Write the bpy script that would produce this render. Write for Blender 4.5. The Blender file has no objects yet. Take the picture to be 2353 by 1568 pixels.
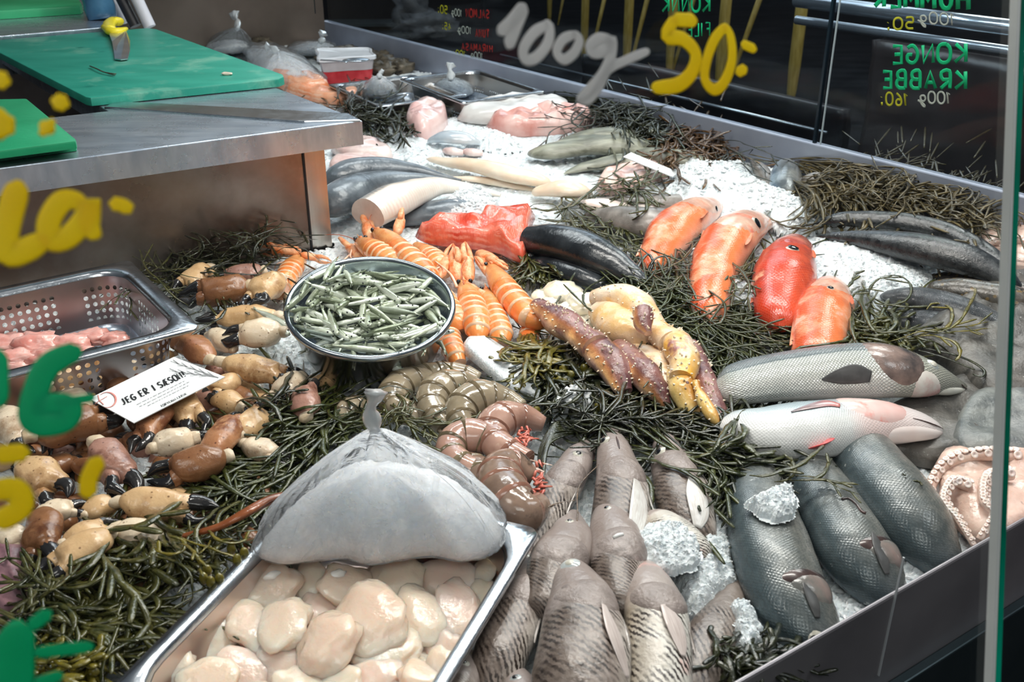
import bpy, bmesh, math, random
from mathutils import Vector as V, Matrix, noise
sc = bpy.context.scene
C = sc.collection
# ---------------------------------------------------------------- camera, world, lights
F = 2300.0; PT = math.radians(26); CH = 0.70; PI = math.pi
cam = bpy.data.cameras.new('camera'); co = bpy.data.objects.new('camera', cam); C.objects.link(co)
co.location = (0, 0, CH); co.rotation_euler = (PI/2-PT, 0, 0)
cam.sensor_width = 36; cam.lens = 36*F/2353; cam.clip_start = .02; cam.clip_end = 60
cam.dof.use_dof = True; cam.dof.focus_distance = 1.45; cam.dof.aperture_fstop = 11.0
sc.camera = co
sc.view_settings.view_transform = 'Standard'; sc.view_settings.look = 'None'
sc.view_settings.gamma = 1; sc.view_settings.exposure = 0.22
w = bpy.data.worlds.new('hall'); sc.world = w; w.use_nodes = True
bg = w.node_tree.nodes['Background']; 
wt = w.node_tree; wc = wt.nodes.new('ShaderNodeTexCoord'); ws = wt.nodes.new('ShaderNodeSeparateXYZ'); wr_ = wt.nodes.new('ShaderNodeValToRGB')
wt.links.new(wc.outputs['Generated'], ws.inputs[0]); wt.links.new(ws.outputs[2], wr_.inputs[0]); wt.links.new(wr_.outputs[0], bg.inputs[0])
wr_.color_ramp.elements[0].position = .05; wr_.color_ramp.elements[0].color = (.10, .11, .13, 1); wr_.color_ramp.elements[1].position = .75; wr_.color_ramp.elements[1].color = (.55, .60, .68, 1)
bg.inputs[1].default_value = .21
def lamp(name, loc, tgt, sx, sy, e, col, spread=PI):
    l = bpy.data.lights.new(name, 'AREA'); l.shape = 'RECTANGLE'; l.size = sx; l.size_y = sy; l.energy = e; l.color = col; l.spread = spread
    o = bpy.data.objects.new(name, l); C.objects.link(o); o.location = loc
    o.rotation_euler = (V(tgt)-V(loc)).to_track_quat('-Z', 'Y').to_euler(); return o
lamp('case_lamp', (.55, 2.15, 1.35), (.35, 1.75, 0), 1.3, .10, 16, (1, .97, .93))
lamp('case_lamp', (.15, 1.35, 1.35), (.1, 1.1, 0), .9, .10, 15, (1, .94, .88))
lamp('case_lamp', (-.25, 2.9, 1.5), (-.1, 2.7, 0), 1.2, .12, 12, (.93, .98, 1))
lamp('hall_fill', (.1, -.9, 1.9), (0, .9, .2), 1.4, .6, 12, (1, .97, .93))  # unseen fill added behind the camera to brighten the painted glass
lamp('trestle_fill', (2.2, 5.0, 2.6), (.8, 5.0, -.6), 1.5, 1.0, 45, (1, .96, .88))  # unseen fill added so the wooden legs outside show up
lamp('back_sheen_fill', (-.5, 9.0, 3.2), (0, 2.5, 0), 6.0, 1.6, 90, (.86, .93, 1))  # unseen panel added at the far end for sheen on steel and wet ice
lamp('hall_fill', (-1.2, .5, 2.1), (-.3, 1.4, 0), .6, .6, 7, (1, .95, .88))
lamp('hall_fill', (1.6, 1.0, 2.0), (.5, 1.4, 0), .7, .7, 8, (.96, .98, 1))
# ---------------------------------------------------------------- mapping from the photograph to the bed
s_, c_ = math.sin(PT), math.cos(PT)
def ray(px, py):
    a = (px-1176.5)/F; b = -(py-784)/F
    return V((a, c_+b*s_, -s_+b*c_))
def P(px, py, z=0.0):
    r = ray(px, py); t = (z-CH)/r.z
    return V((r.x*t, r.y*t, z))
def dep(p): return p.y*c_-(p.z-CH)*s_
def inv(x, y, z=0):
    d = dep(V((x, y, z))); return (1176.5+F*x/d, 784-F*(y*s_+(z-CH)*c_)/d)
# ---------------------------------------------------------------- materials
class NT:
    def __init__(s, name):
        s.m = bpy.data.materials.new(name); s.m.use_nodes = True; s.t = s.m.node_tree
        s.b = s.t.nodes['Principled BSDF']; s.out = s.t.nodes['Material Output']
        s.tc = s.n('ShaderNodeTexCoord')
    def n(s, k, **kw):
        x = s.t.nodes.new(k)
        for a, v in kw.items(): setattr(x, a, v)
        return x
    def l(s, a, b): s.t.links.new(a, b)
    def noise(s, scale, detail=4, vec=None, rough=.55, dist=0):
        x = s.n('ShaderNodeTexNoise'); x.inputs['Scale'].default_value = scale; x.inputs['Detail'].default_value = detail
        x.inputs['Roughness'].default_value = rough; x.inputs['Distortion'].default_value = dist
        s.l(vec or s.tc.outputs['Object'], x.inputs['Vector']); return x.outputs['Fac']
    def ramp(s, fac, stops):
        x = s.n('ShaderNodeValToRGB'); e = x.color_ramp.elements
        for i, (p, c) in enumerate(stops):
            if i > 1: e.new(p)
            e[i].position = p; e[i].color = (*c, 1) if len(c) == 3 else c
        s.l(fac, x.inputs[0]); return x.outputs[0]
    def math(s, op, a, b=None, clamp=False):
        x = s.n('ShaderNodeMath', operation=op); x.use_clamp = clamp
        for i, v in enumerate((a, b)):
            if v is None: continue
            if isinstance(v, (int, float)): x.inputs[i].default_value = v
            else: s.l(v, x.inputs[i])
        return x.outputs[0]
    def mix(s, fac, a, b, bt='MIX'):
        x = s.n('ShaderNodeMix', data_type='RGBA', blend_type=bt)
        for i, v in ((0, fac), (6, a), (7, b)):
            if isinstance(v, (int, float)): x.inputs[i].default_value = v
            elif isinstance(v, (tuple, list)): x.inputs[i].default_value = (*v[:3], 1)
            else: s.l(v, x.inputs[i])
        return x.outputs[2]
    def map(s, vec, sx, sy, sz=1):
        x = s.n('ShaderNodeMapping'); x.inputs['Scale'].default_value = (sx, sy, sz); s.l(vec, x.inputs[0]); return x.outputs[0]
MATS = {}
def mat(name, c, c2=None, ns=30, nd=4, lo=.35, hi=.65, rough=.35, metal=0, bump=0, bs=120, sss=0, srad=(.01, .004, .003), coat=0, tr=0,
        vr=None, vn=.12, ur=None, spots=None, scales=None, stripes=None, stretch=None, blot=None, ior=1.45, rn=0, streak=None):
    """c/c2 noise ramp; vr ramp round the body (UV v); ur (stops, strength) ramp along it; spots (col, scale, thr); scales (nu, nv, dark, f)"""
    if name in MATS: return MATS[name]
    coat *= .55; k = NT(name); b = k.b; uv = k.tc.outputs['UV']
    vec = k.map(k.tc.outputs['Object'], *stretch) if stretch else None
    nz = k.noise(ns, nd, vec)
    col = k.ramp(nz, [(lo, c), (hi, c2 or c)])
    hgt = None
    sx = k.n('ShaderNodeSeparateXYZ'); k.l(uv, sx.inputs[0])
    if vr:
        v = k.math('ADD', sx.outputs[1], k.math('MULTIPLY', k.math('SUBTRACT', k.noise(18, 5), .5), vn))
        rc = k.ramp(v, vr)
        col = k.mix(1, rc, col, 'MULTIPLY')
    if ur:
        u = k.math('ADD', sx.outputs[0], k.math('MULTIPLY', k.math('SUBTRACT', k.noise(22, 5), .5), .12))
        x = k.n('ShaderNodeValToRGB'); e = x.color_ramp.elements
        for i, (p, cc) in enumerate(ur):
            if i > 1: e.new(p)
            e[i].position = p; e[i].color = cc
        k.l(u, x.inputs[0]); col = k.mix(x.outputs[1], col, x.outputs[0])
    if blot:
        for (bc, bsz, t, w_) in blot:
            f = k.ramp(k.noise(bsz, 6, rough=.65), [(t, (0, 0, 0)), (t+w_, (1, 1, 1))]); col = k.mix(f, col, bc)
    if scales:
        nu, nv, dk, f = scales
        vo = k.n('ShaderNodeTexVoronoi', feature='DISTANCE_TO_EDGE'); vo.inputs['Scale'].default_value = 1; vo.inputs['Randomness'].default_value = .12
        mp = k.n('ShaderNodeMapping'); mp.inputs['Scale'].default_value = (nu, nv, 1); mp.inputs['Rotation'].default_value = (0, 0, PI/4); k.l(uv, mp.inputs[0]); k.l(mp.outputs[0], vo.inputs['Vector'])
        e = k.ramp(vo.outputs[0], [(.02, (1, 1, 1)), (.22, (0, 0, 0))])
        col = k.mix(k.math('MULTIPLY', e, f), col, dk); hgt = vo.outputs[0]
    if stripes:
        nu, dk, f, ds = stripes[:4]; srot = stripes[4] if len(stripes) > 4 else 0
        wv = k.n('ShaderNodeTexWave', wave_type='BANDS', bands_direction='X'); wv.inputs['Scale'].default_value = nu
        wv.inputs['Distortion'].default_value = ds; wv.inputs['Detail'].default_value = 3; wv.inputs['Detail Scale'].default_value = 2.5
        mp = k.n('ShaderNodeMapping'); mp.inputs['Scale'].default_value = (1, 2.2, 1); mp.inputs['Rotation'].default_value = (0, 0, srot); k.l(uv, mp.inputs[0]); k.l(mp.outputs[0], wv.inputs['Vector'])
        e = k.ramp(wv.outputs['Fac'], [(.35, (0, 0, 0)), (.75, (1, 1, 1))])
        br = k.ramp(k.noise(45, 4), [(.38, (0, 0, 0)), (.55, (1, 1, 1))])
        br = k.math('MULTIPLY', br, k.ramp(sx.outputs[0], [(.64, (1, 1, 1)), (.72, (0, 0, 0))])); col = k.mix(k.math('MULTIPLY', k.math('MULTIPLY', e, f), br), col, dk)
    if streak:
        nu, nv, dk, f = streak; sn = k.noise(1, 5, k.map(uv, nu, nv), .6, .6)
        col = k.mix(k.math('MULTIPLY', k.ramp(sn, [(.42, (0, 0, 0)), (.62, (1, 1, 1))]), f), col, dk); hgt = sn if hgt is None else hgt
    if spots:
        for (bc, bsz, t) in spots:
            vo = k.n('ShaderNodeTexVoronoi'); vo.inputs['Scale'].default_value = bsz; k.l(k.tc.outputs['Object'], vo.inputs['Vector'])
            col = k.mix(k.ramp(vo.outputs[0], [(t, (1, 1, 1)), (t+.08, (0, 0, 0))]), col, bc)
    k.l(col, b.inputs['Base Color'])
    b.inputs['Roughness'].default_value = rough; b.inputs['Metallic'].default_value = metal; b.inputs['IOR'].default_value = ior
    if rn: k.l(k.math('ADD', k.math('MULTIPLY', k.noise(ns*2, 5), rn), rough-rn/2), b.inputs['Roughness'])
    if coat: b.inputs['Coat Weight'].default_value = coat; b.inputs['Coat Roughness'].default_value = .08
    if sss:
        b.inputs['Subsurface Weight'].default_value = sss; b.inputs['Subsurface Radius'].default_value = srad; b.inputs['Subsurface Scale'].default_value = 1
    if tr: b.inputs['Transmission Weight'].default_value = tr
    if bump:
        bp = k.n('ShaderNodeBump'); bp.inputs['Strength'].default_value = min(1, bump); bp.inputs['Distance'].default_value = .002*max(1, bump)
        h = k.noise(bs, 5, vec)
        if hgt is not None: h = k.math('ADD', k.math('MULTIPLY', h, .5), k.math('MINIMUM', k.math('MULTIPLY', hgt, 2.0*min(1, (scales[3] if scales else .5)*1.7)), .5))
        k.l(h, bp.inputs['Height']); k.l(bp.outputs[0], b.inputs['Normal'])
        if coat: k.l(bp.outputs[0], b.inputs['Coat Normal'])
    MATS[name] = k.m; return k.m
def film(name, tint=(.95, .97, 1), gloss=.12, rough=.1, haze=0.0, hc=(.8, .85, .9), bump=0, bs=25, fres=1.3):
    """thin clear sheet: see-through, with a fresnel gloss and a little haze"""
    if name in MATS: return MATS[name]
    k = NT(name); t = k.n('ShaderNodeBsdfTransparent'); t.inputs[0].default_value = (*tint, 1)
    g = k.n('ShaderNodeBsdfGlossy'); g.inputs['Roughness'].default_value = rough
    d = k.n('ShaderNodeBsdfDiffuse'); d.inputs[0].default_value = (*hc, 1)
    tl = k.n('ShaderNodeBsdfTranslucent'); tl.inputs[0].default_value = (*hc, 1)
    fr = k.n('ShaderNodeFresnel'); fr.inputs[0].default_value = fres
    if bump:
        bp = k.n('ShaderNodeBump'); bp.inputs['Strength'].default_value = bump; bp.inputs['Distance'].default_value = .01
        k.l(k.noise(bs, 5, dist=.8), bp.inputs['Height']); k.l(bp.outputs[0], g.inputs['Normal']); k.l(bp.outputs[0], fr.inputs['Normal'])
    md = k.n('ShaderNodeMixShader'); md.inputs[0].default_value = .5; k.l(d.outputs[0], md.inputs[1]); k.l(tl.outputs[0], md.inputs[2])
    m0 = k.n('ShaderNodeMixShader')
    if haze and bump: k.l(k.math('MULTIPLY', k.ramp(k.noise(30, 6, dist=1.5), [(.35, (.35, .35, .35)), (.7, (1, 1, 1))]), haze), m0.inputs[0])
    else: m0.inputs[0].default_value = haze
    k.l(t.outputs[0], m0.inputs[1]); k.l(md.outputs[0], m0.inputs[2])
    m1 = k.n('ShaderNodeMixShader'); k.l(k.math('ADD', fr.outputs[0], gloss, True), m1.inputs[0])
    k.l(m0.outputs[0], m1.inputs[1]); k.l(g.outputs[0], m1.inputs[2]); k.l(m1.outputs[0], k.out.inputs[0])
    MATS[name] = k.m; return k.m
def holes(name, base, pitch, rad, zones=None):
    """steel drilled with round holes on a metre-scaled UV grid"""
    k = NT(name); b = k.b
    b.inputs['Base Color'].default_value = (*base, 1); b.inputs['Metallic'].default_value = 1; b.inputs['Roughness'].default_value = .28
    s = k.n('ShaderNodeSeparateXYZ'); k.l(k.tc.outputs['UV'], s.inputs[0])
    def cell(o):
        return k.math('SUBTRACT', k.math('FRACT', k.math('DIVIDE', o, pitch)), .5)
    u, v = cell(s.outputs[0]), cell(s.outputs[1])
    r = k.math('SQRT', k.math('ADD', k.math('MULTIPLY', u, u), k.math('MULTIPLY', v, v)))
    h = k.math('LESS_THAN', r, rad)
    # the holes come in blocks with plain steel between
    blk = k.math('LESS_THAN', k.math('FRACT', k.math('DIVIDE', s.outputs[0], pitch*11)), 8/11)
    top = k.math('LESS_THAN', s.outputs[1], zones[1]*1.0) if zones else 1.0
    bot = k.math('GREATER_THAN', s.outputs[1], zones[0]*1.0) if zones else 1.0
    f = k.math('MULTIPLY', k.math('MULTIPLY', h, blk), k.math('MULTIPLY', top, bot))
    t = k.n('ShaderNodeBsdfTransparent'); m = k.n('ShaderNodeMixShader'); k.l(f, m.inputs[0]); k.l(b.outputs[0], m.inputs[1]); k.l(t.outputs[0], m.inputs[2])
    k.l(m.outputs[0], k.out.inputs[0]); MATS[name] = k.m; return k.m
steel = mat('brushed_steel', (.42, .50, .60), (.62, .69, .78), ns=9, nd=6, rough=.28, metal=.85, bump=.15, bs=60, rn=.16, stretch=(1, 6, 1))
steel_rim = mat('bright_steel', (.52, .56, .60), (.66, .70, .74), ns=20, rough=.22, metal=1, bump=.2, bs=90, rn=.14)
steel_dull = mat('dull_steel', (.34, .38, .48), (.44, .49, .59), ns=6, nd=6, rough=.42, metal=.5, bump=.1, bs=40)
steel_mottled = mat('mottled_steel', (.20, .15, .12), (.40, .36, .33), ns=5, nd=7, rough=.3, metal=.9, bump=.2, bs=30, rn=.2, blot=[((.20, .13, .09), 3.5, .52, .15), ((.55, .35, .27), 9, .62, .1)])  # brown and reddish blotches mixed into the steel colour
black = mat('black_plastic', (.008, .009, .011), rough=.5)
# ---------------------------------------------------------------- mesh builder
class MB:
    def __init__(s): s.v = []; s.f = []; s.uv = []; s.mi = []; s.cur = 0
    def add(s, vs, fs, uvs=None):
        o = len(s.v); s.v += [V(x) for x in vs]
        for i, f in enumerate(fs):
            s.f.append([o+j for j in f]); s.mi.append(s.cur)
            s.uv.append(uvs[i] if uvs else [(0, 0)]*len(f))
        return s
    def rings(s, R, close=True, cap=(True, True), uvl=None, vm=None):
        """R list of rings of points; UV u along, v round"""
        n = len(R[0]); vs = [p for r in R for p in r]; fs = []; uv = []; m = len(R)
        k = n if close else n-1
        us = uvl or [i/(m-1) for i in range(m)]
        for i in range(m-1):
            for j in range(k):
                a, b_ = i*n+j, i*n+(j+1) % n
                fs.append([a, b_, b_+n, a+n]); v0, v1 = (vm[j], vm[j+1]) if vm else (j/n, (j+1)/n)
                uv.append([(us[i], v0), (us[i], v1), (us[i+1], v1), (us[i+1], v0)])
        if cap[0]: fs.append(list(range(n))[::-1]); uv.append([(us[0], .25)]*n)
        if cap[1]: fs.append([(m-1)*n+j for j in range(n)]); uv.append([(us[-1], .25)]*n)
        return s.add(vs, fs, uv)
    def box(s, c, d, rot=0, b=0):
        c = V(c); x, y, z = d[0]/2, d[1]/2, d[2]/2; M = Matrix.Rotation(rot, 3, 'Z')
        if b:
            def rr(k, zz):
                return [c+M @ V((px, py, zz)) for px, py in ((x-k, y), (-x+k, y), (-x, y-k), (-x, -y+k), (-x+k, -y), (x-k, -y), (x, -y+k), (x, y-k))]
            def ri(k, zz):
                X, Y = x-k, y-k; q = b*.6
                return [c+M @ V((px, py, zz)) for px, py in ((X-q, Y), (-X+q, Y), (-X, Y-q), (-X, -Y+q), (-X+q, -Y), (X-q, -Y), (X, -Y+q), (X, Y-q))]
            return s.rings([ri(b, -z), rr(b, -z+b), rr(b, z-b), ri(b, z)])
        vs = [c+M @ V((i*x, j*y, k*z)) for i in (-1, 1) for j in (-1, 1) for k in (-1, 1)]
        fs = [[0, 1, 3, 2], [4, 6, 7, 5], [0, 4, 5, 1], [2, 3, 7, 6], [0, 2, 6, 4], [1, 5, 7, 3]]
        return s.add(vs, fs)
    def prism(s, poly, z0, z1, b=0):
        """horizontal polygon (list of xy) extruded z0..z1, with an optional bevel of the top edge"""
        n = len(poly); A = sum(poly[i][0]*poly[(i+1) % n][1]-poly[(i+1) % n][0]*poly[i][1] for i in range(n))
        if A < 0: poly = poly[::-1]
        def ins(k):
            out = []
            for i in range(n):
                p0, p, p1 = V(poly[i-1][:2]), V(poly[i][:2]), V(poly[(i+1) % n][:2])
                d0, d1 = (p-p0).normalized(), (p1-p).normalized(); n0, n1 = V((-d0.y, d0.x)), V((-d1.y, d1.x))
                q = (n0+n1); q = q/max(.3, q.length_squared)*2
                out.append(p+q*k*1.0)
            return out
        R = [[V((p.x, p.y, z0)) for p in ins(0)]]
        if b:
            R += [[V((p.x, p.y, z1-b)) for p in ins(0)], [V((p.x, p.y, z1-b*.3)) for p in ins(b*.3)], [V((p.x, p.y, z1)) for p in ins(b)]]
        else: R += [[V((p.x, p.y, z1)) for p in ins(0)]]
        return s.rings(R)
    def build(s, name, m, parent=None, smooth=True, origin=None, solid=0, sub=0, auto=None):
        me = bpy.data.meshes.new(name)
        if origin is None and parent is None and s.v:
            xs = [p.x for p in s.v]; ys = [p.y for p in s.v]; origin = V(((min(xs)+max(xs))/2, (min(ys)+max(ys))/2, min(p.z for p in s.v)))
        o = bpy.data.objects.new(name, me); off = V((0, 0, 0))
        if parent is not None:
            off = parent['_o'] if '_o' in parent else None
            off = V(off) if off is not None else V((0, 0, 0))
            o.parent = parent; o['_o'] = tuple(off)
        else: off = V(origin); o.location = off; o['_o'] = tuple(off)
        me.from_pydata([p-off for p in s.v], [], s.f)
        ul = me.uv_layers.new(name='UVMap'); flat = [x for f in s.uv for q in f for x in q]
        ul.data.foreach_set('uv', flat)
        ms = m if isinstance(m, (list, tuple)) else [m]
        for x in ms: me.materials.append(x)
        if len(ms) > 1: me.polygons.foreach_set('material_index', s.mi)
        if smooth: me.polygons.foreach_set('use_smooth', [True]*len(me.polygons))
        me.validate(); me.update()
        if auto is not None:
            me.set_sharp_from_angle(angle=math.radians(auto))
        C.objects.link(o)
        if solid: x = o.modifiers.new('s', 'SOLIDIFY'); x.thickness = solid; x.offset = 0
        if sub: x = o.modifiers.new('d', 'SUBSURF'); x.levels = sub; x.render_levels = sub
        return o
def tag(o, label, cat, group=None, kind=None):
    if label: o['label'] = label
    if cat: o['category'] = cat
    if group: o['group'] = group
    if kind: o['kind'] = kind
    return o
def thing(name, loc, label, cat, group=None, kind=None):
    o = bpy.data.objects.new(name, None); o.empty_display_size = .02; C.objects.link(o); o.location = loc; o['_o'] = tuple(loc)
    return tag(o, label, cat, group, kind)
def copy_tree(o, parent=None):
    c = o.copy(); C.objects.link(c)
    if parent: c.parent = parent
    for ch in o.children: copy_tree(ch, c)
    return c
def cr(pts, n):
    """Catmull-Rom through tuples, n samples, evenly by chord length"""
    m = len(pts)
    if m == 2: return [tuple(a+(b-a)*i/(n-1) for a, b in zip(*pts)) for i in range(n)]
    L = [0]
    for i in range(m-1): L.append(L[-1]+max(1e-6, math.dist(pts[i][:3], pts[i+1][:3])))
    out = []; seg = 0
    for i in range(n):
        d = L[-1]*i/(n-1)
        while seg < m-2 and d > L[seg+1]: seg += 1
        t = (d-L[seg])/(L[seg+1]-L[seg]); t = min(1, max(0, t))
        p0, p1, p2, p3 = pts[max(0, seg-1)], pts[seg], pts[seg+1], pts[min(m-1, seg+2)]
        out.append(tuple(.5*((2*b)+(-a+c)*t+(2*a-5*b+4*c-d_)*t*t+(-a+3*b-3*c+d_)*t**3) for a, b, c, d_ in zip(p0, p1, p2, p3)))
    return out
class Body:
    """lofted body. pts = [(px,py,rpx)...] picture-frame centres and half-widths, laid on height zb; asp = thickness/width"""
    def __init__(s, pts, zb=0.0, asp=.8, roll=0, n=26, seg=18, power=1, lift=None, bend=0, world=False, noise_=0, seed=0, flat=0):
        k = []
        if world: k = [tuple(p) for p in pts]
        else:
            Q = []
            for i, p in enumerate(pts):
                zz = zb if lift is None else zb+lift[i]
                q = P(p[0], p[1], zz); Q.append(q)
            for i, p in enumerate(pts):
                zz = zb if lift is None else zb+lift[i]
                a, b = Q[max(0, i-1)], Q[min(len(Q)-1, i+1)]; t = (b-a); t = V((t.x, t.y)).normalized()
                q = Q[i]; e = math.atan2(CH-zz, math.hypot(q.x, q.y)); vd = V((q.x, q.y)).normalized()
                cc = abs(t.dot(vd)); ss = math.sqrt(max(0, 1-cc*cc))
                m = dep(q)/F
                wv = p[2]*m/math.sqrt(cc*cc+ss*ss*(math.sin(e)**2+(asp*math.cos(e))**2))
                h = wv*asp; q = P(p[0], p[1], zz+h)
                k.append((q.x, q.y, q.z, wv, h))
        s.k = cr(k, n); s.n = n; s.seg = seg; s.roll = roll; s.R = []
        s.T = []
        for i in range(n):
            a = V(s.k[max(0, i-1)][:3]); b = V(s.k[min(n-1, i+1)][:3]); s.T.append((b-a).normalized())
        for i in range(n):
            x, y, z, rw, rh = s.k[i]; T = s.T[i]; S = T.cross(V((0, 0, 1)))
            S = S.normalized() if S.length > 1e-4 else V((1, 0, 0)); U = S.cross(T)
            rw = max(rw, 4e-4); rh = max(rh, 3e-4); ring = []
            for j in range(seg):
                a = 2*PI*j/seg; ca, sa = math.cos(a), math.sin(a)
                if power != 1: ca = math.copysign(abs(ca)**power, ca); sa = math.copysign(abs(sa)**power, sa)
                if flat and sa < 0: sa *= flat
                p = V((x, y, z))+S*rw*ca+U*rh*sa
                if noise_: p += (p-V((x, y, z))).normalized()*noise.noise(p*28+V((seed, 0, 0)))*noise_
                ring.append(p)
            s.R.append(ring)
    def pt(s, u, v, off=0.0):
        i = u*(s.n-1); i0 = max(0, min(s.n-2, int(i))); f = i-i0; j = (v % 1)*s.seg; j0 = int(j) % s.seg; g = j-int(j); j1 = (j0+1) % s.seg
        a = s.R[i0][j0].lerp(s.R[i0][j1], g); b = s.R[i0+1][j0].lerp(s.R[i0+1][j1], g)
        p = a.lerp(b, f)
        if off:
            c = V(s.k[i0][:3]).lerp(V(s.k[i0+1][:3]), f); nrm = (p-c).normalized(); p = p+nrm*off
        return p
    def find(s, px, py):
        best = (1e9, 0, 0)
        for i in range(s.n):
            for j in range(s.seg):
                p = s.R[i][j]
                if (p-V(s.k[i][:3])).dot(co.location-p) < 0: continue
                x, y = inv(*p); d = (x-px)**2+(y-py)**2
                if d < best[0]: best = (d, i/(s.n-1), j/s.seg)
        u, v = best[1:]; 
        for _ in range(24):
            for du, dv in ((.5/s.n, 0), (-.5/s.n, 0), (0, .5/s.seg), (0, -.5/s.seg)):
                k = .85**_; uu, vv = min(1, max(0, u+du*k)), v+dv*k; x, y = inv(*s.pt(uu, vv)); d = (x-px)**2+(y-py)**2
                if d < best[0]: best = (d, uu, vv); u, v = uu, vv
        return u, v
    def u(s, px, py):
        return min((((inv(*s.k[i][:3])[0]-px)**2+(inv(*s.k[i][:3])[1]-py)**2), i) for i in range(s.n))[1]/(s.n-1)
    def nrm(s, u, v):
        i0 = max(0, min(s.n-2, int(u*(s.n-1)))); f = u*(s.n-1)-i0
        c = V(s.k[i0][:3]).lerp(V(s.k[i0+1][:3]), f); return (s.pt(u, v)-c).normalized()
    def tan(s, u): return s.T[max(0, min(s.n-1, round(u*(s.n-1))))]
    def mesh(s, mb=None, cap=(True, True)):
        mb = mb or MB(); return mb.rings(s.R, uvl=None, cap=cap)
    def patch(s, u0, u1, v0, v1, off, nu=12, nv=14, mb=None, bow=.0, th=.0015, oval=1):
        """raised plate following the skin; bow pushes the trailing edge out in the middle"""
        mb = mb or MB(); R = []
        for i in range(nu+1):
            row = []
            for j in range(nv+1):
                t = j/nv; uu = u0+(u1-u0)*i/nu; uu += bow*math.sin(PI*t)*(1-i/nu if bow < 0 else i/nu)
                v = v0+(v1-v0)*t; e = min(1, 6*min(i/nu+.02, 1-i/nu+.02))*min(1, 5*min(t+.02, 1-t+.02))
                rr = abs(2*t-1)**2.4+abs(2*i/nu-1)**2.4; row.append(s.pt(min(1, max(0, uu)), v, off*max(-1.2, (1-rr**1.5)*1.1) if oval else off*e-(1-e)*th*.3))
            R.append(row)
        return mb.rings(R, close=False, cap=(False, False))
def blob(mb, c, r, seed=0, amp=.15, fr=1.0, n=10, m=14, rot=0, tilt=0, flatb=1):
    """irregular rounded lump"""
    R = []; Mx = Matrix.Rotation(rot, 3, 'Z') @ Matrix.Rotation(tilt, 3, 'X')
    for i in range(1, n):
        th = PI*i/n; ring = []
        for j in range(m):
            ph = 2*PI*j/m; d = V((math.sin(th)*math.cos(ph), math.sin(th)*math.sin(ph), math.cos(th)))
            k = 1+amp*noise.noise(d*fr*1.7+V((seed*3.1, seed, 0)))*1.6
            p = V((d.x*r[0], d.y*r[1], d.z*r[2]))*k
            if p.z < 0: p.z *= flatb
            ring.append(V(c)+Mx @ p)
        R.append(ring)
    return mb.rings(R)
def tube(mb, pts, rs, seg=8, flat=1.0, up=V((0, 0, 1))):
    """tube through world points; rs radius or list; flat squashes it"""
    n = len(pts); R = []
    if not isinstance(rs, (list, tuple)): rs = [rs]*n
    for i in range(n):
        T = (V(pts[min(n-1, i+1)])-V(pts[max(0, i-1)])); T = T.normalized() if T.length > 1e-7 else V((1, 0, 0))
        S = T.cross(up); S = S.normalized() if S.length > 1e-3 else T.cross(V((1, 0, 0))).normalized(); U = S.cross(T)
        R.append([V(pts[i])+S*rs[i]*math.cos(2*PI*j/seg)+U*rs[i]*flat*math.sin(2*PI*j/seg) for j in range(seg)])
    return mb.rings(R)
def fin(mb, a, b, tip, n=7, th=.0012, cup=0.0, rag=.12, seed=0):
    """fan fin: root runs a..b, rays reach towards tip; ribbed on both faces"""
    a, b, tip = V(a), V(b), V(tip); mid = (a+b)/2; rnd = random.Random(seed); N = (b-a).cross(tip-mid).normalized()
    top = []; m = 2*n+1
    for sgn in (1, -1):
        R = []
        for i in range(m):
            t = i/(m-1); p = a.lerp(b, t); w_ = 1-abs(2*t-1)**2.2*.45; e = p.lerp(tip+(p-mid)*1.1, w_)
            rib = (th if i % 2 == 0 else th*.3)*sgn
            R.append([p.lerp(e, q)+N*(rib*(1-q*.8)+cup*math.sin(q*PI*.5)*math.sin(PI*t)) for q in (0, .33, .66, 1)])
        mb.rings(R if sgn > 0 else [r[::-1] for r in R], close=False, cap=(False, False))
    return mb
# ================================================================ THE CASE
HOLES = []   # pan footprints (centre, axis, half sizes, depth) that press into the ice
B0, B1 = P(749, 97), P(2330, 542); AX = (B1-B0).normalized(); NB = V((AX.y, -AX.x, 0)); NB = -NB if NB.y > 0 else NB
def struct(o, label=None): return tag(o, label, None, None, 'structure')
def wall(name, a, b, z0, z1, th, m, bev=.003):
    a, b = V(a), V(b); d = (b-a).normalized(); n = V((-d.y, d.x, 0))*th
    return struct(MB().prism([(a.x, a.y), (b.x, b.y), (b.x+n.x, b.y+n.y), (a.x+n.x, a.y+n.y)], z0, z1, bev).build(name, m, smooth=False))
wall('wall_back', B0-AX*.02, B1+AX*1.2, -.25, .083, .025, steel_dull)
EB = V((-.96, -.28, 0)).normalized()
wall('wall_left', B0+EB*3.0, B0, -.25, 1.4, .03, mat('warm_end_steel', (.11, .09, .075), (.22, .18, .15), ns=2.2, nd=6, rough=.38, metal=.85, bump=.1, rn=.2))
# front upstand, seen from outside at the lower right
R0, R1 = P(1690, 1575, .05), P(2353, 1196, .05); RD = (R1-R0).normalized(); RN = V((RD.y, -RD.x, 0))
struct(MB().prism([tuple(p)[:2] for p in (R0-RD*.9, R1+RD*1.5, R1+RD*1.5-RN*.005, R0-RD*.9-RN*.005)], -.3, .05, .003).build('wall_front', mat('rail_steel', (.24, .225, .24), (.38, .355, .375), ns=4, nd=6, rough=.36, metal=.4, rn=.1), smooth=False), 'brushed steel front edge of the case')
struct(MB().prism([tuple(p)[:2] for p in (R0-RD*.9+RN*.012, R1+RD*1.5+RN*.012, R1+RD*1.5, R0-RD*.9)], -.3, -.075, .002).build('trim_1', mat('teal_trim', (.05, .075, .085), (.09, .12, .13), ns=5, rough=.35, metal=.7), smooth=False))
jp = R0+RD*(P(2045, 1400, .03)-R0).dot(RD)
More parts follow.
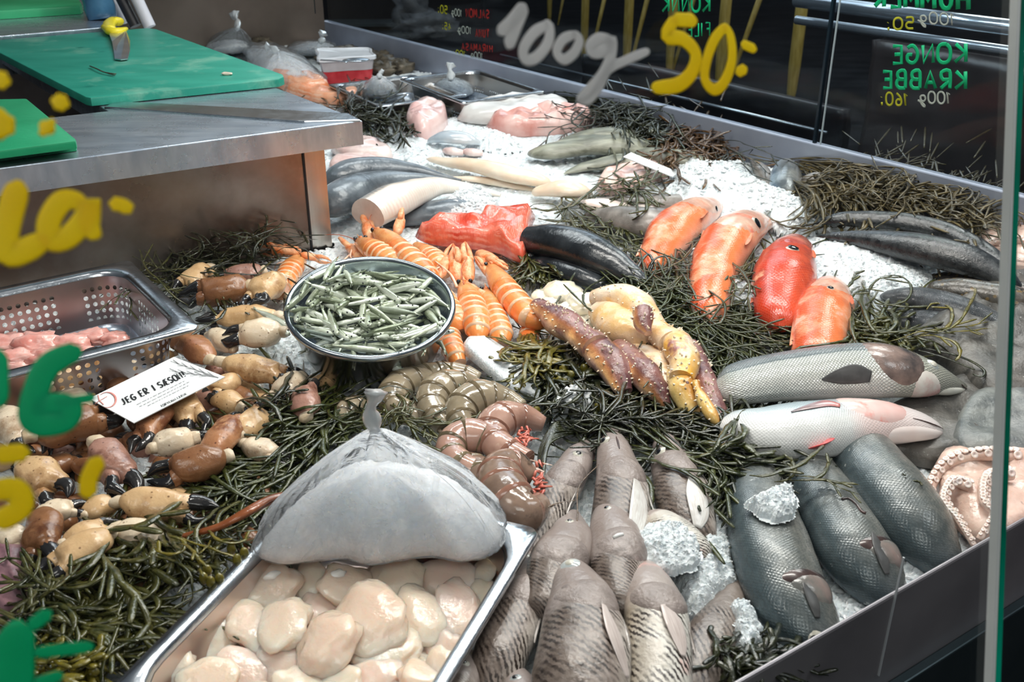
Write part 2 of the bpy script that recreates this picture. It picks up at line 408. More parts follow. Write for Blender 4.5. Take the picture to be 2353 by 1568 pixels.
struct(MB().box(jp+RN*.001+V((0, 0, -.03)), (.0012, .002, .15), math.atan2(RD.y, RD.x)).build('trim_2', mat('joint', (.55, .58, .6), rough=.4), smooth=False))
struct(MB().prism([tuple(p)[:2] for p in (B0+V((0, -.01, 0)), B1+AX*1.1-V((0, .01, 0)), R1+RD*1.4-RN*.02, R0-RD*.85-RN*.02, V((-1.7, .6, 0)), V((-2.2, 3.75, 0)))], -.30, -.26).build('floor', steel_dull, smooth=False))
# ---------------------------------------------------------------- counter on the left
Z1 = .245
cA, cB, cC = P(176, 363, Z1), P(832, 277, Z1), P(612, 192, Z1)
fd = (cB-cA).normalized(); bd = (cC-cB).normalized()
ct = thing('steel_counter', (cB.x, cB.y, 0), 'stainless steel work counter with a folded lip standing over the ice on the left', 'counter')
L0 = cA-fd*.75; ins0 = P(240, 262, Z1); depth_f = (ins0-cA).dot(V((-fd.y, fd.x, 0)))
nf = V((-fd.y, fd.x, 0)); fw = .325
D0 = cB+bd*1.5
def xy(p): return (p.x, p.y)
MB().prism([xy(L0), xy(cB), xy(cB+nf*0+bd*(fw/max(.2, bd.dot(nf)))), xy(L0+nf*fw)], Z1-.046, Z1, .002).build('worktop', steel, ct, smooth=False)
bw = cB+bd*(fw/max(.2, bd.dot(nf)))
MB().prism([xy(bw-fd*.36), xy(bw+bd*.0005), xy(D0), xy(D0-fd*.36)], Z1-.045, Z1-.001, .002).build('side_worktop', steel, ct, smooth=False)
MB().prism([xy(P(268, 236, Z1)), xy(P(240, 249, Z1)), xy(P(700, 283, Z1)), xy(P(828, 279, Z1)), xy(P(800, 264, Z1))], Z1-.001, Z1+.0035, .0015).build('folded_seam', steel_rim, ct, smooth=False)
q0 = P(766, 562); ix = fd*.012
cb = V((q0.x, q0.y, 0)); 
MB().prism([xy(cb-fd*1.2-fd*.035), xy(cb-fd*.035), xy(cb-fd*.035+nf*.02), xy(cb-fd*1.2+nf*.02)], -.2, Z1-.046).build('front_panel', steel_mottled, ct, smooth=False)
MB().prism([xy(cb-fd*.055+nf*.021), xy(cb-fd*.035+nf*.021), xy(cb-fd*.035+bd*1.4), xy(cb-fd*.055+bd*1.4)], -.2, Z1-.047).build('side_panel', steel_mottled, ct, smooth=False)
MB().prism([xy(cb-fd*.042), xy(cb-fd*.004-nf*.004), xy(cb-fd*.0+nf*.03), xy(cb-fd*.042+nf*.03)], -.2, Z1-.046, 0).build('corner_post', mat('post_steel', (.42, .38, .34), (.55, .52, .48), ns=8, rough=.25, metal=1, stretch=(6, 6, .5)), ct, smooth=False)
MB().box(cB-fd*.075-nf*.0008+V((0, 0, Z1-.023)), (.0015, .002, .045), math.atan2(fd.y, fd.x)).build('lip_joint', black, ct, smooth=False)
MB().box(cb-fd*.0455-nf*.002+V((0, 0, .0)), (.003, .004, .40), math.atan2(fd.y, fd.x)).build('panel_joint', black, ct, smooth=False)
# dark well behind the front strip, and the far counter
wl = MB().prism([xy(L0+nf*.03), xy(cB-fd*.14+nf*.03), xy(cB-fd*.14+bd*1.3), xy(L0+nf*1.3)], Z1-.40, Z1-.25).build('well', black, ct, smooth=False)
ZB = .27
fcn = MB().prism([xy(P(-60, 88, ZB)), xy(P(245, 62, ZB)), xy(P(262, 22, ZB)), xy(P(240, -8, ZB)), xy(P(-60, -8, ZB))], ZB-.10, ZB, .002).build('far_counter', steel, smooth=False)
tag(fcn, 'steel counter behind the teal board, holding the bright green board', 'counter')
# boards
def board(name, poly, z0, z1, m, label, grp=None):
    o = MB().prism([xy(P(x, y, z1)) for x, y in poly], z0, z1, .004).build(name, m, smooth=False, auto=30); return tag(o, label, 'chopping board', grp)
teal = mat('worn_teal_board', (.01, .225, .16), (.03, .31, .225), ns=6, nd=8, lo=.3, hi=.7, rough=.42, bump=.25, bs=150, stretch=(1, 3, 1), blot=[((.17, .40, .30), 7, .56, .16)], spots=[((.004, .18, .13), 9, .05)])
green = mat('green_board', (.005, .225, .095), (.015, .29, .13), ns=7, nd=7, rough=.38, bump=.2, bs=120)
green2 = mat('bright_green_board', (.01, .33, .12), (.05, .46, .2), ns=3, nd=4, rough=.35)
ZT = Z1+.018
board('chopping_board', [(-20, 93), (340, 64), (362, 67), (650, 170), (652, 176), (640, 181), (208, 224), (196, 222), (-18, 112)], Z1+.001, ZT, teal, 'large worn teal chopping board overhanging the steel counter, knife on top')
board('chopping_board', [(-90, 232), (60, 228), (173, 322), (172, 327), (-90, 362)], Z1+.001, Z1+.016, green, 'dark green chopping board at the left front edge of the counter, under another board')
board('chopping_board', [(-90, 229), (62, 226), (174, 318), (173, 323), (-90, 357)], Z1+.0165, Z1+.030, green, 'dark green chopping board lying on top of its twin on the counter front')
board('chopping_board', [(-80, -8), (178, -8), (188, 8), (183, 13), (-80, 29)], ZB+.001, ZB+.025, green2, 'bright green chopping board on the far counter, top left')
# knife
kn = thing('knife', tuple(P(265, 70, ZT)), 'short knife with yellow handle and wide silver blade hanging over the teal board', 'knife')
zk = ZT+.012
hp = [P(x, y, zk) for x, y in ((272, 50), (262, 48), (252, 54), (250, 62), (254, 70))]
MB().rings(Body([(*p, .017, .012) for p in cr([tuple(p) for p in hp], 9)], world=True, n=14, seg=12).R).build('handle', mat('yellow_plastic', (.75, .60, .012), (.85, .70, .03), ns=10, rough=.35), kn)
MB().rings(Body([(*P(240, 62, zk), .010, .008), (*P(258, 73, zk+.002), .015, .011), (*P(276, 71, zk), .014, .009), (*P(290, 66, zk), .006, .005)], world=True, n=10, seg=10).R).build('bolster', MATS['yellow_plastic'], kn)
bl = [P(x, y, ZT+.009-(.006 if y > 100 else 0)) for x, y in ((251, 79), (290, 72), (299, 95), (299, 118), (294, 137), (278, 139), (264, 137), (262, 120), (258, 98))]
m_ = MB(); m_.rings([bl, [p+V((0, 0, .0025)) for p in bl]]); m_.build('blade', mat('blade_steel', (.62, .66, .72), (.75, .78, .84), ns=25, rough=.3, metal=1, bump=.1), kn, smooth=False)
def strand(mb, pts, r, seg=6, flat=.5): tube(mb, [V(p[:3]) for p in cr([tuple(p) for p in pts], max(6, 4*len(pts)))], r, seg, flat)
tw = MB(); strand(tw, [P(207, 152, ZT+.004), P(222, 158, ZT+.006), P(240, 166, ZT+.005), P(266, 170, ZT+.004)], .0024); strand(tw, [P(240, 166, ZT+.005), P(252, 170, ZT+.004), P(264, 173, ZT+.004)], .0018)
weedm = mat('dark_weed', (.010, .014, .008), (.045, .05, .018), ns=30, rough=.2, coat=.5, bump=.3, bs=200)
tag(tw.build('seaweed_sprig', weedm), 'thin dark seaweed sprig lying on the teal board', 'seaweed')
sb_ = MB(); blob(sb_, P(521, 170, ZT+.003), (.012, .005, .004), 3, .3); tag(sb_.build('fish_scrap', mat('scrap', (.75, .62, .52), rough=.3)), 'small pale scrap of fish on the teal board', 'fish scrap')
# jug and knives in the top left
def stand_cyl(name, m, parent, px0, py0, px1, py1, r, z0, z1, seg=20, top=True):
    a, b = P(px0, py0, z0), P(px1, py1, z1); mb = MB(); rs = r if isinstance(r, list) else [r, r]; n = len(rs)
    tube(mb, [a.lerp(b, i/(n-1)) for i in range(n)], rs, seg, 1, V((0, 1, 0))); return mb.build(name, m, parent, auto=40)
jg = thing('plastic_jug', tuple(P(240, 30, ZB)), 'blue ribbed plastic container standing behind the yellow knife', 'container')
blue = mat('blue_plastic', (.03, .10, .19), (.07, .19, .32), ns=12, rough=.18, coat=.4)
pb, pt_ = P(236, 44, ZB), P(218, 44, ZB)+V((0, .02, .16))
tube(mb_ := MB(), [pb.lerp(pt_, t/10) for t in range(11)], [.040, .042, .044, .042, .044, .047, .045, .048, .046, .050, .048], 24, 1, V((0, 1, 0))); mb_.build('body', blue, jg)
tube(mb_ := MB(), [pb.lerp(pt_, .55), pb.lerp(pt_, .60)], [.051, .051], 24, 1, V((0, 1, 0))); mb_.build('rim', mat('pale_blue', (.25, .45, .6), rough=.2), jg, auto=40)
for i, (x0, y0, x1, y1, hm, lb) in enumerate(((292, 50, 262, -10, (.62, .62, .66), 'white sheathed knife leaning beside the blue container'), (312, 60, 286, -10, (.02, .02, .024), 'black sheathed knife between the two white ones'), (345, 62, 322, 20, (.60, .60, .66), 'knife with white sheath, black collar and wooden handle'))):
    t_ = thing('sheathed_knife', tuple(P(x0, y0, ZB)), lb, 'knife')
    a = P(x0, y0, ZB-.02); b = V(a)+(P(x1, y1, ZB)-P(x0, y0, ZB)).normalized()*.02+V(((x1-x0)*.0012, 0, .085)); tube(m_ := MB(), [a, b], [.017, .017], 14, 1, V((0, 1, 0))); m_.build('sheath', mat('sheath%d' % i, hm, rough=.35), t_, auto=40)
    if i != 1:
        dv = (b-a).normalized(); tube(m_ := MB(), [b, b+dv*.018], [.020, .019], 14, 1, V((0, 1, 0))); m_.build('collar', black if i else mat('white_collar', (.7, .72, .75)), t_, auto=40)
        tube(m_ := MB(), [b+dv*.018, b+dv*.05, b+dv*.12], [.013, .015, .013], 12, 1, V((0, 1, 0))); m_.build('handle', mat('wood_handle', (.33, .20, .10), (.5, .34, .2), ns=40, rough=.5), t_)
# ---------------------------------------------------------------- steel pans
def rrect(o, ex, ey, w_, l_, r, ins, z, k=6):
    out = []; r = max(.004, r-ins)
    for (cx, cy, a0) in ((w_-ins-r, l_-ins-r, 0), (ins+r, l_-ins-r, 90), (ins+r, ins+r, 180), (w_-ins-r, ins+r, 270)):
        for i in range(k+1):
            a = math.radians(a0+90*i/k); out.append(V(o)+ex*(cx+r*math.cos(a))+ey*(cy+r*math.sin(a))+V((0, 0, z)))
    return out
def pan(name, o, ex, ey, w_, l_, zr, dp, label, perf=None, rc=.035, rim=.012, inner=None):
    """gastronorm pan: o = rim corner, ex/ey = edge directions"""
    t = thing(name, (V(o)+ex*w_/2+ey*l_/2+V((0, 0, zr-dp)))[:], label, 'pan'); o = V((o[0], o[1], 0)); a = rrect
    m1 = MB(); m1.rings([a(o, ex, ey, w_, l_, .012, 0, zr-.006), a(o, ex, ey, w_, l_, .012, -.0015, zr-.004), a(o, ex, ey, w_, l_, .012, .0005, zr), a(o, ex, ey, w_, l_, rc+rim, rim*.8, zr), a(o, ex, ey, w_, l_, rc+rim, rim, zr-.003), a(o, ex, ey, w_, l_, rc+rim, rim+.002, zr-.010)], cap=(False, False)); m1.build('rim', steel_rim, t)
    def walls(off, nm, mt):
        mb = MB(); R = []; n = 5
        for i in range(n+1):
            q = i/n; R.append(a(o, ex, ey, w_, l_, rc+rim, rim+.002+off+.010*q, zr-.008-(dp-.02)*q))
        arc = [0]; r0 = R[0]
        for j in range(len(r0)): arc.append(arc[-1]+(r0[(j+1) % len(r0)]-r0[j]).length)
        vs = [p for r in R for p in r]; N = len(r0); fs = []; uv = []
        for i in range(n):
            for j in range(N):
                fs.append([i*N+j, i*N+(j+1) % N, (i+1)*N+(j+1) % N, (i+1)*N+j]); v0, v1 = (dp-.02)*i/n, (dp-.02)*(i+1)/n
                uv.append([(arc[j], v0), (arc[j+1], v0), (arc[j+1], v1), (arc[j], v1)])
        mb.add(vs, fs, uv); mb.build(nm, mt, t)
    walls(0, 'wall', perf or (inner or steel)); 
    fl = MB(); fl.rings([a(o, ex, ey, w_, l_, rc+rim, rim+.012, zr-dp+.012), a(o, ex, ey, w_, l_, rc+rim, rim+.015, zr-dp+.004), a(o, ex, ey, w_, l_, rc+rim, rim+.024, zr-dp)], cap=(False, True)); fl.build('bottom', inner or steel, t)
    HOLES.append((o, ex, ey, w_, l_, zr-dp-.01)); return t
pl = holes('perforated_steel', (.50, .46, .46), .0125, .29, (.014, .070))
ey = V((-.59, .81, 0)).normalized(); ex = V((-ey.y, ey.x, 0))
PF = P(459, 751, .09); pan('perforated_pan', PF, ex, ey, .50, .325, .09, .10, 'perforated steel pan holding pink fish roe at the left below the counter', pl, rc=.05, rim=.022)
ey2 = V((-.36, -.93, 0)).normalized(); ex2 = V((ey2.y, -ey2.x, 0))
SP = P(1240, 1215, .07); pan('scallop_pan', SP, ey2, ex2, .36, .262, .07, .075, 'deep steel pan full of raw scallops in the foreground', None, rc=.055, rim=.014, inner=mat('warm_steel', (.55, .47, .43), (.66, .58, .54), ns=10, rough=.34, metal=.9, rn=.1))
e3 = V((-.207, .327, 0)).normalized(); e4 = V((e3.y, -e3.x, 0))
pl2 = holes('perforated_steel_small', (.42, .40, .38), .011, .27, (.035, .060))
pan('serving_pan', P(1062, 236, .065), e3, e4, .40, .285, .065, .075, 'steel pan at the back with a knotted bag of ice inside, nearest the back wall', pl2, rc=.04, rim=.016)
pan('serving_pan', P(868, 245, .045), e3, e4, .36, .30, .045, .06, 'lower steel pan at the back beside the salmon fillets, with a clear ice bag inside', mat('perf3', (.42, .40, .38), metal=1, rough=.3), rc=.04, rim=.016)
# ---------------------------------------------------------------- round bowl
bc = V((-.205, 1.325, .108)); tilt = Matrix.Rotation(math.radians(13), 3, 'X') @ Matrix.Rotation(math.radians(3), 3, 'Y')
bowl = thing('steel_bowl', (bc.x, bc.y, .0), 'round steel bowl heaped with small silver fish, standing on the ice', 'bowl')
def lathe(prof, mb, n=64, c=bc, T=tilt):
    R = [[c+T @ V((r*math.cos(2*PI*j/n), r*math.sin(2*PI*j/n), z)) for j in range(n)] for r, z in prof]; return mb.rings(R, cap=(False, False))
lathe([(.119, -.004), (.122, -.002), (.1235, .002), (.122, .006), (.118, .0075), (.1155, .006), (.114, .001)], MB()).build('rim', mat('bowl_rim', (.36, .42, .46), (.55, .6, .64), ns=14, rough=.24, metal=1, rn=.12), bowl)
lathe([(.119, -.004), (.1155, -.012), (.108, -.04), (.098, -.07), (.085, -.092), (.06, -.104), (.001, -.106)], MB()).build('outside', mat('bowl_steel', (.33, .32, .31), (.50, .49, .48), ns=6, rough=.22, metal=1, rn=.1), bowl)
lathe([(.114, .001), (.110, -.02), (.102, -.05), (.088, -.078), (.06, -.092), (.001, -.095)], MB()).build('inside', steel, bowl)
# ================================================================ CRUSHED ICE
MOUND = [(1660, 470, .16, .20, .050), (2000, 620, .16, .16, .045), (1870, 470, .12, .18, .03), (1180, 420, .3, .3, .012), (1500, 620, .1, .12, .02),
         (700, 790, .12, .10, .010), (1480, 1250, .06, .08, .012), (930, 330, .12, .3, .02), (1150, 300, .3, .2, .02)]
MD = [(P(a, b), rx, ry, h) for a, b, rx, ry, h in MOUND]
def zmound(x, y):
    return max([0]+[h*math.exp(-((x-c.x)/rx)**2-((y-c.y)/ry)**2) for c, rx, ry, h in MD])
def zgr(x, y, g=1):
    p = V((x, y, 0))
    n1 = noise.noise(p*11)*.007; n2 = abs(noise.noise(p*62))*.010; n3 = noise.noise(p*170)*.0045
    return -.006+zmound(x, y)+n1+(n2+n3)*g
def sunk(x, y):
    z = 9
    for (o, ex_, ey_, w_, l_, zz) in HOLES:
        d = V((x, y, 0))-o; a, b = d.dot(ex_), d.dot(ey_)
        if .016 < a < w_-.016 and .016 < b < l_-.016: z = min(z, zz-.02)
    return z
WN = V((-AX.y, AX.x, 0)); WN = WN if WN.y > 0 else -WN
def inside(x, y):
    p = V((x, y, 0))
    return (p-B0).dot(WN) < -.004 and (p-R0).dot(RN) < -.016 and not ((p-cb).dot(nf) > -.006 and (p-cb).dot(V((bd.y, -bd.x, 0))) < 0 and x < cb.x+.2)
icem = mat('crushed_ice', (.50, .565, .59), (.76, .81, .83), ns=150, nd=6, lo=.25, hi=.5, rough=.2, bump=1, bs=300, sss=.2, srad=(.006, .008, .010), coat=.3)
chunkm = mat('ice_chunks', (.68, .74, .77), (.88, .91, .93), ns=120, lo=.3, hi=.6, rough=.10, sss=.2, srad=(.006, .008, .010), tr=.18, coat=.3, ior=1.31)
def heightfield():
    ys = []; y = .56
    while y < 4.3: ys.append(y); y += .0032*max(1, y/1.0)
    vs = []; idx = {}; fs = []; nx = 420
    for i, y in enumerate(ys):
        x0, x1 = -.62*y-.12, .62*y+.10
        for j in range(nx):
            x = x0+(x1-x0)*j/(nx-1)
            if inside(x, y):
                z = min(zgr(x, y), sunk(x, y)); idx[(i, j)] = len(vs); vs.append((x, y, z))
    for i in range(len(ys)-1):
        for j in range(nx-1):
            q = [idx.get(k) for k in ((i, j), (i, j+1), (i+1, j+1), (i+1, j))]
            if None not in q: fs.append(q)
    me = bpy.data.meshes.new('crushed_ice'); me.from_pydata(vs, [], fs); me.materials.append(icem)
    me.uv_layers.new(name='UVMap'); o = bpy.data.objects.new('crushed_ice', me); C.objects.link(o)
    return tag(o, 'crushed white ice filling the steel display case', 'ice', None, 'stuff')
heightfield()
ICO = [V(v).normalized() for v in ((0, -1, 1.618), (0, 1, 1.618), (0, -1, -1.618), (0, 1, -1.618), (1, 1.618, 0), (-1, 1.618, 0), (1, -1.618, 0), (-1, -1.618, 0), (1.618, 0, 1), (1.618, 0, -1), (-1.618, 0, 1), (-1.618, 0, -1))]
IF = [(i, j, k) for i in range(12) for j in range(i+1, 12) for k in range(j+1, 12) if all(abs((ICO[a]-ICO[b]).length-1.0515) < .01 for a, b in ((i, j), (j, k), (i, k)))]
IF = [f if (ICO[f[1]]-ICO[f[0]]).cross(ICO[f[2]]-ICO[f[0]]).dot(ICO[f[0]]) > 0 else (f[0], f[2], f[1]) for f in IF]
def crystal(vs, fs, c, r, rnd):
    o = len(vs); k = [r*rnd.uniform(1.0, 1.6), r*rnd.uniform(.55, 1.0), r*rnd.uniform(.28, .6)]; a, b = rnd.uniform(0, 6), rnd.uniform(0, 6)
    M = Matrix.Rotation(a, 3, 'Z') @ Matrix.Rotation(b, 3, 'X')
    for v in ICO:
        q = rnd.uniform(.75, 1.1); vs.append(V(c)+M @ V((v.x*k[0]*q, v.y*k[1]*q, v.z*k[2]*q)))
    fs += [(f[0]+o, f[1]+o, f[2]+o) for f in IF]
def rawmesh(name, vs, fs, m, smooth=False):
    me = bpy.data.meshes.new(name); xs = vs; c = V((sum(v[0] for v in xs)/len(xs), sum(v[1] for v in xs)/len(xs), min(v[2] for v in xs)))
    me.from_pydata([V(v)-c for v in vs], [], fs); me.uv_layers.new(name='UVMap'); me.materials.append(m)
    if smooth: me.polygons.foreach_set('use_smooth', [True]*len(me.polygons))
    o = bpy.data.objects.new(name, me); o.location = c; o['_o'] = tuple(c); C.objects.link(o); return o
rnd = random.Random(5); vs, fs = [], []
for i in range(11000):
    y = .68*(4.0/.68)**rnd.random(); x = rnd.uniform(-.58, .6)*y
    if not inside(x, y) or sunk(x, y) < 5: continue
    crystal(vs, fs, (x, y, zgr(x, y)+.001), rnd.uniform(.0016, .0042)*(.8+.25*y), rnd)
tag(rawmesh('ice_chips', vs, fs, chunkm), 'loose glassy chips scattered over the ice bed', 'ice', None, 'stuff')
def heap(poly, z0, h, label, seed=0, dens=1.0, big=1.0, cm=None):
    """pile of crushed ice over an outline given in photograph points"""
    pts = [P(x, y, z0) for x, y in poly]; n = len(pts); rnd = random.Random(seed); o = []
    for i in range(n):
        for t in range(6):
            q = [pts[i-1], pts[i], pts[(i+1) % n], pts[(i+2) % n]]; t_ = t/6
            o.append(.5*(2*q[1]+(q[2]-q[0])*t_+(2*q[0]-5*q[1]+4*q[2]-q[3])*t_*t_+(3*q[1]-q[0]-3*q[2]+q[3])*t_**3))
    N = len(o); x0, x1, y0, y1 = min(p.x for p in o), max(p.x for p in o), min(p.y for p in o), max(p.y for p in o); st = .0021*max(.8, (y0+y1)/2)
    def dist(x, y):
        ins = False; d = 9
        for i in range(N):
            a, b = o[i-1], o[i]
            if (a.y > y) != (b.y > y) and x < (b.x-a.x)*(y-a.y)/(b.y-a.y)+a.x: ins = not ins
            ab = (b.x-a.x, b.y-a.y); t = max(0, min(1, ((x-a.x)*ab[0]+(y-a.y)*ab[1])/(ab[0]**2+ab[1]**2+1e-12))); d = min(d, math.hypot(a.x+ab[0]*t-x, a.y+ab[1]*t-y))
        return d if ins else -d
    vs, fs, idx, top = [], [], {}, []; wd = max(.006, min(x1-x0, y1-y0)*.42); nx, ny = int((x1-x0)/st)+5, int((y1-y0)/st)+5
    for i in range(nx):
        for j in range(ny):
            x, y = x0+(i-2)*st, y0+(j-2)*st; p = V((x, y, seed)); d = dist(x, y)+noise.noise(p*70)*.006
            if d < -.004: continue
            g = abs(noise.noise(p*80))*.0065+noise.noise(p*190)*.0035; q = max(0, min(1, d/wd)); z = z0+h*(1-(1-q)**2.2)+g*min(1, .3+q*3)-(.006 if d < 0 else 0)
            idx[(i, j)] = len(vs); vs.append(V((x+rnd.uniform(-.3, .3)*st, y+rnd.uniform(-.3, .3)*st, z)))
            if d > .001: top.append(vs[-1])
    for (i, j), a in list(idx.items()):
        q = [idx.get(k) for k in ((i, j), (i+1, j), (i+1, j+1), (i, j+1))]
        if None not in q: fs.append(tuple(q))
    fs = [f for f in fs]
    for _ in range(int(len(top)*.10*dens)): crystal(vs, fs, rnd.choice(top)+V((0, 0, .0006)), rnd.uniform(.0010, .0026)*big*max(.8, y0), rnd)
    return tag(rawmesh('ice_heap', vs, fs, cm or icem), label, 'ice', None, 'stuff')
# ================================================================ HALL BEYOND
mat('slate_floor', (.006, .007, .009), (.018, .020, .024), ns=2.5, nd=6, rough=.8, stretch=(1, 3, 1)).node_tree.nodes['Principled BSDF'].inputs['Specular IOR Level'].default_value = .08
struct(MB().box((0, 8, -.93), (30, 26, .06)).build('floor_hall', mat('slate_floor', (.007, .009, .012), (.020, .024, .029), ns=2.5, nd=6, rough=.85, rn=.2, stretch=(1, 3, 1)), smooth=False), 'dark slate hall floor')
FN = WN; T0 = V((B0.x, B0.y, 0))
def alongp(px, off, z):      # point on the line parallel to the back wall at distance off whose picture x is px
    best = None; lo, hi = -1.0, 6.0
    for _ in range(50):
        m = (lo+hi)/2; p = T0+FN*off+AX*m
        if inv(p.x, p.y, z)[0] < px: lo = m
        else: hi = m
    return V((p.x, p.y, z))
tarp = mat('dark_sheet', (.008, .007, .007), (.040, .032, .032), ns=2.2, nd=6, rough=.3, bump=1, bs=9)
def sheet(name, off, px0, px1, z0, z1, m, label, cat, wr=.03):
    a, b = alongp(px0, off, z0), alongp(px1, off, z0); R = []
    for sgn in (0, 1):
        pass
    n, k = 60, 24
    for i in range(n+1):
        row = []
        for j in range(k+1):
            p = a.lerp(b, i/n); p.z = z0+(z1-z0)*j/k; g = noise.noise(V((p.x*3, p.y*3, p.z*6)))*wr+noise.noise(V((p.x*9, p.y*9, p.z*14)))*wr*.35
            row.append(p-FN*g)
        R.append(row+[V(q)+FN*.06 for q in row[::-1]])
    return tag(MB().rings(R).build(name, m), label, cat)
sheet('draped_bench', .75, 1893, 2700, -.9, .20, tarp, 'long bench draped in dark wrinkled plastic behind the far glass on the right', 'bench')
sheet('draped_bench', 1.6, 1330, 1890, -.9, -.25, mat('dark_sheet_grey', (.008, .009, .012), (.022, .024, .03), ns=3, rough=.35, bump=1, bs=9), 'low bench in grey black plastic behind the wooden legs', 'bench')
chrome = mat('chrome', (.40, .47, .54), (.55, .62, .68), ns=4, rough=.2, metal=.8)
for k, (zz, rr, lb) in enumerate(((.215, .014, 'lower chrome rail running above the dark draped bench'), (.275, .022, 'upper chrome rail running above the dark draped bench'))):
    a, b = alongp(1830, .8, zz), alongp(2700, .8, zz); m_ = MB(); tube(m_, [a, b], rr, 14); tag(m_.build('chrome_rail', chrome), lb, 'rail')
a, b = alongp(1150, 1.45, -.31), alongp(1900, 1.45, -.31); m_ = MB(); tube(m_, [a, b], .006, 8); tag(m_.build('metal_strip', chrome), 'thin bright metal strip crossing behind the wooden legs', 'rail')
wood = mat('yellow_wood', (.42, .30, .06), (.60, .45, .12), ns=14, rough=.4, stretch=(4, 4, .6))
for i, (x0, y0, x1, y1, xb, yb, r, lb) in enumerate(((1262, 0, 1262, 60, 1295, 1282, .035, 'first wooden trestle from the left'), (1349, 0, 1341, 146, 1389, 1355, .04, 'second wooden trestle from the left'), (1447, 0, 1438, 173, 1486, 1444, .045, 'third wooden trestle from the left'), (1552, 0, 1536, 185, 1590, 1540, .045, 'middle wooden trestle behind the large yellow five'), (1660, 0, 1650, 215, 1738, 1668, .05, 'wooden trestle with a long leaning leg behind the yellow zero'), (1815, 0, 1814, 250, 0, 0, .052, 'single thick wooden leg nearest the dark glass joint'))):
    t_ = thing('wooden_trestle', tuple(P(x1, y1, -.9)), lb+' standing outside the far glass', 'trestle')
    g = P(x1, y1, -.9); m_ = MB(); d_ = dep(g); r_ = r*.8
    top = V((g.x, g.y, .6)); tube(m_, [g, g+V((0, 0, .12)), g+V((0, 0, .3)), top], [r_*.45, r_*.8, r_, r_], 12); m_.build('leg', wood, t_)
    if xb:
        g2 = P(yb, y1-2, -.9); e = g2+V(((xb-yb)/F*d_*1.35, .2, (y1)/F*d_*1.35)); m_ = MB(); tube(m_, [g2, g2.lerp(e, .5), e], [r_*.3, r_*.5, r_*.6], 10); m_.build('leg', wood, t_)
dk = mat('dark_unit', (.01, .011, .014), (.02, .02, .025), ns=4, rough=.4); 
u = thing('shelf_unit', tuple(P(860, 45, -.9)), 'black shelf unit with a pale shelf beyond the far glass at the top', 'shelf')
g = P(860, 62, -.9); MB().box((g.x, g.y+.4, -.3), (2.2, .5, 1.2)).build('cabinet', dk, u, smooth=False); MB().box((g.x-.1, g.y+.1, -.86), (1.6, .5, .03)).build('shelf', mat('pale_shelf', (.10, .13, .14), rough=.4), u, smooth=False)
m_ = MB(); g = P(985, 82, -.9); blob(m_, g+V((0, 0, .10)), (.26, .16, .12), 4, .5, 1.6, 14, 20); blob(m_, g+V((-.18, .1, .24)), (.16, .12, .18), 9, .5, 1.6, 14, 20)  # made-up crumpled lumps in place of a reflected shoe
tag(m_.build('shoe_dummy', mat('grey_dummy', (.12, .13, .14), (.25, .26, .27), ns=8, rough=.4, bump=1, bs=14)), 'crumpled pale grey sack standing in for a reflected shoe on the dark hall floor', 'dummy')
# ---------------------------------------------------------------- stroke lettering
GL = {'0': ['1,6 0,4.5 0,1.5 1,0 2.4,0 3.4,1.5 3.4,4.5 2.4,6 1,6'], '1': ['.8,4.6 2,6 1.6,0'], '5': ['3.2,6 .6,6 .4,3.4 2.4,3.5 3.2,2 2.4,.3 .2,.2'], '6': ['2.8,6 .8,4 .2,1.6 1,.1 2.6,.2 3,1.8 2,3 .5,2.4'],
 '7': ['.2,6 3.2,6 1.4,0'], '4': ['2.4,6 .2,2 3.4,2', '2.5,3.4 2.3,0'], 'g': ['2.8,3.6 1,4 .1,2.4 1,.9 2.4,1.4 2.8,3.6 2.6,.2 1.4,-1.8 .4,-2 1.2,-.6 4.2,1.4'], ':': ['1,3.8 1.1,3.6', '1,1.2 .8,-.4'], '-': ['.3,3 2.4,3'],
 'K': ['.3,6 .3,0', '3.2,6 .4,3 3.4,0'], 'O': ['1,6 0,4.5 0,1.5 1,0 2.6,0 3.6,1.5 3.6,4.5 2.6,6 1,6'], 'N': ['.2,0 .3,6 3.2,0 3.3,6'], 'G': ['3.2,5.2 1.6,6 .2,4 .3,1.4 1.6,0 3.2,.8 3.2,2.8 1.8,2.8'], 'E': ['3,6 .3,6 .3,0 3.1,0', '.3,3.1 2.5,3.1'],
 'R': ['.3,0 .3,6 2.6,6 3.1,4.6 2.4,3.1 .4,3 3.2,0'], 'A': ['0,0 1.7,6 3.3,0', '.7,2.1 2.7,2.1'], 'B': ['.3,0 .3,6 2.4,6 2.9,4.6 2.2,3.2 .4,3.1 2.6,3.1 3.3,1.6 2.5,.1 .3,0'], 'S': ['3.1,5.3 1.8,6 .4,5 .6,3.6 2.6,2.6 3.1,1.2 1.8,0 .2,.7'],
 'L': ['.3,6 .3,0 3,0'], 'M': ['.1,0 .4,6 1.9,2 3.4,6 3.7,0'], 'T': ['0,6 3.4,6', '1.7,6 1.7,0'], 'U': ['.2,6 .3,1.2 1.6,0 3,1.2 3.1,6'], 'H': ['.3,6 .3,0', '3.2,6 3.2,0', '.3,3 3.2,3'], 'F': ['3.1,6 .3,6 .3,0', '.3,3.2 2.4,3.2'], 'I': ['1,6 1,0'],
 'J': ['2.4,6 2.4,1.3 1.4,0 .2,.7'], 'Æ': ['0,0 2,6 4.4,6', '.8,2.2 2.4,2.2', '2.4,6 2.4,0 4.5,0', '2.4,3.1 4,3.1'], '!': ['1,6 1,2', '1,.6 1,.1'], 'V': ['0,6 1.6,0 3.2,6'], ' ': []}
def GW(ch): return {'I': 2, ':': 2, '!': 2, '1': 2.6, 'Æ': 5, 'M': 4.2, ' ': 2.4, 'g': 3.6}.get(ch, 4)+.9
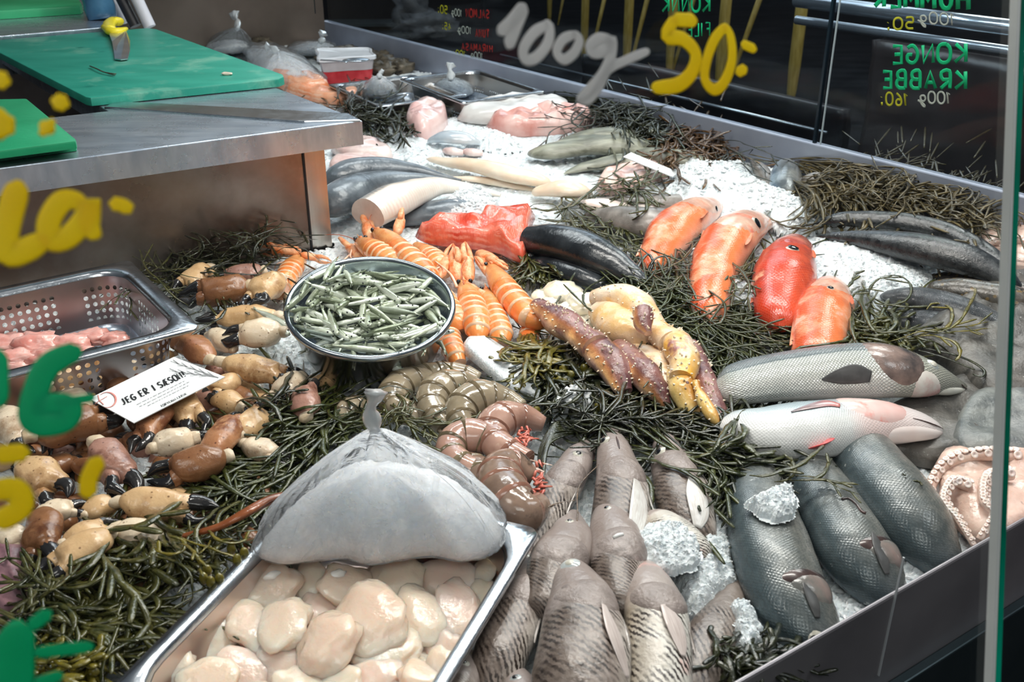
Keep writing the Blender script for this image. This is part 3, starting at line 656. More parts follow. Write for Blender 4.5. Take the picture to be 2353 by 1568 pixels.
def letters(mb, txt, org, ax, ay, r, nrm, flat=.25, seg=6):
    """org + ax*x + ay*y in glyph units"""
    x = 0
    for ch in txt:
        for st in GL[ch]:
            pts = [tuple(float(q) for q in s.split(',')) for s in st.split()]
            if len(pts) > 4: pts = cr([(a, b, 0) for a, b in pts], len(pts)*3)
            tube(mb, [org+ax*(x+p[0])+ay*p[1] for p in pts], r, seg, flat, nrm)
        x += GW(ch)
    return x
def plane_pt(px, py, o, n):
    r = ray(px, py); t = (o-co.location).dot(n)/r.dot(n); return co.location+r*t
class Pane:
    def __init__(s, o, n): s.o, s.n = V(o), V(n).normalized()
    def p(s, x, y): return plane_pt(x, y, s.o, s.n)-s.n*.0006*(1 if s.n.dot(ray(1176, 784)) > 0 else -1)
    def stroke(s, mb, pts, w_):
        P3 = [s.p(*q) for q in pts]; D = (P3[0]-co.location).dot(V((0, c_, -s_)))
        c3 = cr([tuple(q) for q in P3], max(8, len(pts)*5)); n = len(c3); 
        rs = [w_/2/F*(V(q)-co.location).dot(V((0, c_, -s_)))*(.62+.38*min(1, 7*min(i/(n-1), 1-i/(n-1)))**.5) for i, q in enumerate(c3)]
        a, b = V(c3[0]), V(c3[-1]); da, db = (a-V(c3[1])).normalized(), (b-V(c3[-2])).normalized()
        c3 = [a+da*rs[0]*.6]+c3+[b+db*rs[-1]*.6]; rs = [rs[0]*.35]+rs+[rs[-1]*.35]
        tube(mb, [V(q) for q in c3], rs, 10, .06, s.n)
    def text(s, mb, txt, p0, p1, hpx, w_):
        """mirrored text: starts at p0 (reading start, right end) and runs to p1"""
        A = s.p(*p0); B = s.p(*p1); tot = sum(GW(c) for c in txt)-.9; ax = (B-A)/tot; up = s.p(p0[0], p0[1]-hpx)-A
        letters(mb, txt, A, ax, up/6, w_/2/F*(A-co.location).length, s.n, .1)
def paintm(nm, a, b):
    m = mat(nm, a, b, ns=20, rough=.45); t = m.node_tree; p = t.nodes['Principled BSDF']; x = t.nodes.new('ShaderNodeMixShader'); y = t.nodes.new('ShaderNodeBsdfTranslucent'); y.inputs[0].default_value = (*b, 1); x.inputs[0].default_value = .5
    t.links.new(p.outputs[0], x.inputs[1]); t.links.new(y.outputs[0], x.inputs[2]); t.links.new(x.outputs[0], t.nodes['Material Output'].inputs[0]); return m
paint = {k: paintm('paint_'+k, a, b) for k, a, b in (('yellow', (.95, .72, .004), (1, .84, .01)), ('white', (.62, .63, .62), (.76, .77, .76)), ('green', (.0, .50, .22), (.005, .62, .28)), ('red', (.35, .02, .02), (.5, .04, .03)), ('lime', (.42, .42, .01), (.6, .6, .04)), ('chalk', (.5, .55, .5), (.62, .66, .6)))}
# far panes
fp = Pane(T0+FN*.010, FN)
def farpane(name, px0, px1, z0, z1):
    a, b = alongp(px0, .010, z0), alongp(px1, .010, z0); R = [[p, p+FN*.006, p+FN*.006+V((0, 0, z1-z0)), p+V((0, 0, z1-z0))] for p in (a, b)]
    return MB().rings(R).build(name, film('far_glass', (.90, .94, .97), .004, .05, 0, fres=1.12), smooth=False)
g1 = tag(farpane('glass_pane', 752, 1869, .083, 1.3), 'long clear glass pane on the back wall with mirrored red fish names', 'glass pane')
g2 = tag(farpane('glass_pane', 1877, 2700, .083, 1.3), 'right hand back glass pane carrying the mirrored green words', 'glass pane')
a = alongp(1873, .008, .083); m_ = MB(); m_.box(a+V((0, .004, .6)), (.006, .010, 1.2), math.atan2(AX.y, AX.x)); m_.build('edge_joint', mat('dark_joint', (.004, .012, .02), rough=.2), g2, smooth=False)
a = alongp(1885, .008, .083); m_ = MB(); m_.box(a+V((0, 0, .6)), (.0022, .004, 1.2), math.atan2(AX.y, AX.x)); m_.build('edge_highlight', mat('edge_pale', (.35, .42, .45), rough=.2), g2, smooth=False)
def wr(mt, par, lb, items):
    for t, a, b, h, w_ in items:
        mb = MB(); fp.text(mb, t, a, b, h, w_); o = mb.build('painted_word', paint[mt], par); o['label'] = lb
wr('green', g2, 'mirrored green painted words', [('HUMMER', (2228, 22), (2005, 14), 52, 10), ('KONGE', (2222, 142), (2046, 146), 42, 8), ('KRABBE', (2221, 204), (2024, 202), 40, 8)])
wr('chalk', g2, 'mirrored white painted 100g', [('100g', (2196, 58), (2112, 52), 26, 3.5), ('100g', (2186, 238), (2112, 236), 26, 4)])
wr('lime', g2, 'mirrored yellow painted prices', [('50:', (2100, 66), (2036, 68), 26, 4.5), ('160:', (2088, 243), (2022, 240), 28, 4.5)])
wr('green', g1, 'mirrored green painted fillet sign', [('KONNK', (1632, 26), (1520, 26), 36, 6), ('FILE', (1632, 82), (1578, 84), 30, 4)])
wr('red', g1, 'mirrored red fish names', [('SALMON', (1124, 42), (1070, 38), 18, 4), ('TUNA', (1124, 86), (1092, 84), 17, 4), ('HIRAMASA', (1132, 120), (1060, 114), 15, 4)])
wr('chalk', g1, 'mirrored white 100g marks', [('100g', (1062, 38), (1038, 34), 15, 2.2), ('100g', (1084, 78), (1052, 74), 15, 2.2), ('100g', (1110, 136), (1082, 132), 14, 2.2)])
wr('lime', g1, 'mirrored yellow prices', [('50:', (1028, 32), (1006, 28), 17, 3), ('45:', (1036, 70), (1016, 66), 15, 3), ('100:', (1070, 130), (1042, 126), 12, 2.5)])
# near pane with the large painted prices, leaning over the case
gr = ray(2320, 784); GO = co.location+gr*(.70/gr.dot(V((0, c_, -s_)))); gu = V((0, s_, c_)); gd = V((.82, .57*c_**0, 0)).normalized()
npn = gd.cross(gu).normalized(); np_ = Pane(GO, npn)
def PQ(x, y): return plane_pt(x, y, GO, npn)
nn = npn if npn.y > 0 else -npn
corners = [PQ(-700, -350), PQ(2351, -350), PQ(2276, 1850), PQ(-700, 1850)]
near = MB().rings([corners, [p+nn*.006 for p in corners]]).build('glass_pane', film('near_glass', (.97, .985, .98), .004, .02, 0, fres=1.12), smooth=False)
tag(near, 'near sloping glass pane with large painted prices', 'glass pane')
def edge(x0, x1, nm, m, dx0=0, dx1=0, dz=0):
    R = [[PQ(x0+dx0, -350), PQ(x1+dx0, -350), PQ(x1+dx0, -350)+nn*.006, PQ(x0+dx0, -350)+nn*.006], [PQ(x0+dx1, 1850), PQ(x1+dx1, 1850), PQ(x1+dx1, 1850)+nn*.006, PQ(x0+dx1, 1850)+nn*.006]]
    MB().rings(R).build(nm, m, near, smooth=False)
edge(2352, 2359, 'bevelled_edge', mat('pale_bevel', (.55, .58, .56), (.75, .78, .76), ns=3, rough=.3), 0, -83)
edge(2360, 2372, 'green_edge', mat('green_edge', (.0, .12, .07), (.0, .40, .24), ns=5, rough=.15), 0, -83)
def nw(mt, lb, items):
    for w_, pts in items:
        mb = MB(); np_.stroke(mb, pts, w_); o = mb.build('painted_stroke', paint[mt], near); o['label'] = lb
nw('white', 'grey white handwritten 100g', [(30, [(1146, 76), (1172, 52), (1203, 14)]), (32, [(1203, 14), (1185, 60), (1166, 108)]), (27, [(1256, 58), (1226, 76), (1202, 112), (1206, 138), (1232, 132), (1258, 98), (1262, 62), (1252, 54)]),
    (25, [(1318, 80), (1292, 92), (1278, 120), (1294, 138), (1318, 122), (1330, 92), (1316, 78)]), (30, [(1402, 92), (1374, 90), (1354, 110), (1366, 122), (1392, 112), (1404, 92), (1402, 130), (1384, 172), (1354, 208), (1328, 232)]), (22, [(1328, 232), (1352, 230), (1378, 196), (1398, 160), (1440, 138), (1488, 118)])])
nw('yellow', 'bright yellow handwritten 50', [(34, [(1596, 48), (1548, 46)]), (36, [(1548, 46), (1530, 84), (1566, 90), (1596, 122), (1590, 164), (1556, 196), (1500, 203)]), (28, [(1664, 62), (1640, 92), (1622, 140), (1618, 182), (1638, 207), (1662, 190), (1680, 140), (1677, 84), (1662, 60)]), (24, [(1704, 102), (1734, 114)]), (26, [(1692, 168), (1712, 158)])])
nw('yellow', 'large blurred yellow price on the left', [(58, [(42, 425), (26, 480), (12, 545), (22, 585), (60, 575), (100, 552)]), (52, [(190, 466), (145, 462), (112, 510), (118, 552), (156, 546), (196, 500), (204, 462), (206, 522), (222, 540)]), (34, [(256, 468), (284, 474), (296, 486)]), (42, [(-10, 182), (16, 188)]), (40, [(124, 232), (152, 240)]), (70, [(-4, 262), (-4, 310)]), (50, [(100, 288), (116, 300)])])
nw('green', 'large blurred green sixteen', [(46, [(-6, 810), (-4, 930)]), (58, [(176, 806), (112, 840), (82, 900), (72, 956), (96, 976), (148, 966), (158, 938), (112, 930), (86, 944)]), (22, [(130, 926), (215, 914)]), (84, [(36, 1440), (34, 1600)]), (34, [(70, 1440), (112, 1408)]), (30, [(80, 1500), (210, 1486)]), (30, [(80, 1572), (140, 1552)])])
nw('yellow', 'large blurred yellow digits at the left edge', [(44, [(-8, 1046), (60, 1040)]), (54, [(-14, 1126), (38, 1128), (46, 1168), (-8, 1202)]), (40, [(226, 1056), (204, 1100), (202, 1140)])])
# ================================================================ SEAFOOD: builders
K_ = (0, 0, 0)
eye_w = mat('eye_silver', (.45, .43, .36), (.62, .6, .52), ns=60, rough=.15, coat=.6); eye_b = mat('eye_black', (.006, .007, .010), rough=.06, coat=1)
eye_pale = mat('eye_clouded', (.38, .42, .42), (.52, .55, .54), ns=60, rough=.1, coat=.8)
def eye(b, u, v, r, par, rim=eye_w, pup=eye_b, pr=.5):
    if u > 1: u, v = b.find(u, v)
    p = b.pt(u, v); n = b.nrm(u, v); t = n.to_track_quat('Z', 'Y').to_matrix()
    def dome(R, h, off):
        return [[p+n*off+t @ V((R*k*math.cos(2*PI*j/16), R*k*math.sin(2*PI*j/16), h*(1-k*k))) for j in range(16)] for k in (1.05, .9, .65, .35, .05)]
    o = MB().rings(dome(r, r*.38, -.0004), cap=(False, True)).build('eye', rim, par)
    MB().rings(dome(r*pr, r*.14, r*.28), cap=(False, True)).build('pupil', pup, par if 1 else o)
    return o
def fish(name, pts, label, m, zb=0, asp=.75, lift=None, eyes=(), gill=None, gm=None, fins=(), tail=None, mouth=None, power=1, cat='fish', group=None, n=30, seg=22, noise_=.001, cutm=None, jaw=None, seed=0, flat=.6, head=None):
    b = Body(pts, zb, asp, lift=lift, n=n, seg=seg, power=power, noise_=noise_, seed=seed, flat=flat)
    if not cutm:
        for i, k in ((0, .2), (1, .62), (2, .88)):
            c = V(b.k[i][:3]); b.R[i] = [c+(p-c)*k for p in b.R[i]]
    uh = b.u(*head) if head else .7; ul = [(i/(n-1))/uh*.7 if i/(n-1) < uh else .7+(i/(n-1)-uh)/(1-uh)*.3 for i in range(n)]
    mb = MB(); mb.rings(b.R, cap=(False, False), uvl=ul)
    if cutm:
        mb.cur = 1; mb.add(b.R[0], [list(range(seg))[::-1]], [[(.5, .5)]*seg]); mb.cur = 0; mb.add(b.R[-1], [list(range(seg))], [[(1, .25)]*seg])
    else: mb.add(b.R[0], [list(range(seg))[::-1]], [[(0, .25)]*seg]); mb.add(b.R[-1], [list(range(seg))], [[(1, .25)]*seg])
    o = tag(mb.build(name, [m, cutm] if cutm else m), label, cat, group)
    for e in eyes: eye(b, e[0], e[1], e[2]/F*dep(V(b.k[-3][:3])), o, *(e[3:] if len(e) > 3 else ()))
    if gill:
        if gill[0] > 1: gill = (b.u(gill[0], gill[1]), b.u(gill[2], gill[3]))+tuple(gill[4:])
        u0, u1, v0, v1, off = gill[:5]; b.patch(u0, u1, v0, v1, off, bow=gill[5] if len(gill) > 5 else -.04).build('gill_cover', gm or m, o)
    for k, f in enumerate(fins):     # (name, u0, u1, v, length_px, slant, material)
        nm, u0, u1, v, L, sl, fm = f[:7]; s = dep(b.pt(u0, v))/F; A, B = b.pt(u0, v, .0006), b.pt(u1, v, .0006); md = (A+B)/2
        tip = md+b.nrm((u0+u1)/2, v)*L*s*(f[7] if len(f) > 7 else 1)+b.tan((u0+u1)/2)*sl*s+V((0, 0, .0015))
        fin(MB(), A, B, tip, n=8, seed=k, cup=.002).build(nm, fm, o)
    if tail:
        L, wd, fm = tail; p = b.pt(0, .25); s = dep(p)/F; c = V(b.k[0][:3]); T = b.tan(0); S = T.cross(V((0, 0, 1))).normalized(); mb = MB()
        for sg in (1, -1): fin(mb, c+T*.004, c+S*sg*b.k[0][3]+T*.001, c-T*L*s+S*sg*wd*s, n=6, seed=sg+2)
        mb.build('tail_fin', fm, o)
    if mouth:
        mb = MB(); pp = [b.pt(*(b.find(u, v) if u > 1 else (u, v)), .0003) for u, v in mouth[0]]; tube(mb, [V(q) for q in cr([tuple(x) for x in pp], 10)], [mouth[1]*(.4+.6*math.sin(PI*i/9)) for i in range(10)], 6, .5); mb.build('mouth', mat('mouth_dark', (.03, .015, .015), (.09, .05, .045), ns=50, rough=.3), o)
    if jaw:
        j = Body(jaw[0], jaw[1], .6, n=12, seg=12); j.mesh().build('lower_jaw', jaw[2], o)
    return o, b
def surf_fin(b, o, pts, m, nm='pectoral_fin', flat=.16, off=.0012):
    uv = [b.find(x, y) for x, y, _ in pts]; c = cr([(*(b.pt(u, v)+b.nrm(u, v)*off), q[2]/F*dep(b.pt(u, v))) for (u, v), q in zip(uv, pts)], 18)
    m_ = MB(); tube(m_, [V(q[:3]) for q in c], [max(2e-4, q[3]) for q in c], 16, flat, b.nrm(*uv[1])); return m_.build(nm, m, o)
def outline(pts, k=4):
    n = len(pts); out = []
    for i in range(n):
        p0, p1, p2, p3 = pts[i-1], pts[i], pts[(i+1) % n], pts[(i+2) % n]
        for q in range(k):
            t = q/k; out.append(V([.5*((2*b)+(-a+c)*t+(2*a-5*b+4*c-d)*t*t+(-a+3*b-3*c+d)*t**3) for a, b, c, d in zip(p0, p1, p2, p3)]))
    return out
def pillow(mb, poly, z0, h, seed=0, bumpy=.15, edge=.35, K=9, P_=P):
    """soft slab over an outline in photograph points: rounded edge, wavy top, flat underside"""
    o = outline([tuple(P_(x, y, z0)) for x, y in poly]); n = len(o); c = sum(o, V((0, 0, 0)))/n; R = []
    R.append([c.lerp(p, .55) for p in o]); R.append([c.lerp(p, .93) for p in o])
    for k in range(K+1):
        t = k/K; e = 1-t*.97; q = max(0, 1-(max(0, e-(1-edge))/edge)**2.4)**.5 if e > 1-edge else 1
        row = []
        for p in o:
            x = c.lerp(p, e); g = noise.noise(V((x.x, x.y, seed*.7))*26)*h*bumpy*2; row.append(V((x.x, x.y, z0+max(.0012, h*(.42+.58*q)*(1 if k else .3)+g*q))))
        R.append(row)
    return mb.rings(R)
def slab(name, poly, z0, h, m, label, cat, seed=0, bumpy=.15, edge=.35, group=None, kind=None):
    return tag(pillow(MB(), poly, z0, h, seed, bumpy, edge).build(name, m), label, cat, group, kind)
# ---------------------------------------------------------------- seaweed
def weedmat(nm, a, b, r=.16): return mat(nm, a, b, ns=60, rough=r, coat=.8, bump=.4, bs=260)
w_dark = weedmat('weed_black_green', (.007, .010, .006), (.034, .038, .012)); w_olive = weedmat('weed_olive', (.020, .026, .006), (.085, .080, .020))
w_green = weedmat('weed_green', (.014, .021, .005), (.060, .068, .016)); w_brown = weedmat('weed_brown', (.045, .020, .006), (.13, .065, .018)); w_yel = weedmat('weed_yellow', (.06, .06, .008), (.20, .16, .03))
w_blad = weedmat('weed_bladder', (.07, .065, .008), (.20, .16, .02)); w_back = weedmat('weed_wall', (.030, .024, .008), (.125, .092, .030), .28)
def weed(regs, label, m, seed=0, zf=None, name='seaweed_clump', blad=0, kids=()):
    """regs: (cx, cy, rx, ry, angle_deg, spread_deg, length_px, count, radius_m, z0, arch_m, flat) in photograph points"""
    rnd = random.Random(seed); mb = MB()
    for (cx, cy, rx, ry, ang, spr, L, n, r, z0, arch, fl) in regs:
        for _ in range(max(2, int(n*.85))):
            a = rnd.uniform(0, 2*PI); q = math.sqrt(rnd.random()); x, y = cx+rx*q*math.cos(a), cy+ry*q*math.sin(a)
            d = math.radians(ang+rnd.gauss(0, spr)); curl = rnd.gauss(0, .26); l = L*rnd.uniform(.7, 2.0); z = z0+rnd.uniform(0, .014); x -= math.cos(d)*l/2; y += math.sin(d)*l/2*.7; st = 8
            pts = []; forks = []; h = arch*rnd.uniform(.2, 1.3)
            for i in range(st+1):
                t = i/st; q_ = P(x, y, z+h*math.sin(PI*t)**.8+rnd.uniform(-.0015, .0015)); w_ = (q_-B0).dot(WN)+.012; q_ = q_-WN*w_ if w_ > 0 else q_; pts.append(tuple(q_)); 
                if i in (3, 5, 7) and rnd.random() < .5: forks.append((x, y, z+h*math.sin(PI*t)**.8, d+rnd.choice((-.55, .55))))
                x += math.cos(d)*l/st; y -= math.sin(d)*l/st*.7; d += curl+rnd.gauss(0, .24)
            rr = r*rnd.uniform(.5, 1.05); c = cr(pts, 18)
            tube(mb, [V(p) for p in c], [rr*(.5+.6*math.sin(PI*i/17)**.6+.25*math.sin(i*1.9+a))*(1 if i < 17 else .6) for i in range(18)], 5, fl*.7)
            for (fx, fy, fz, fd) in forks:
                p2 = [tuple(P(fx+math.cos(fd)*l*k, fy-math.sin(fd)*l*k*.7, fz+.004*k/.3)) for k in (0, .08, .16, .24)]; tube(mb, [V(p) for p in cr(p2, 7)], [rr*q_ for q_ in (.6, .75, .9, 1.0, 1.0, .9, .5)], 5, fl)
    for (x, y, w_, h_, z) in kids: 
        blob(mb, P(x, y, z), (w_/F*dep(P(x, y, z)), w_*.8/F*dep(P(x, y, z)), h_/F*dep(P(x, y, z))), int(x), .08, 1, 8, 10)
    return tag(mb.build(name, m), label, 'seaweed')
# ---------------------------------------------------------------- shellfish
def shell_segs(pts, zb, asp, lift, car, nseg=6, seg=20, flare=.10):
    """carapace body and overlapping tail rings; pts head to tail"""
    b = Body(pts, zb, asp, lift=lift, n=60, seg=seg); i0 = int(car*59); A = MB()
    if i0 > 2: Cc = MB().rings(b.R[:i0+2])
    else: Cc = None; i0 = 0
    rest = 59-i0
    for k in range(nseg):
        a = i0+rest*k/nseg; e = i0+rest*(k+1.22)/nseg; R = []
        for q in range(6):
            f = q/5; i = min(58.999, a+(e-a)*f); i1 = int(i); g = i-i1; sc = (.955+flare*f**1.5)*(1-.10*(f > .96)); c = V(b.k[i1][:3]).lerp(V(b.k[i1+1][:3]), g)
            R.append([c+(b.R[i1][j].lerp(b.R[i1+1][j], g)-c)*sc for j in range(seg)])
        A.cur = 0; A.rings(R[:5], cap=(k == 0, False)); A.cur = 1; A.rings(R[4:], cap=(False, True))
    return b, Cc, A
lg_c = mat('langoustine_head', (.66, .22, .06), (.80, .38, .13), ns=30, nd=6, rough=.22, coat=.6, bump=.5, bs=200, sss=.25, srad=(.008, .004, .002), blot=[((.45, .36, .20), 40, .60, .1)])
lg_t = mat('langoustine_tail', (.80, .17, .03), (.92, .34, .10), ns=25, nd=5, rough=.18, coat=.8, bump=.35, bs=160, sss=.3, srad=(.010, .004, .002))
lg_e = mat('langoustine_edge', (.88, .46, .24), (.92, .60, .40), ns=40, rough=.2, coat=.8, sss=.2)
lg_k = mat('langoustine_claw', (.78, .18, .04), (.92, .52, .28), ns=55, nd=6, rough=.25, coat=.5, bump=.8, bs=220)
lg_p = mat('langoustine_leg', (.80, .42, .26), (.92, .66, .50), ns=50, rough=.3, coat=.4)
def lclaw(mb, a, b, r, z0, z1):
    """long slim claw from a to b (picture points) with two fingers"""
    A, B = P(a[0], a[1], z0), P(b[0], b[1], z1); r = r/F*dep(A); d = (B-A); L = d.length; d.normalize(); s = d.cross(V((0, 1, .4))).normalized()
    tube(mb, [A, A+d*L*.10, A+d*L*.3, A+d*L*.55, A+d*L*.62], [r*.35, r*.8, r, r*.85, r*.3], 10, .75)
    for q in (1, -1): tube(mb, [A+d*L*.48+s*r*.4*q, A+d*L*.65+s*r*.75*q, A+d*L*.85+s*r*.62*q, B+s*r*.1*q], [r*.5, r*.5, r*.34, r*.08], 8, .75)
def lang(pts, label, zb=.0, car=.42, lift=None, claws=(), legs=(), eyes=True, ant=(), head=True, group='raw langoustines beside the bowl', asp=.85, fan=False):
    b, cc, ab = shell_segs(pts, zb, asp, lift, car if head else 0)
    t = thing('langoustine', tuple(V(b.k[30][:3])-V((0, 0, b.k[30][4]))), label, 'langoustine', group)
    if cc: cc.build('carapace', lg_c, t)
    ab.build('tail', [lg_t, lg_e], t)
    if head and eyes:
        for v in (.12, .38):
            p = b.pt(.07, v, .002); m_ = MB(); blob(m_, p, (.0042, .0042, .0048), 1, .03, 1, 8, 10); m_.build('eye', eye_b, t)
        m_ = MB(); q = b.pt(.02, .25); tube(m_, [b.pt(.10, .25), q, q-b.tan(0)*.014+V((0, 0, .004))], [.003, .002, .0004], 6); m_.build('rostrum', lg_k, t)
    for c in claws: m_ = MB(); lclaw(m_, *c); m_.build('claw', lg_k, t)
    for l in legs: m_ = MB(); tube(m_, [V(x) for x in cr([tuple(P(*q)) for q in l], 12)], [.0028-.0016*i/11 for i in range(12)], 6, .7); m_.build('leg', lg_p, t)
    for l in ant: m_ = MB(); tube(m_, [V(x) for x in cr([tuple(P(*q)) for q in l], 16)], [.0009-.0005*i/15 for i in range(16)], 5); m_.build('antenna', mat('antenna', (.45, .12, .06), rough=.3), t)
    return t
def pmat(nm, a, b, bl): return mat(nm, a, b, ns=16, nd=6, rough=.14, coat=.9, bump=.25, bs=90, sss=.2, srad=(.006, .004, .002), blot=bl)
pr_g = pmat('prawn_grey', (.21, .17, .11), (.40, .33, .235), [((.08, .065, .04), 14, .60, .1), ((.60, .33, .22), 20, .64, .1)])
pr_p = pmat('prawn_pink', (.30, .16, .12), (.52, .33, .26), [((.17, .09, .06), 14, .58, .1), ((.66, .50, .36), 22, .62, .1)])
pr_d = pmat('prawn_brown', (.15, .10, .075), (.32, .215, .16), [((.06, .04, .03), 14, .58, .1)])
pr_ge = mat('prawn_band', (.11, .085, .05), (.26, .20, .12), ns=40, rough=.15, coat=.9); pr_pe = mat('prawn_band_red', (.20, .09, .06), (.34, .17, .12), ns=40, rough=.15, coat=.9)
def prawn(pts, label, m, e, zb=0, lift=None, legs=None, group='headless raw prawns'):
    b, cc, ab = shell_segs([(x, y, r*1.18) for x, y, r in pts], zb, .9, lift, 0, nseg=6, flare=.09)
    t = thing('prawn', tuple(V(b.k[30][:3])-V((0, 0, b.k[30][4]))), label, 'prawn', group); ab.build('shell', [m, e], t)
    c = V(b.k[59][:3]); T = b.tan(1); S = T.cross(V((0, 0, 1))).normalized(); mb = MB(); r = b.k[56][3]
    for q in (-1, 0, 1): fin(mb, c-T*.003+S*q*r*.4, c-T*.003+S*(q+.5)*r*.5, c+T*r*1.5+S*q*r*1.0, n=4)
    mb.build('tail_fan', m, t)
    if legs:
        mb = MB(); rn = random.Random(3)
        for k in range(22): x, y = rn.gauss(legs[0], legs[2]), rn.gauss(legs[1], legs[3]); p = P(x, y, zb+.02); tube(mb, [p, p+V((rn.uniform(-.006, .006), rn.uniform(-.006, .006), .004)), p+V((rn.uniform(-.01, .01), rn.uniform(-.01, .01), .002))], [.0022, .0018, .0008], 6)
        mb.build('swimming_legs', mat('prawn_leg', (.48, .09, .06), (.62, .2, .14), ns=60, rough=.25, coat=.6), t)
    return t
cl_t = ((.52, .32, .15), (.72, .50, .28)); cl_b = ((.16, .065, .028), (.34, .16, .07)); cl_c = ((.66, .52, .36), (.80, .70, .55)); cl_r = ((.30, .12, .06), (.52, .26, .12)); cl_p = ((.28, .14, .11), (.48, .27, .20))
CLM = {k: mat('claw_'+k, c[0], c[1], ns=13, nd=7, rough=.26, coat=.35, bump=.6, bs=90, rn=.15, sss=.05, spots=[((c[0][0]*.45, c[0][1]*.4, c[0][2]*.4), 110, .10)],
    blot=[((c[0][0]*.62, c[0][1]*.52, c[0][2]*.45), 13, .50, .14), ((c[1][0]*1.1, c[1][1]*1.15, c[1][2]*1.2), 24, .62, .12)]) for k, c in (('tan', cl_t), ('brown', cl_b), ('cream', cl_c), ('rust', cl_r), ('plum', cl_p))}
cl_k = mat('claw_black', (.008, .008, .009), (.03, .028, .027), ns=40, rough=.16, coat=.6, bump=.3, bs=80)
cl_w = mat('claw_joint', (.50, .38, .24), (.72, .62, .48), ns=40, rough=.35, bump=.6, bs=120)
def claw(a, b, r, k, label, z=.0, op=.28, side=1, seed=0, sub=True, tipf=.30):
    """brown crab claw from wrist a to finger tips b; r palm half width in px"""
    A = P(a[0], a[1], z); rr = r/F*dep(A); A.z += rr*.8; B = P(b[0], b[1], z); B.z += rr*.45; d = B-A; L = d.length; d.normalize(); s = d.cross(V((0, 0, 1))).normalized()*side; up = s.cross(d)*side
    rs = random.Random(seed); tz = rs.uniform(-.4, .4); s, up = s*math.cos(tz)+up*math.sin(tz), up*math.cos(tz)-s*math.sin(tz)
    def loft(spec, mat_, nm, par=None, nn=22, sg=16, lab=None):
        c = cr(spec, nn); R = []
        for i, (t, o, w_, h_) in enumerate(c):
            ctr = A+d*L*t+s*rr*o; R.append([ctr+s*rr*w_*math.copysign(abs(math.cos(q))**.82, math.cos(q))+up*rr*h_*math.copysign(abs(math.sin(q))**(.72 if math.cos(q) > 0 else 1.1), math.sin(q))*(1 if math.sin(q) > 0 else .7) for q in [2*PI*j/sg for j in range(sg)]])
        mb = MB(); mb.rings(R)
        for p in mb.v: p += V((noise.noise(p*45+V((seed, 0, 0))), noise.noise(p*45), noise.noise(p*45+V((0, 9, 0)))))*rr*.17+V((0, 0, noise.noise(p*130)*rr*.05))
        return mb.build(nm, mat_, par) if nm else mb
    g = 1-tipf-.06
    t = thing('crab_claw', tuple(A-V((0, 0, rr*.8))), label, 'crab claw')
    # palm swells, then narrows into the fixed finger
    loft([(0, 0, .30, .28), (.06, -.02, .62, .55), (.20, -.04, .92, .78), (.40, 0, 1.0, .84), (g-.04, -.06, .86, .72), (g+.04, -.34, .50, .48), (g+.10, -.46, .38, .38)], CLM[k], 'palm', t, 26, 18)
    loft([(g+.06, -.42, .46, .44), (g+.14, -.50, .40, .38), (.90, -.44, .28, .28), (1.0, -.22, .06, .06)], cl_k, 'fixed_finger', t, 12, 12)
    # hinged finger
    loft([(g-.10, .30, .34, .38), (g-.02, .44, .44, .46), (g+.08, .54, .38, .40)], CLM[k], 'finger_base', t, 10, 12)
    loft([(g+.05, .52, .38, .40), (g+.16, .56+op*.4, .34, .36), (.91, .34+op*.5, .24, .26), (1.02, .02+op*.5, .05, .05)], cl_k, 'finger', t, 14, 12)
    if sub: loft([(-.10, .06, .30, .30), (-.04, .02, .44, .40), (.03, 0, .40, .38), (.07, 0, .3, .3)], cl_w, 'wrist_joint', t, 10, 12)
    return t
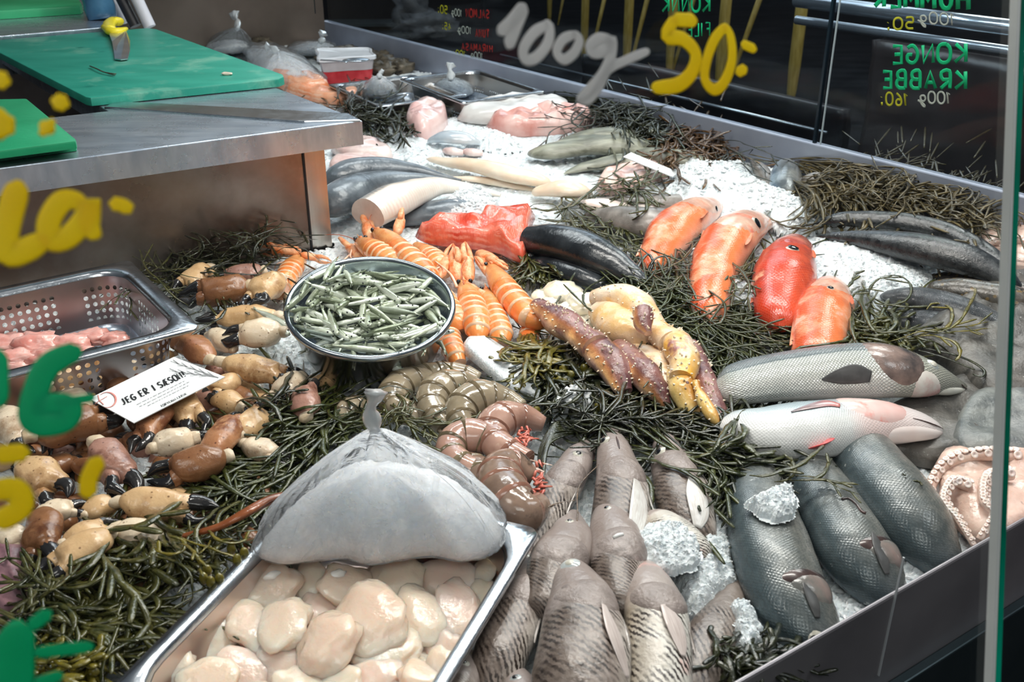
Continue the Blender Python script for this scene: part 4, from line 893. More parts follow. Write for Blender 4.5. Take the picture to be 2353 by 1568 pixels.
# ---------------------------------------------------------------- knotted clear bags of ice
bagm = film('bag_film', (.97, .98, 1), .03, .10, .36, (.93, .95, .97), bump=.55, bs=16, fres=1.25); bagice = mat('bag_ice', (.84, .87, .89), (.96, .97, .98), ns=70, nd=7, rough=.3, bump=1, bs=190, sss=.9, srad=(.035, .038, .042))
knotm = mat('bag_knot', (.62, .66, .68), (.82, .86, .88), ns=30, rough=.15, coat=.6, bump=.7, bs=60, tr=.5, ior=1.2)
def bag(base, z0, ap, zt, kn, label, fill=.55, prof=None, name='ice_bag', icem_=None, kr=.007, seed=0, flare=True, fm=None):
    """base outline px at z0; ap=(px,py) of the gathered neck at height zt; kn list of (px,py,z) for the tied end"""
    o = outline([tuple(P(x, y, z0)) for x, y in base], 14); n = len(o); c = sum(o, V((0, 0, 0)))/n; top = P(ap[0], ap[1], zt)
    t = thing(name, tuple(V((c.x, c.y, z0))), label, 'bag of ice')
    prof = prof or [(0, .93, .0), (.03, 1.0, .07), (.10, .99, .17), (.28, .87, .37), (.50, .66, .58), (.70, .43, .76), (.86, .22, .90), (.95, .10, .98), (1, .045, 1)]
    pr = cr(prof, 26); R = []
    for i, (q, k, h) in enumerate(pr):
        row = []; ctr = c.lerp(top, max(0, q)); ctr.z = z0+(zt-z0)*h
        for j, p in enumerate(o):
            a = 2*PI*j/n; pl = 1+(.03+.09*q*q)*math.sin(a*11+seed+3*noise.noise(V((math.cos(a)*2, math.sin(a)*2, seed))))*(1 if q > .2 else .3)-.045*(.3+q)*abs(math.sin(a*17+4*noise.noise(V((math.cos(a)*3, math.sin(a)*3, seed+q)))))**6+.05*noise.noise(V((math.cos(a)*2, math.sin(a)*2, q*3+seed)))
            v = (p-c)*k*pl; row.append(V((ctr.x+v.x, ctr.y+v.y, max(z0+.0005, ctr.z+noise.noise(V((p.x*20, p.y*20, q*4)))*.006*(1-q)))))
        R.append(row)
    MB().rings(R, cap=(True, True)).build('film', fm or bagm, t)
    R = []
    for i in range(15):
        q = i/14; k = max(0, 1-q**1.5)**.62; row = []; ctr = c.lerp(top, q*.62)
        for p in o:
            v = (p-c)*(.93*k+.01); g = noise.noise(V((p.x*k, p.y*k, q))*60+V((seed, 0, 0)))*.005+noise.noise(V((ctr.x+v.x, ctr.y+v.y, q))*170)*.003; row.append(V((ctr.x+v.x, ctr.y+v.y, z0+.003+(zt-z0)*fill*q+g*(1 if i else 0))))
        R.append(row)
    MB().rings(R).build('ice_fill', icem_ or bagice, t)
    K = [V(x) for x in cr([tuple(top-V((0, 0, .003)))]+[tuple(P(*q)) for q in kn], 12)]; mb = MB()
    rs = [kr*x for x in (.7, .6, .95, 1.1, 1.1, .95, .65, .5, .6, .8, 1.05, 1.3)]; R = []
    for i in range(12):
        T = (K[min(11, i+1)]-K[max(0, i-1)]).normalized(); S = T.cross(V((0, 1, 0))).normalized(); U = S.cross(T)
        R.append([K[i]+(S*math.cos(a)+U*math.sin(a)*.7)*rs[i]*(1+.16*math.sin(a*5+i)*(i > 6 or i < 2)) for a in [2*PI*j/20 for j in range(20)]])
    mb.rings(R).build('knot', knotm, t); return t
# ================================================================ SEAFOOD: placed
# ---- grey striped fish, heads up
pe = dict(stripes=(8, (.030, .020, .016), 1.0, 3.5, .42), bump=.5, bs=170, coat=.55, rough=.3)
PV = [(0, (.66, .63, .59)), (.11, (.56, .51, .47)), (.17, (.33, .275, .245)), (.24, (.235, .19, .165)), (.40, (.17, .135, .115)), (.5, (.16, .125, .10)), (.75, (.4, .35, .3)), (1, (.80, .77, .73))]
perch = mat('perch_skin', (.55, .51, .48), (1, .98, .96), ns=60, nd=6, vr=PV, vn=.10, ur=[(.0, (0, 0, 0, 0)), (.62, (.5, .43, .41, 0)), (.72, (.25, .20, .18, .9)), (.90, (.31, .255, .235, .95))], **pe)
PV2 = [(0, (.74, .74, .71)), (.20, (.72, .69, .64)), (.33, (.56, .51, .45)), (.42, (.45, .38, .30)), (.5, (.30, .25, .2)), (1, (.9, .9, .88))]
perch_w = mat('perch_belly_up', (.8, .77, .73), (1, 1, .98), ns=45, nd=6, vr=PV2, ur=[(0, (0, 0, 0, 0)), (.70, (.6, .5, .46, 0)), (.76, (.30, .24, .22, .85)), (.95, (.36, .29, .27, .9))], blot=[((.78, .38, .34), 11, .60, .12)], **pe)
perch_d = mat('perch_tail_dark', (.6, .56, .52), (.95, .92, .88), ns=45, nd=6, vr=[(0, (.34, .29, .26)), (.25, (.30, .26, .24)), (.5, (.15, .12, .11)), (1, (.3, .27, .25))], **pe)
gillm = mat('perch_gill', (.20, .16, .145), (.36, .30, .275), ns=36, nd=8, rough=.34, coat=.4, bump=.8, bs=220, blot=[((.50, .32, .32), 14, .60, .15), ((.16, .13, .12), 34, .56, .1)])
finw = mat('fin_pale', (.38, .33, .30), (.58, .53, .49), ns=30, rough=.25, coat=.5); find = mat('fin_dark', (.04, .045, .05), (.12, .12, .12), ns=40, rough=.25, coat=.6); finp = mat('fin_pink', (.62, .30, .26), (.80, .58, .52), ns=30, rough=.25, coat=.5)
throatw = mat('throat_white', (.60, .58, .55), (.80, .79, .76), ns=30, nd=5, rough=.25, coat=.5, bump=.4, streak=(6, 40, (.50, .42, .38), .5)); finray = mat('fin_rays', (.46, .38, .35), (.62, .52, .48), ns=30, rough=.28, coat=.5, bump=.4, streak=(2, 60, (.78, .70, .66), .7))
G1 = 'grey striped fish packed heads up'
def pch(pts, label, m=perch, zb=0, lift=None, e=None, gl=None, fn=True, jaw=None, mouth=True, asp=.80, cm=None, pf=None):
    h = pts[-4] if len(pts) > 4 else pts[-3]; x1, y1 = pts[-2][0], pts[-2][1]; hx, hy = (h[0]+pts[-3][0])/2, (h[1]+pts[-3][1])/2
    gl = (hx, hy, (x1+hx)/2, (y1+hy)/2, .02, .40, .0026, -.05) if gl is None else None; e = (e[0], e[1], e[2]*1.45)+tuple(e[3:])
    fs_ = [('pectoral_fin', .44, .50, .07, 16, -80, finw, .4)] if fn else []
    tx, ty, tr_ = pts[-1]; mo = [(tx+tr_*.9, ty+16), (tx+tr_*1.15, ty+26), (tx+tr_*1.5, ty+44)]
    r = fish('grey_fish', pts, label, m, zb, asp, lift, eyes=[e] if e else (), gill=gl, gm=gillm, fins=fs_, mouth=(mo, .0013) if mouth and jaw else None, group=G1, noise_=.0022, seed=pts[0][0], n=40, jaw=jaw, head=(hx, hy))
    if pf:
        o_ = surf_fin(r[1], r[0], pf[0], pf[3]); o_['label'] = 'pale ribbed pectoral fin'
    return r
pch([(1195, 1290, 40), (1235, 1210, 48), (1272, 1150, 50), (1305, 1095, 44), (1332, 1050, 33), (1352, 1018, 12)], 'grey striped fish at the back left of the heads up group, mouth open', zb=.0, lift=[0, 0, .003, .008, .012, .014], e=(1329, 1043, 8), jaw=([(1330, 1075, 12), (1352, 1045, 15), (1368, 1018, 4)], .016, gillm))
pch([(1420, 1340, 52), (1426, 1240, 66), (1430, 1160, 64), (1424, 1095, 54), (1412, 1036, 38), (1404, 988, 13)], 'tallest grey fish of the group, white pectoral fin and mouth gaping upwards', zb=.004, lift=[0, .003, .006, .012, .018, .022], e=(1388, 1014, 10), pf=([(1462, 1106, 10), (1468, 1150, 25), (1462, 1200, 24), (1450, 1245, 10)], .036, [0, .002, 0, -.004], throatw), jaw=([(1432, 1070, 18), (1432, 1025, 20), (1424, 988, 5)], .022, gillm))
pch([(1600, 1270, 46), (1583, 1200, 62), (1564, 1130, 62), (1545, 1070, 47), (1530, 1025, 31), (1520, 995, 10)], 'grey fish with white throat standing right of the tallest, chin towards the sea bass', zb=.003, lift=[0, .003, .006, .010, .014, .016], e=(1515, 1040, 11), pf=([(1590, 1100, 10), (1600, 1140, 27), (1606, 1182, 24), (1602, 1214, 10)], .034, [0, 0, -.002, -.006], throatw))
pch([(1245, 1425, 48), (1268, 1345, 62), (1292, 1280, 66), (1312, 1230, 48), (1318, 1182, 14)], 'brownish grey fish head behind the big striped fish, beside the pan corner', zb=.022, e=(1309, 1198, 7), fn=False, cm=1)
pch([(1440, 1420, 46), (1420, 1340, 58), (1420, 1270, 62), (1408, 1205, 50), (1392, 1155, 16)], 'grey fish with a white crumb on its cheek in the middle of the group', zb=.024, e=(1394, 1168, 7), fn=False)
fish('grey_fish', [(1625, 1290, 26), (1590, 1258, 40), (1548, 1226, 44), (1508, 1200, 34), (1476, 1192, 12)], 'small grey fish head lying sideways with a lump of ice on it', perch_w, .024, .7, eyes=[(1485, 1190, 7)], group=G1, mouth=([(.9, .12), (.97, .2), (.99, .3)], .001), noise_=.002)
pch([(1105, 1630, 50), (1145, 1520, 62), (1185, 1430, 62), (1213, 1360, 55), (1216, 1310, 40), (1204, 1268, 13)], 'striped fish squeezed along the right edge of the scallop pan', zb=.004, lift=[-.01, 0, .004, .008, .012, .014], e=(1205, 1280, 9))
pch([(1345, 1700, 112), (1335, 1580, 110), (1342, 1470, 98), (1335, 1380, 72), (1318, 1325, 46), (1304, 1286, 17)], 'biggest striped fish in the front, bulging pale eye and long pale fin', zb=.012, e=(1310, 1297, 15, eye_pale, eye_w, .45), pf=([(1386, 1392, 8), (1404, 1445, 22), (1424, 1505, 18), (1440, 1560, 6)], .062, [0, 0, -.004, -.010], finray), lift=[-.01, 0, .010, .020, .026, .028])
pch([(1505, 1690, 76), (1512, 1570, 76), (1510, 1460, 73), (1500, 1385, 65), (1486, 1330, 45), (1472, 1291, 14)], 'white bellied fish with pink gills right of the biggest striped fish', perch_w, zb=.010, e=(1458, 1312, 9), pf=([(1525, 1392, 12), (1545, 1430, 26), (1560, 1475, 20), (1568, 1510, 6)], .046, [0, 0, -.004, -.010], finray), lift=[-.01, 0, .008, .014, .018, .02])
fish('grey_fish', [(1560, 1660, 46), (1600, 1550, 66), (1640, 1465, 60), (1668, 1400, 44), (1690, 1350, 26)], 'dark striped fish tail half buried in ice near the front rail', perch_d, -.005, .7, group=G1, fins=[('dorsal_fin', .3, .75, .47, 16, -20, find)], noise_=.003)
pch([(1030, 1650, 50), (1055, 1575, 50), (1072, 1535, 34), (1080, 1505, 14)], 'small grey fish head peeping up at the bottom beside the pan edge', zb=.012, e=(1064, 1524, 10), fn=False, gl=0, mouth=False)
pch([(1205, 1640, 50), (1195, 1590, 44), (1188, 1550, 24)], 'grey fish head tip at the bottom edge between two striped fish', zb=.012, e=(1184, 1558, 9, eye_pale), fn=False, gl=0, mouth=False)
m_ = MB(); c0, c1 = P(1410, 1236, .085), P(1432, 1228, .085); tube(m_, [c0, c0.lerp(c1, .5)+V((0, .001, 0)), c1], [.0018, .0022, .0018], 8); tag(m_.build('white_crumb', mat('crumb', (.85, .85, .83), rough=.4)), 'tiny white crumb on the cheek of a grey fish', 'crumb')
# ---- blue-grey fish at the right, heads at the front rail
BV = [(0, (.055, .080, .090)), (.12, (.085, .115, .125)), (.20, (.15, .165, .16)), (.34, (.215, .21, .185)), (.46, (.33, .31, .28)), (.5, (.38, .36, .33)), (.9, (.10, .13, .15)), (1, (.075, .115, .135))]
blue_f = mat('blue_grey_skin', (.62, .68, .72), (1.0, 1.0, 1.0), ns=70, nd=6, vr=BV, vn=.10, rough=.27, coat=.5, metal=.15, bump=.3, bs=190, streak=(60, 90, (.05, .06, .06), .45), scales=(120, 76, (.07, .08, .08), .18), blot=[((.50, .52, .50), 55, .66, .05)])
bgill = mat('blue_fish_gill', (.10, .105, .10), (.22, .20, .18), ns=30, rough=.2, coat=.6, bump=.3, blot=[((.27, .20, .18), 14, .56, .12)]); rawg = mat('gill_slit', (.02, .018, .018), (.09, .05, .045), ns=26, rough=.25, coat=.6)
G2 = 'blue grey fish against the front rail'
for pts, lb, hd, lf in (([(1728, 1090, 60), (1743, 1160, 76), (1765, 1240, 86), (1790, 1320, 90), (1822, 1395, 88), (1860, 1450, 78), (1893, 1492, 62)], 'blue grey fish nearest the striped fish, pectoral fin and dark eye at the rail', 1, [0, 0, 0, -.006, -.014, -.022, -.03]),
        ([(1850, 1060, 54), (1888, 1140, 72), (1935, 1220, 80), (1982, 1295, 82), (2025, 1352, 68), (2052, 1388, 44)], 'middle blue grey fish with a small red thread on its back', 1, [0, 0, -.002, -.01, -.02, -.028]),
        ([(1930, 980, 56), (1985, 1055, 74), (2045, 1135, 84), (2105, 1215, 82), (2150, 1275, 66), (2180, 1310, 46)], 'rightmost blue grey fish beside the pink octopus', 0, [0, 0, -.002, -.01, -.02, -.028])):
    o, b = fish('blue_grey_fish', pts, lb, blue_f, -.004, .80, lift=[x-.004 for x in lf], group=G2, n=36, seg=26, noise_=.0015,
        fins=([('dorsal_fin', .2, .5, .97, 10, -8, find)] if hd and pts[0][0] < 1800 else []), eyes=[(1874, 1474, 22, eye_w, eye_b, .62)] if hd and pts[0][0] < 1800 else ())
    if hd:
        x_, y_ = pts[-3][0]+26, pts[-3][1]-40; surf_fin(b, o, [(x_-4, y_-30, 3), (x_+8, y_, 13), (x_+22, y_+36, 14), (x_+30, y_+66, 6)], mat('fin_slate', (.03, .03, .03), (.1, .1, .1)))
        b.patch(.76, .84, .22, .48, .0026, bow=.05, nu=12, nv=14).build('gill_cover', bgill, o); b.patch(.745, .80, .20, .47, .0014, bow=.02).build('gill_slit', rawg, o)
m_ = MB(); tube(m_, [V(x) for x in cr([tuple(P(x, y, .088)) for x, y in ((1935, 1148), (1950, 1146), (1968, 1160), (1980, 1176), (1990, 1180))], 14)], .0016, 6); tag(m_.build('red_thread', rawg), 'thin red thread of gill on the middle blue grey fish', 'scrap')
# ---- two sea bass
SV = [(0, (.80, .80, .76)), (.10, (.82, .81, .76)), (.17, (.70, .71, .66)), (.222, (.60, .63, .60)), (.232, (.16, .20, .22)), (.245, (.34, .38, .40)), (.32, (.15, .19, .22)), (.5, (.10, .13, .16)), (.7, (.4, .42, .42)), (.85, (.9, .88, .85)), (1, (.92, .92, .88))]
bass = mat('bass_skin', (.85, .87, .85), (1, 1, 1), ns=20, vr=SV, vn=.02, rough=.24, coat=.5, metal=.15, bump=.8, bs=160, scales=(100, 78, (.20, .22, .22), .5), ur=[(0, (0, 0, 0, 0)), (.70, (.5, .5, .4, 0)), (.76, (.50, .49, .38, .65)), (.92, (.28, .28, .22, .8))])
bass_g = mat('bass_gill', (.03, .032, .035), (.36, .25, .21), ns=16, nd=7, rough=.2, coat=.7, bump=.5, bs=80)
o, b = fish('sea_bass', [(1640, 905, 30), (1680, 893, 52), (1760, 878, 61), (1880, 865, 68), (1980, 860, 70), (2065, 864, 62), (2130, 874, 46), (2180, 884, 27), (2212, 889, 10)], 'large scaly silver sea bass with dark head pointing right', bass, .015, .78, n=44, seg=30, head=(2000, 862), eyes=[(2143, 838, 15, eye_pale, eye_w, .55)], noise_=.0008,
    mouth=([(.985, .02), (.95, .06), (.93, .10)], .0018))
surf_fin(b, o, [(1888, 872, 2), (1925, 866, 17), (1965, 860, 23), (2000, 866, 13)], mat('fin_slate', (.035, .036, .036), (.13, .125, .115), ns=20, rough=.25, coat=.5, streak=(2, 60, (.02, .02, .02), .6)))
b.patch(b.u(1990, 862), b.u(2090, 866), .04, .46, .0022, bow=-.03, nu=12, nv=14).build('gill_cover', bass_g, o)
b.patch(b.u(2060, 862), b.u(2120, 870), -.14, .14, .0016, bow=.02).build('gill_plate', mat('bass_cheek', (.62, .56, .50), (.82, .78, .72), ns=20, rough=.2, coat=.5, blot=[((.66, .38, .36), 12, .55, .12)]), o)
b.patch(b.u(2130, 874), .99, -.10, .05, .0026, bow=.0).build('lower_jaw', mat('bass_jaw', (.55, .54, .45), (.78, .77, .70), ns=20, rough=.2, coat=.5), o)
RV = [(0, (.80, .79, .77)), (.16, (.78, .78, .77)), (.24, (.50, .57, .60)), (.32, (.25, .33, .37)), (.5, (.25, .32, .36)), (.8, (.9, .85, .84)), (1, (.95, .94, .92))]
bass2 = mat('bass_belly_skin', (.88, .89, .88), (1, 1, 1), ns=20, vr=RV, vn=.03, rough=.24, coat=.6, bump=.4, bs=150, scales=(110, 80, (.5, .54, .56), .2), ur=[(0, (0, 0, 0, 0)), (.60, (.82, .5, .46, 0)), (.72, (.80, .56, .52, .7)), (.95, (.80, .72, .70, .9))], blot=[((.72, .16, .14), 7.5, .64, .10)])
o, b = fish('sea_bass', [(1665, 985, 36), (1700, 992, 52), (1760, 1001, 65), (1850, 997, 73), (1930, 988, 70), (2010, 980, 58), (2080, 980, 45), (2130, 986, 30), (2152, 990, 15)], 'white bellied sea bass with blood red patches lying in front of the scaly one', bass2, .010, .80, head=(1940, 988), n=44, seg=30, noise_=.001,
    mouth=([(.99, .12), (.93, .13), (.86, .15), (.80, .16)], .0014))
b.patch(b.u(1945, 988), b.u(2060, 980), .12, .42, .0028, bow=-.04).build('gill_cover', mat('bass_blush', (.80, .48, .44), (.84, .70, .66), ns=14, rough=.2, coat=.6, blot=[((.86, .16, .10), 9, .54, .10)]), o)
b.patch(.64, .98, -.06, .10, .0024, bow=.0, nu=16).build('throat', mat('bass_throat', (.78, .64, .60), (.84, .77, .74), ns=14, rough=.2, coat=.5, bump=.3, bs=30), o)
surf_fin(b, o, [(1800, 1056, 2), (1842, 1046, 15), (1882, 1026, 24), (1908, 1008, 14)], mat('blood_patch', (.80, .66, .62), (.86, .76, .72), ns=16, rough=.22, coat=.5, ur=[(.35, (.7, .12, .12, 0)), (.80, (.66, .09, .09, 1))]), 'pelvic_fin')
surf_fin(b, o, [(1818, 948, 2), (1855, 938, 9), (1900, 929, 14), (1930, 934, 8)], mat('fin_blue', (.06, .09, .11), (.30, .20, .20), ns=20, rough=.2, coat=.5, ur=[(.5, (.6, .2, .2, 0)), (.95, (.62, .22, .20, .9))]))
# ---- grey flat fish and skate at the right
skate = mat('skate_skin', (.045, .043, .038), (.145, .135, .12), ns=26, nd=7, rough=.36, coat=.2, bump=.6, bs=170, blot=[((.42, .42, .40), 90, .64, .05)])
skate2 = mat('skate_skin_pale', (.09, .10, .10), (.21, .22, .205), ns=40, nd=6, rough=.34, coat=.2, bump=.5, bs=170)
slab('skate', [(2070, 830), (2130, 765), (2240, 700), (2420, 640), (2520, 900), (2300, 960), (2200, 900), (2140, 850)], .0, .045, skate, 'broad grey brown skate lying behind the sea bass head', 'fish', 1, .2)
slab('skate', [(1950, 1010), (2060, 950), (2190, 890), (2330, 870), (2460, 960), (2330, 1060), (2150, 1085), (2040, 1060), (1975, 1085)], -.004, .030, skate, 'dark grey skate wing under the white bellied bass snout', 'fish', 2, .2)
slab('skate', [(2185, 1050), (2200, 960), (2270, 905), (2420, 890), (2460, 1060), (2300, 1075)], .012, .026, skate2, 'pale grey skate wing just above the octopus', 'fish', 3, .15)
# ---- octopus
octm = mat('octopus_skin', (.58, .38, .30), (.80, .62, .53), ns=24, nd=7, rough=.18, coat=.8, bump=.5, bs=120, sss=.25, srad=(.01, .005, .004), blot=[((.42, .30, .26), 60, .60, .05)]); sukm = mat('octopus_sucker', (.80, .62, .55), (.92, .80, .74), ns=40, rough=.15, coat=.8, sss=.3, srad=(.006, .003, .002))
def octo(outl, z0, h, label, arms, seed):
    t = thing('octopus', tuple(P(*outl[0], z0)), label, 'octopus'); rn = random.Random(seed)
    pillow(MB(), outl, z0, h, seed, .25).build('body', octm, t)
    for k, (pts, r) in enumerate(arms):
        c = [V(x) for x in cr([tuple(P(x, y, z)) for x, y, z in pts], 26)]; rr = [r*(1-.55*i/25) for i in range(26)]; mb = MB(); tube(mb, c, rr, 12, .8); a = mb.build('arm', octm, t); mb = MB()
        for i in range(1, 25):
            T = (c[min(25, i+1)]-c[i-1]).normalized(); S = T.cross(V((0, 0, 1))).normalized()
            for q in ((-1, 1) if i % 2 else (1,)):
                n = (S*q*.45+V((0, -.4, .8))).normalized(); p = c[i]+n*rr[i]*.92; M3 = n.to_track_quat('Z', 'Y').to_matrix(); s_r = rr[i]*.55
                mb.rings([[p+M3 @ V((s_r*k2*math.cos(2*PI*j/12), s_r*k2*math.sin(2*PI*j/12), s_r*z2)) for j in range(12)] for k2, z2 in ((.75, -.2), (1, .1), (1, .35), (.75, .45), (.45, .35), (.2, .05))], cap=(False, True))
        x = mb.build('suckers', sukm, a); x['kind'] = 'stuff'
    return t
octo([(2130, 1110), (2180, 1050), (2260, 1034), (2380, 1040), (2480, 1110), (2450, 1190), (2300, 1262), (2235, 1258), (2175, 1195)], .0, .034, 'pink octopus with round white suckers behind the front rail on the right',
    [([(2340, 1050, .036), (2250, 1046, .040), (2175, 1066, .034), (2138, 1120, .022), (2150, 1170, .018), (2190, 1215, .016)], .010), ([(2230, 1120, .040), (2190, 1110, .040), (2170, 1150, .034), (2200, 1190, .028), (2225, 1230, .022), (2240, 1258, .014)], .008),
     ([(2320, 1090, .044), (2270, 1100, .046), (2262, 1150, .042), (2285, 1180, .038), (2270, 1210, .030), (2250, 1240, .020)], .009)], 3)
octo([(2235, 575), (2260, 545), (2330, 528), (2420, 540), (2430, 620), (2340, 625), (2280, 605)], .0, .026, 'small pale octopus arms at the right edge behind the black fish',
    [([(2400, 560, .03), (2320, 552, .034), (2262, 566, .03), (2290, 590, .026), (2360, 600, .024)], .009)], 5)
# ---- long black fish at the right
blk = mat('black_skin', (.014, .017, .02), (.06, .066, .07), ns=80, nd=5, rough=.16, coat=.8, bump=.5, bs=240, vr=[(0, (.55, .55, .52)), (.2, (.8, .8, .8)), (.5, (.5, .55, .6)), (1, (.5, .5, .5))])
blk_s = mat('black_scaled', (.018, .022, .026), (.06, .065, .07), ns=60, rough=.2, coat=.7, bump=.5, bs=200, scales=(150, 70, (.10, .11, .12), .6)); blk_b = mat('black_spotted', (.025, .022, .018), (.075, .065, .05), ns=60, rough=.2, coat=.7, bump=.4, bs=200, spots=[((.13, .085, .03), 90, .22)])
G3 = 'long black fish at the right'
for pts, lb, m, z in (([(1866, 516, 3), (1930, 507, 19), (2040, 511, 25), (2140, 528, 27), (2225, 560, 26), (2290, 600, 22), (2325, 635, 12)], 'topmost long black fish below the seaweed at the right', blk, .030),
        ([(1872, 543, 3), (1950, 548, 18), (2050, 565, 34), (2150, 586, 42), (2240, 612, 40), (2310, 645, 28), (2345, 668, 12)], 'thick glossy black fish with ice chips along its side', blk, .028),
        ([(2110, 640, 5), (2170, 640, 18), (2260, 655, 26), (2360, 680, 28), (2440, 700, 20)], 'dark fish mostly covered by ice, right of the ice slope', blk_b, .006),
        ([(2125, 668, 20), (2190, 672, 32), (2270, 684, 36), (2350, 700, 36), (2450, 730, 24)], 'spotted black brown fish coming out of the ice at the right', blk_b, .012),
        ([(2022, 680, 8), (2080, 686, 26), (2160, 704, 36), (2240, 730, 36), (2310, 760, 26)], 'black fish with fine scales under the olive seaweed at the right', blk_s, .010),
        ([(2060, 735, 20), (2130, 745, 32), (2200, 760, 32), (2280, 790, 22)], 'lowest black fish in the shadow of the skate', blk_s, -.004)):
    fish('black_fish', pts, lb, m, z, .85, group=G3, n=34, seg=20, noise_=.0012)
# ---- red fish
RDV = [(0, (.88, .42, .28)), (.12, (.90, .24, .08)), (.28, (.88, .125, .02)), (.42, (.76, .10, .03)), (.5, (.62, .13, .10)), (.8, (.9, .4, .3)), (1, (.88, .42, .28))]
def redm(nm, sc_, bl): return mat(nm, tuple(.75*x for x in sc_), sc_, ns=26, nd=7, vr=RDV, vn=.16, rough=.22, coat=.7, bump=.5, bs=200, scales=(90, 60, (.85, .42, .25), .09), blot=bl)
red_o = redm('orange_fish_skin', (1, 1, 1), [((.84, .42, .24), 12, .47, .16), ((.86, .46, .36), 24, .58, .10)]); red_d = redm('deep_red_skin', (.72, .34, .38), [((.30, .03, .02), 9, .50, .16), ((.80, .36, .22), 17, .60, .1)]); redh = mat('red_fish_head', (.55, .30, .22), (.80, .55, .42), ns=20, nd=6, rough=.2, coat=.7, bump=.5, bs=70, blot=[((.82, .20, .12), 11, .56, .12), ((.30, .22, .20), 14, .66, .1)]); redhd = mat('deep_red_head', (.36, .05, .04), (.66, .20, .14), ns=20, nd=6, rough=.18, coat=.8, bump=.4, bs=70)
G4 = 'red fish standing in the ice'
finr = mat('fin_red', (.55, .12, .05), (.80, .30, .16), ns=30, rough=.25, coat=.6)
for pts, lb, m, hm, ev, z in (([(1490, 640, 26), (1512, 588, 42), (1545, 535, 54), (1590, 500, 48), (1632, 482, 28), (1658, 478, 10)], 'orange fish farthest back on the left, pinkish side with its head in the ice', red_o, redh, (1645, 480, 8), .004),
        ([(1632, 740, 40), (1632, 680, 48), (1645, 610, 55), (1675, 555, 58), (1712, 525, 46), (1745, 515, 26), (1765, 518, 10)], 'large orange fish with grey cheek and black eye, second from the back', red_o, redh, (1738, 514, 15), .014),
        ([(1796, 760, 46), (1790, 700, 58), (1800, 645, 68), (1812, 600, 58), (1826, 570, 36), (1832, 552, 12)], 'deep red fish with a dark eye, darkest of the red fish', red_d, redhd, (1822, 572, 14), .010),
        ([(1880, 850, 54), (1883, 780, 60), (1893, 720, 62), (1905, 680, 48), (1910, 650, 16)], 'orange fish nearest the sea bass, behind its back', red_o, redh, (1908, 662, 8), .010)):
    o, b = fish('red_fish', pts, lb, m, z, .80, group=G4, n=32, seg=24, eyes=[(*ev, eye_w, eye_b, .75)], noise_=.003, fins=[('dorsal_fin', .15, .62, .47, 9, -4, finr), ('pectoral_fin', .50, .60, .10, 22, -34, finr, .4)])
    b.patch(.58, .92, .04, .42, .0022, bow=-.03, nu=12, nv=14).build('gill_cover', hm, o)
fish('red_fish', [(1628, 650, 10), (1655, 672, 24), (1700, 696, 28), (1750, 712, 22), (1790, 716, 10)], 'orange tail piece under the ice patch in front of the red fish', red_o, .010, .6, group=G4)
# ---- middle ground fish
blt = mat('black_tail_skin', (.012, .015, .018), (.06, .07, .08), ns=14, nd=6, rough=.2, coat=.5, bump=.4, bs=140, vr=[(0, (.45, .45, .45)), (.25, (.8, .8, .8)), (.36, (1.3, 1.45, 1.5)), (.5, (.9, 1, 1.1)), (1, (.5, .5, .5))]); cutr = mat('cut_red', (.20, .02, .02), (.45, .06, .05), ns=30, rough=.25, coat=.7)  # lighter band on the upper flank is a highlight put into the colour
G5 = 'black tail pieces behind the langoustines'
fish('black_tail', [(1216, 553, 33), (1290, 562, 46), (1370, 592, 46), (1428, 622, 35), (1480, 655, 20)], 'thick black fish tail piece right of the salmon fillet', blt, .016, .9, group=G5, cutm=cutr, noise_=.002, flat=.8)
fish('black_tail', [(1206, 598, 10), (1262, 614, 26), (1335, 640, 30), (1410, 668, 18), (1450, 680, 6)], 'smaller black fish tail below the thick one', blt, .0, .85, group=G5, noise_=.002)
greyf = mat('grey_brown_skin', (.16, .15, .14), (.34, .32, .30), ns=20, nd=6, rough=.24, coat=.6, bump=.5, bs=140, vr=[(0, (.9, .85, .8)), (.3, (.9, .9, .9)), (.5, (.6, .65, .7)), (1, (.9, .85, .8))])
fish('grey_brown_fish', [(1335, 466, 6), (1400, 466, 14), (1480, 470, 22), (1560, 466, 20)], 'slim grey brown fish lying above the pink bellied one in the ice', greyf, .012, .8)
fish('grey_brown_fish', [(1340, 500, 12), (1410, 506, 32), (1490, 520, 42), (1570, 520, 40)], 'plump dark grey fish left of the orange fish', greyf, -.002, .8)
slab('fish_belly', [(1325, 474), (1400, 472), (1485, 482), (1520, 492), (1440, 497), (1370, 488)], .022, .016, mat('pink_belly', (.85, .66, .58), (.92, .84, .78), ns=14, rough=.25, coat=.4), 'pinkish white belly strip on the dark grey fish', 'fish', 3)
cod = mat('cod_skin', (.12, .12, .095), (.42, .42, .36), ns=9, nd=6, stretch=(1, 5, 3), rough=.28, coat=.5, bump=.4, bs=120, vr=[(0, (.95, .95, .9)), (.15, (.8, .8, .72)), (.3, (.85, .9, .8)), (.42, (1.4, 1.5, 1.5)), (.5, (1.5, 1.6, 1.7)), (1, (.9, .9, .85))]); codw = mat('white_flesh', (.68, .64, .58), (.84, .81, .76), ns=14, rough=.28, coat=.4, bump=.3, bs=60)
G6 = 'grey green fillets stacked at the back'
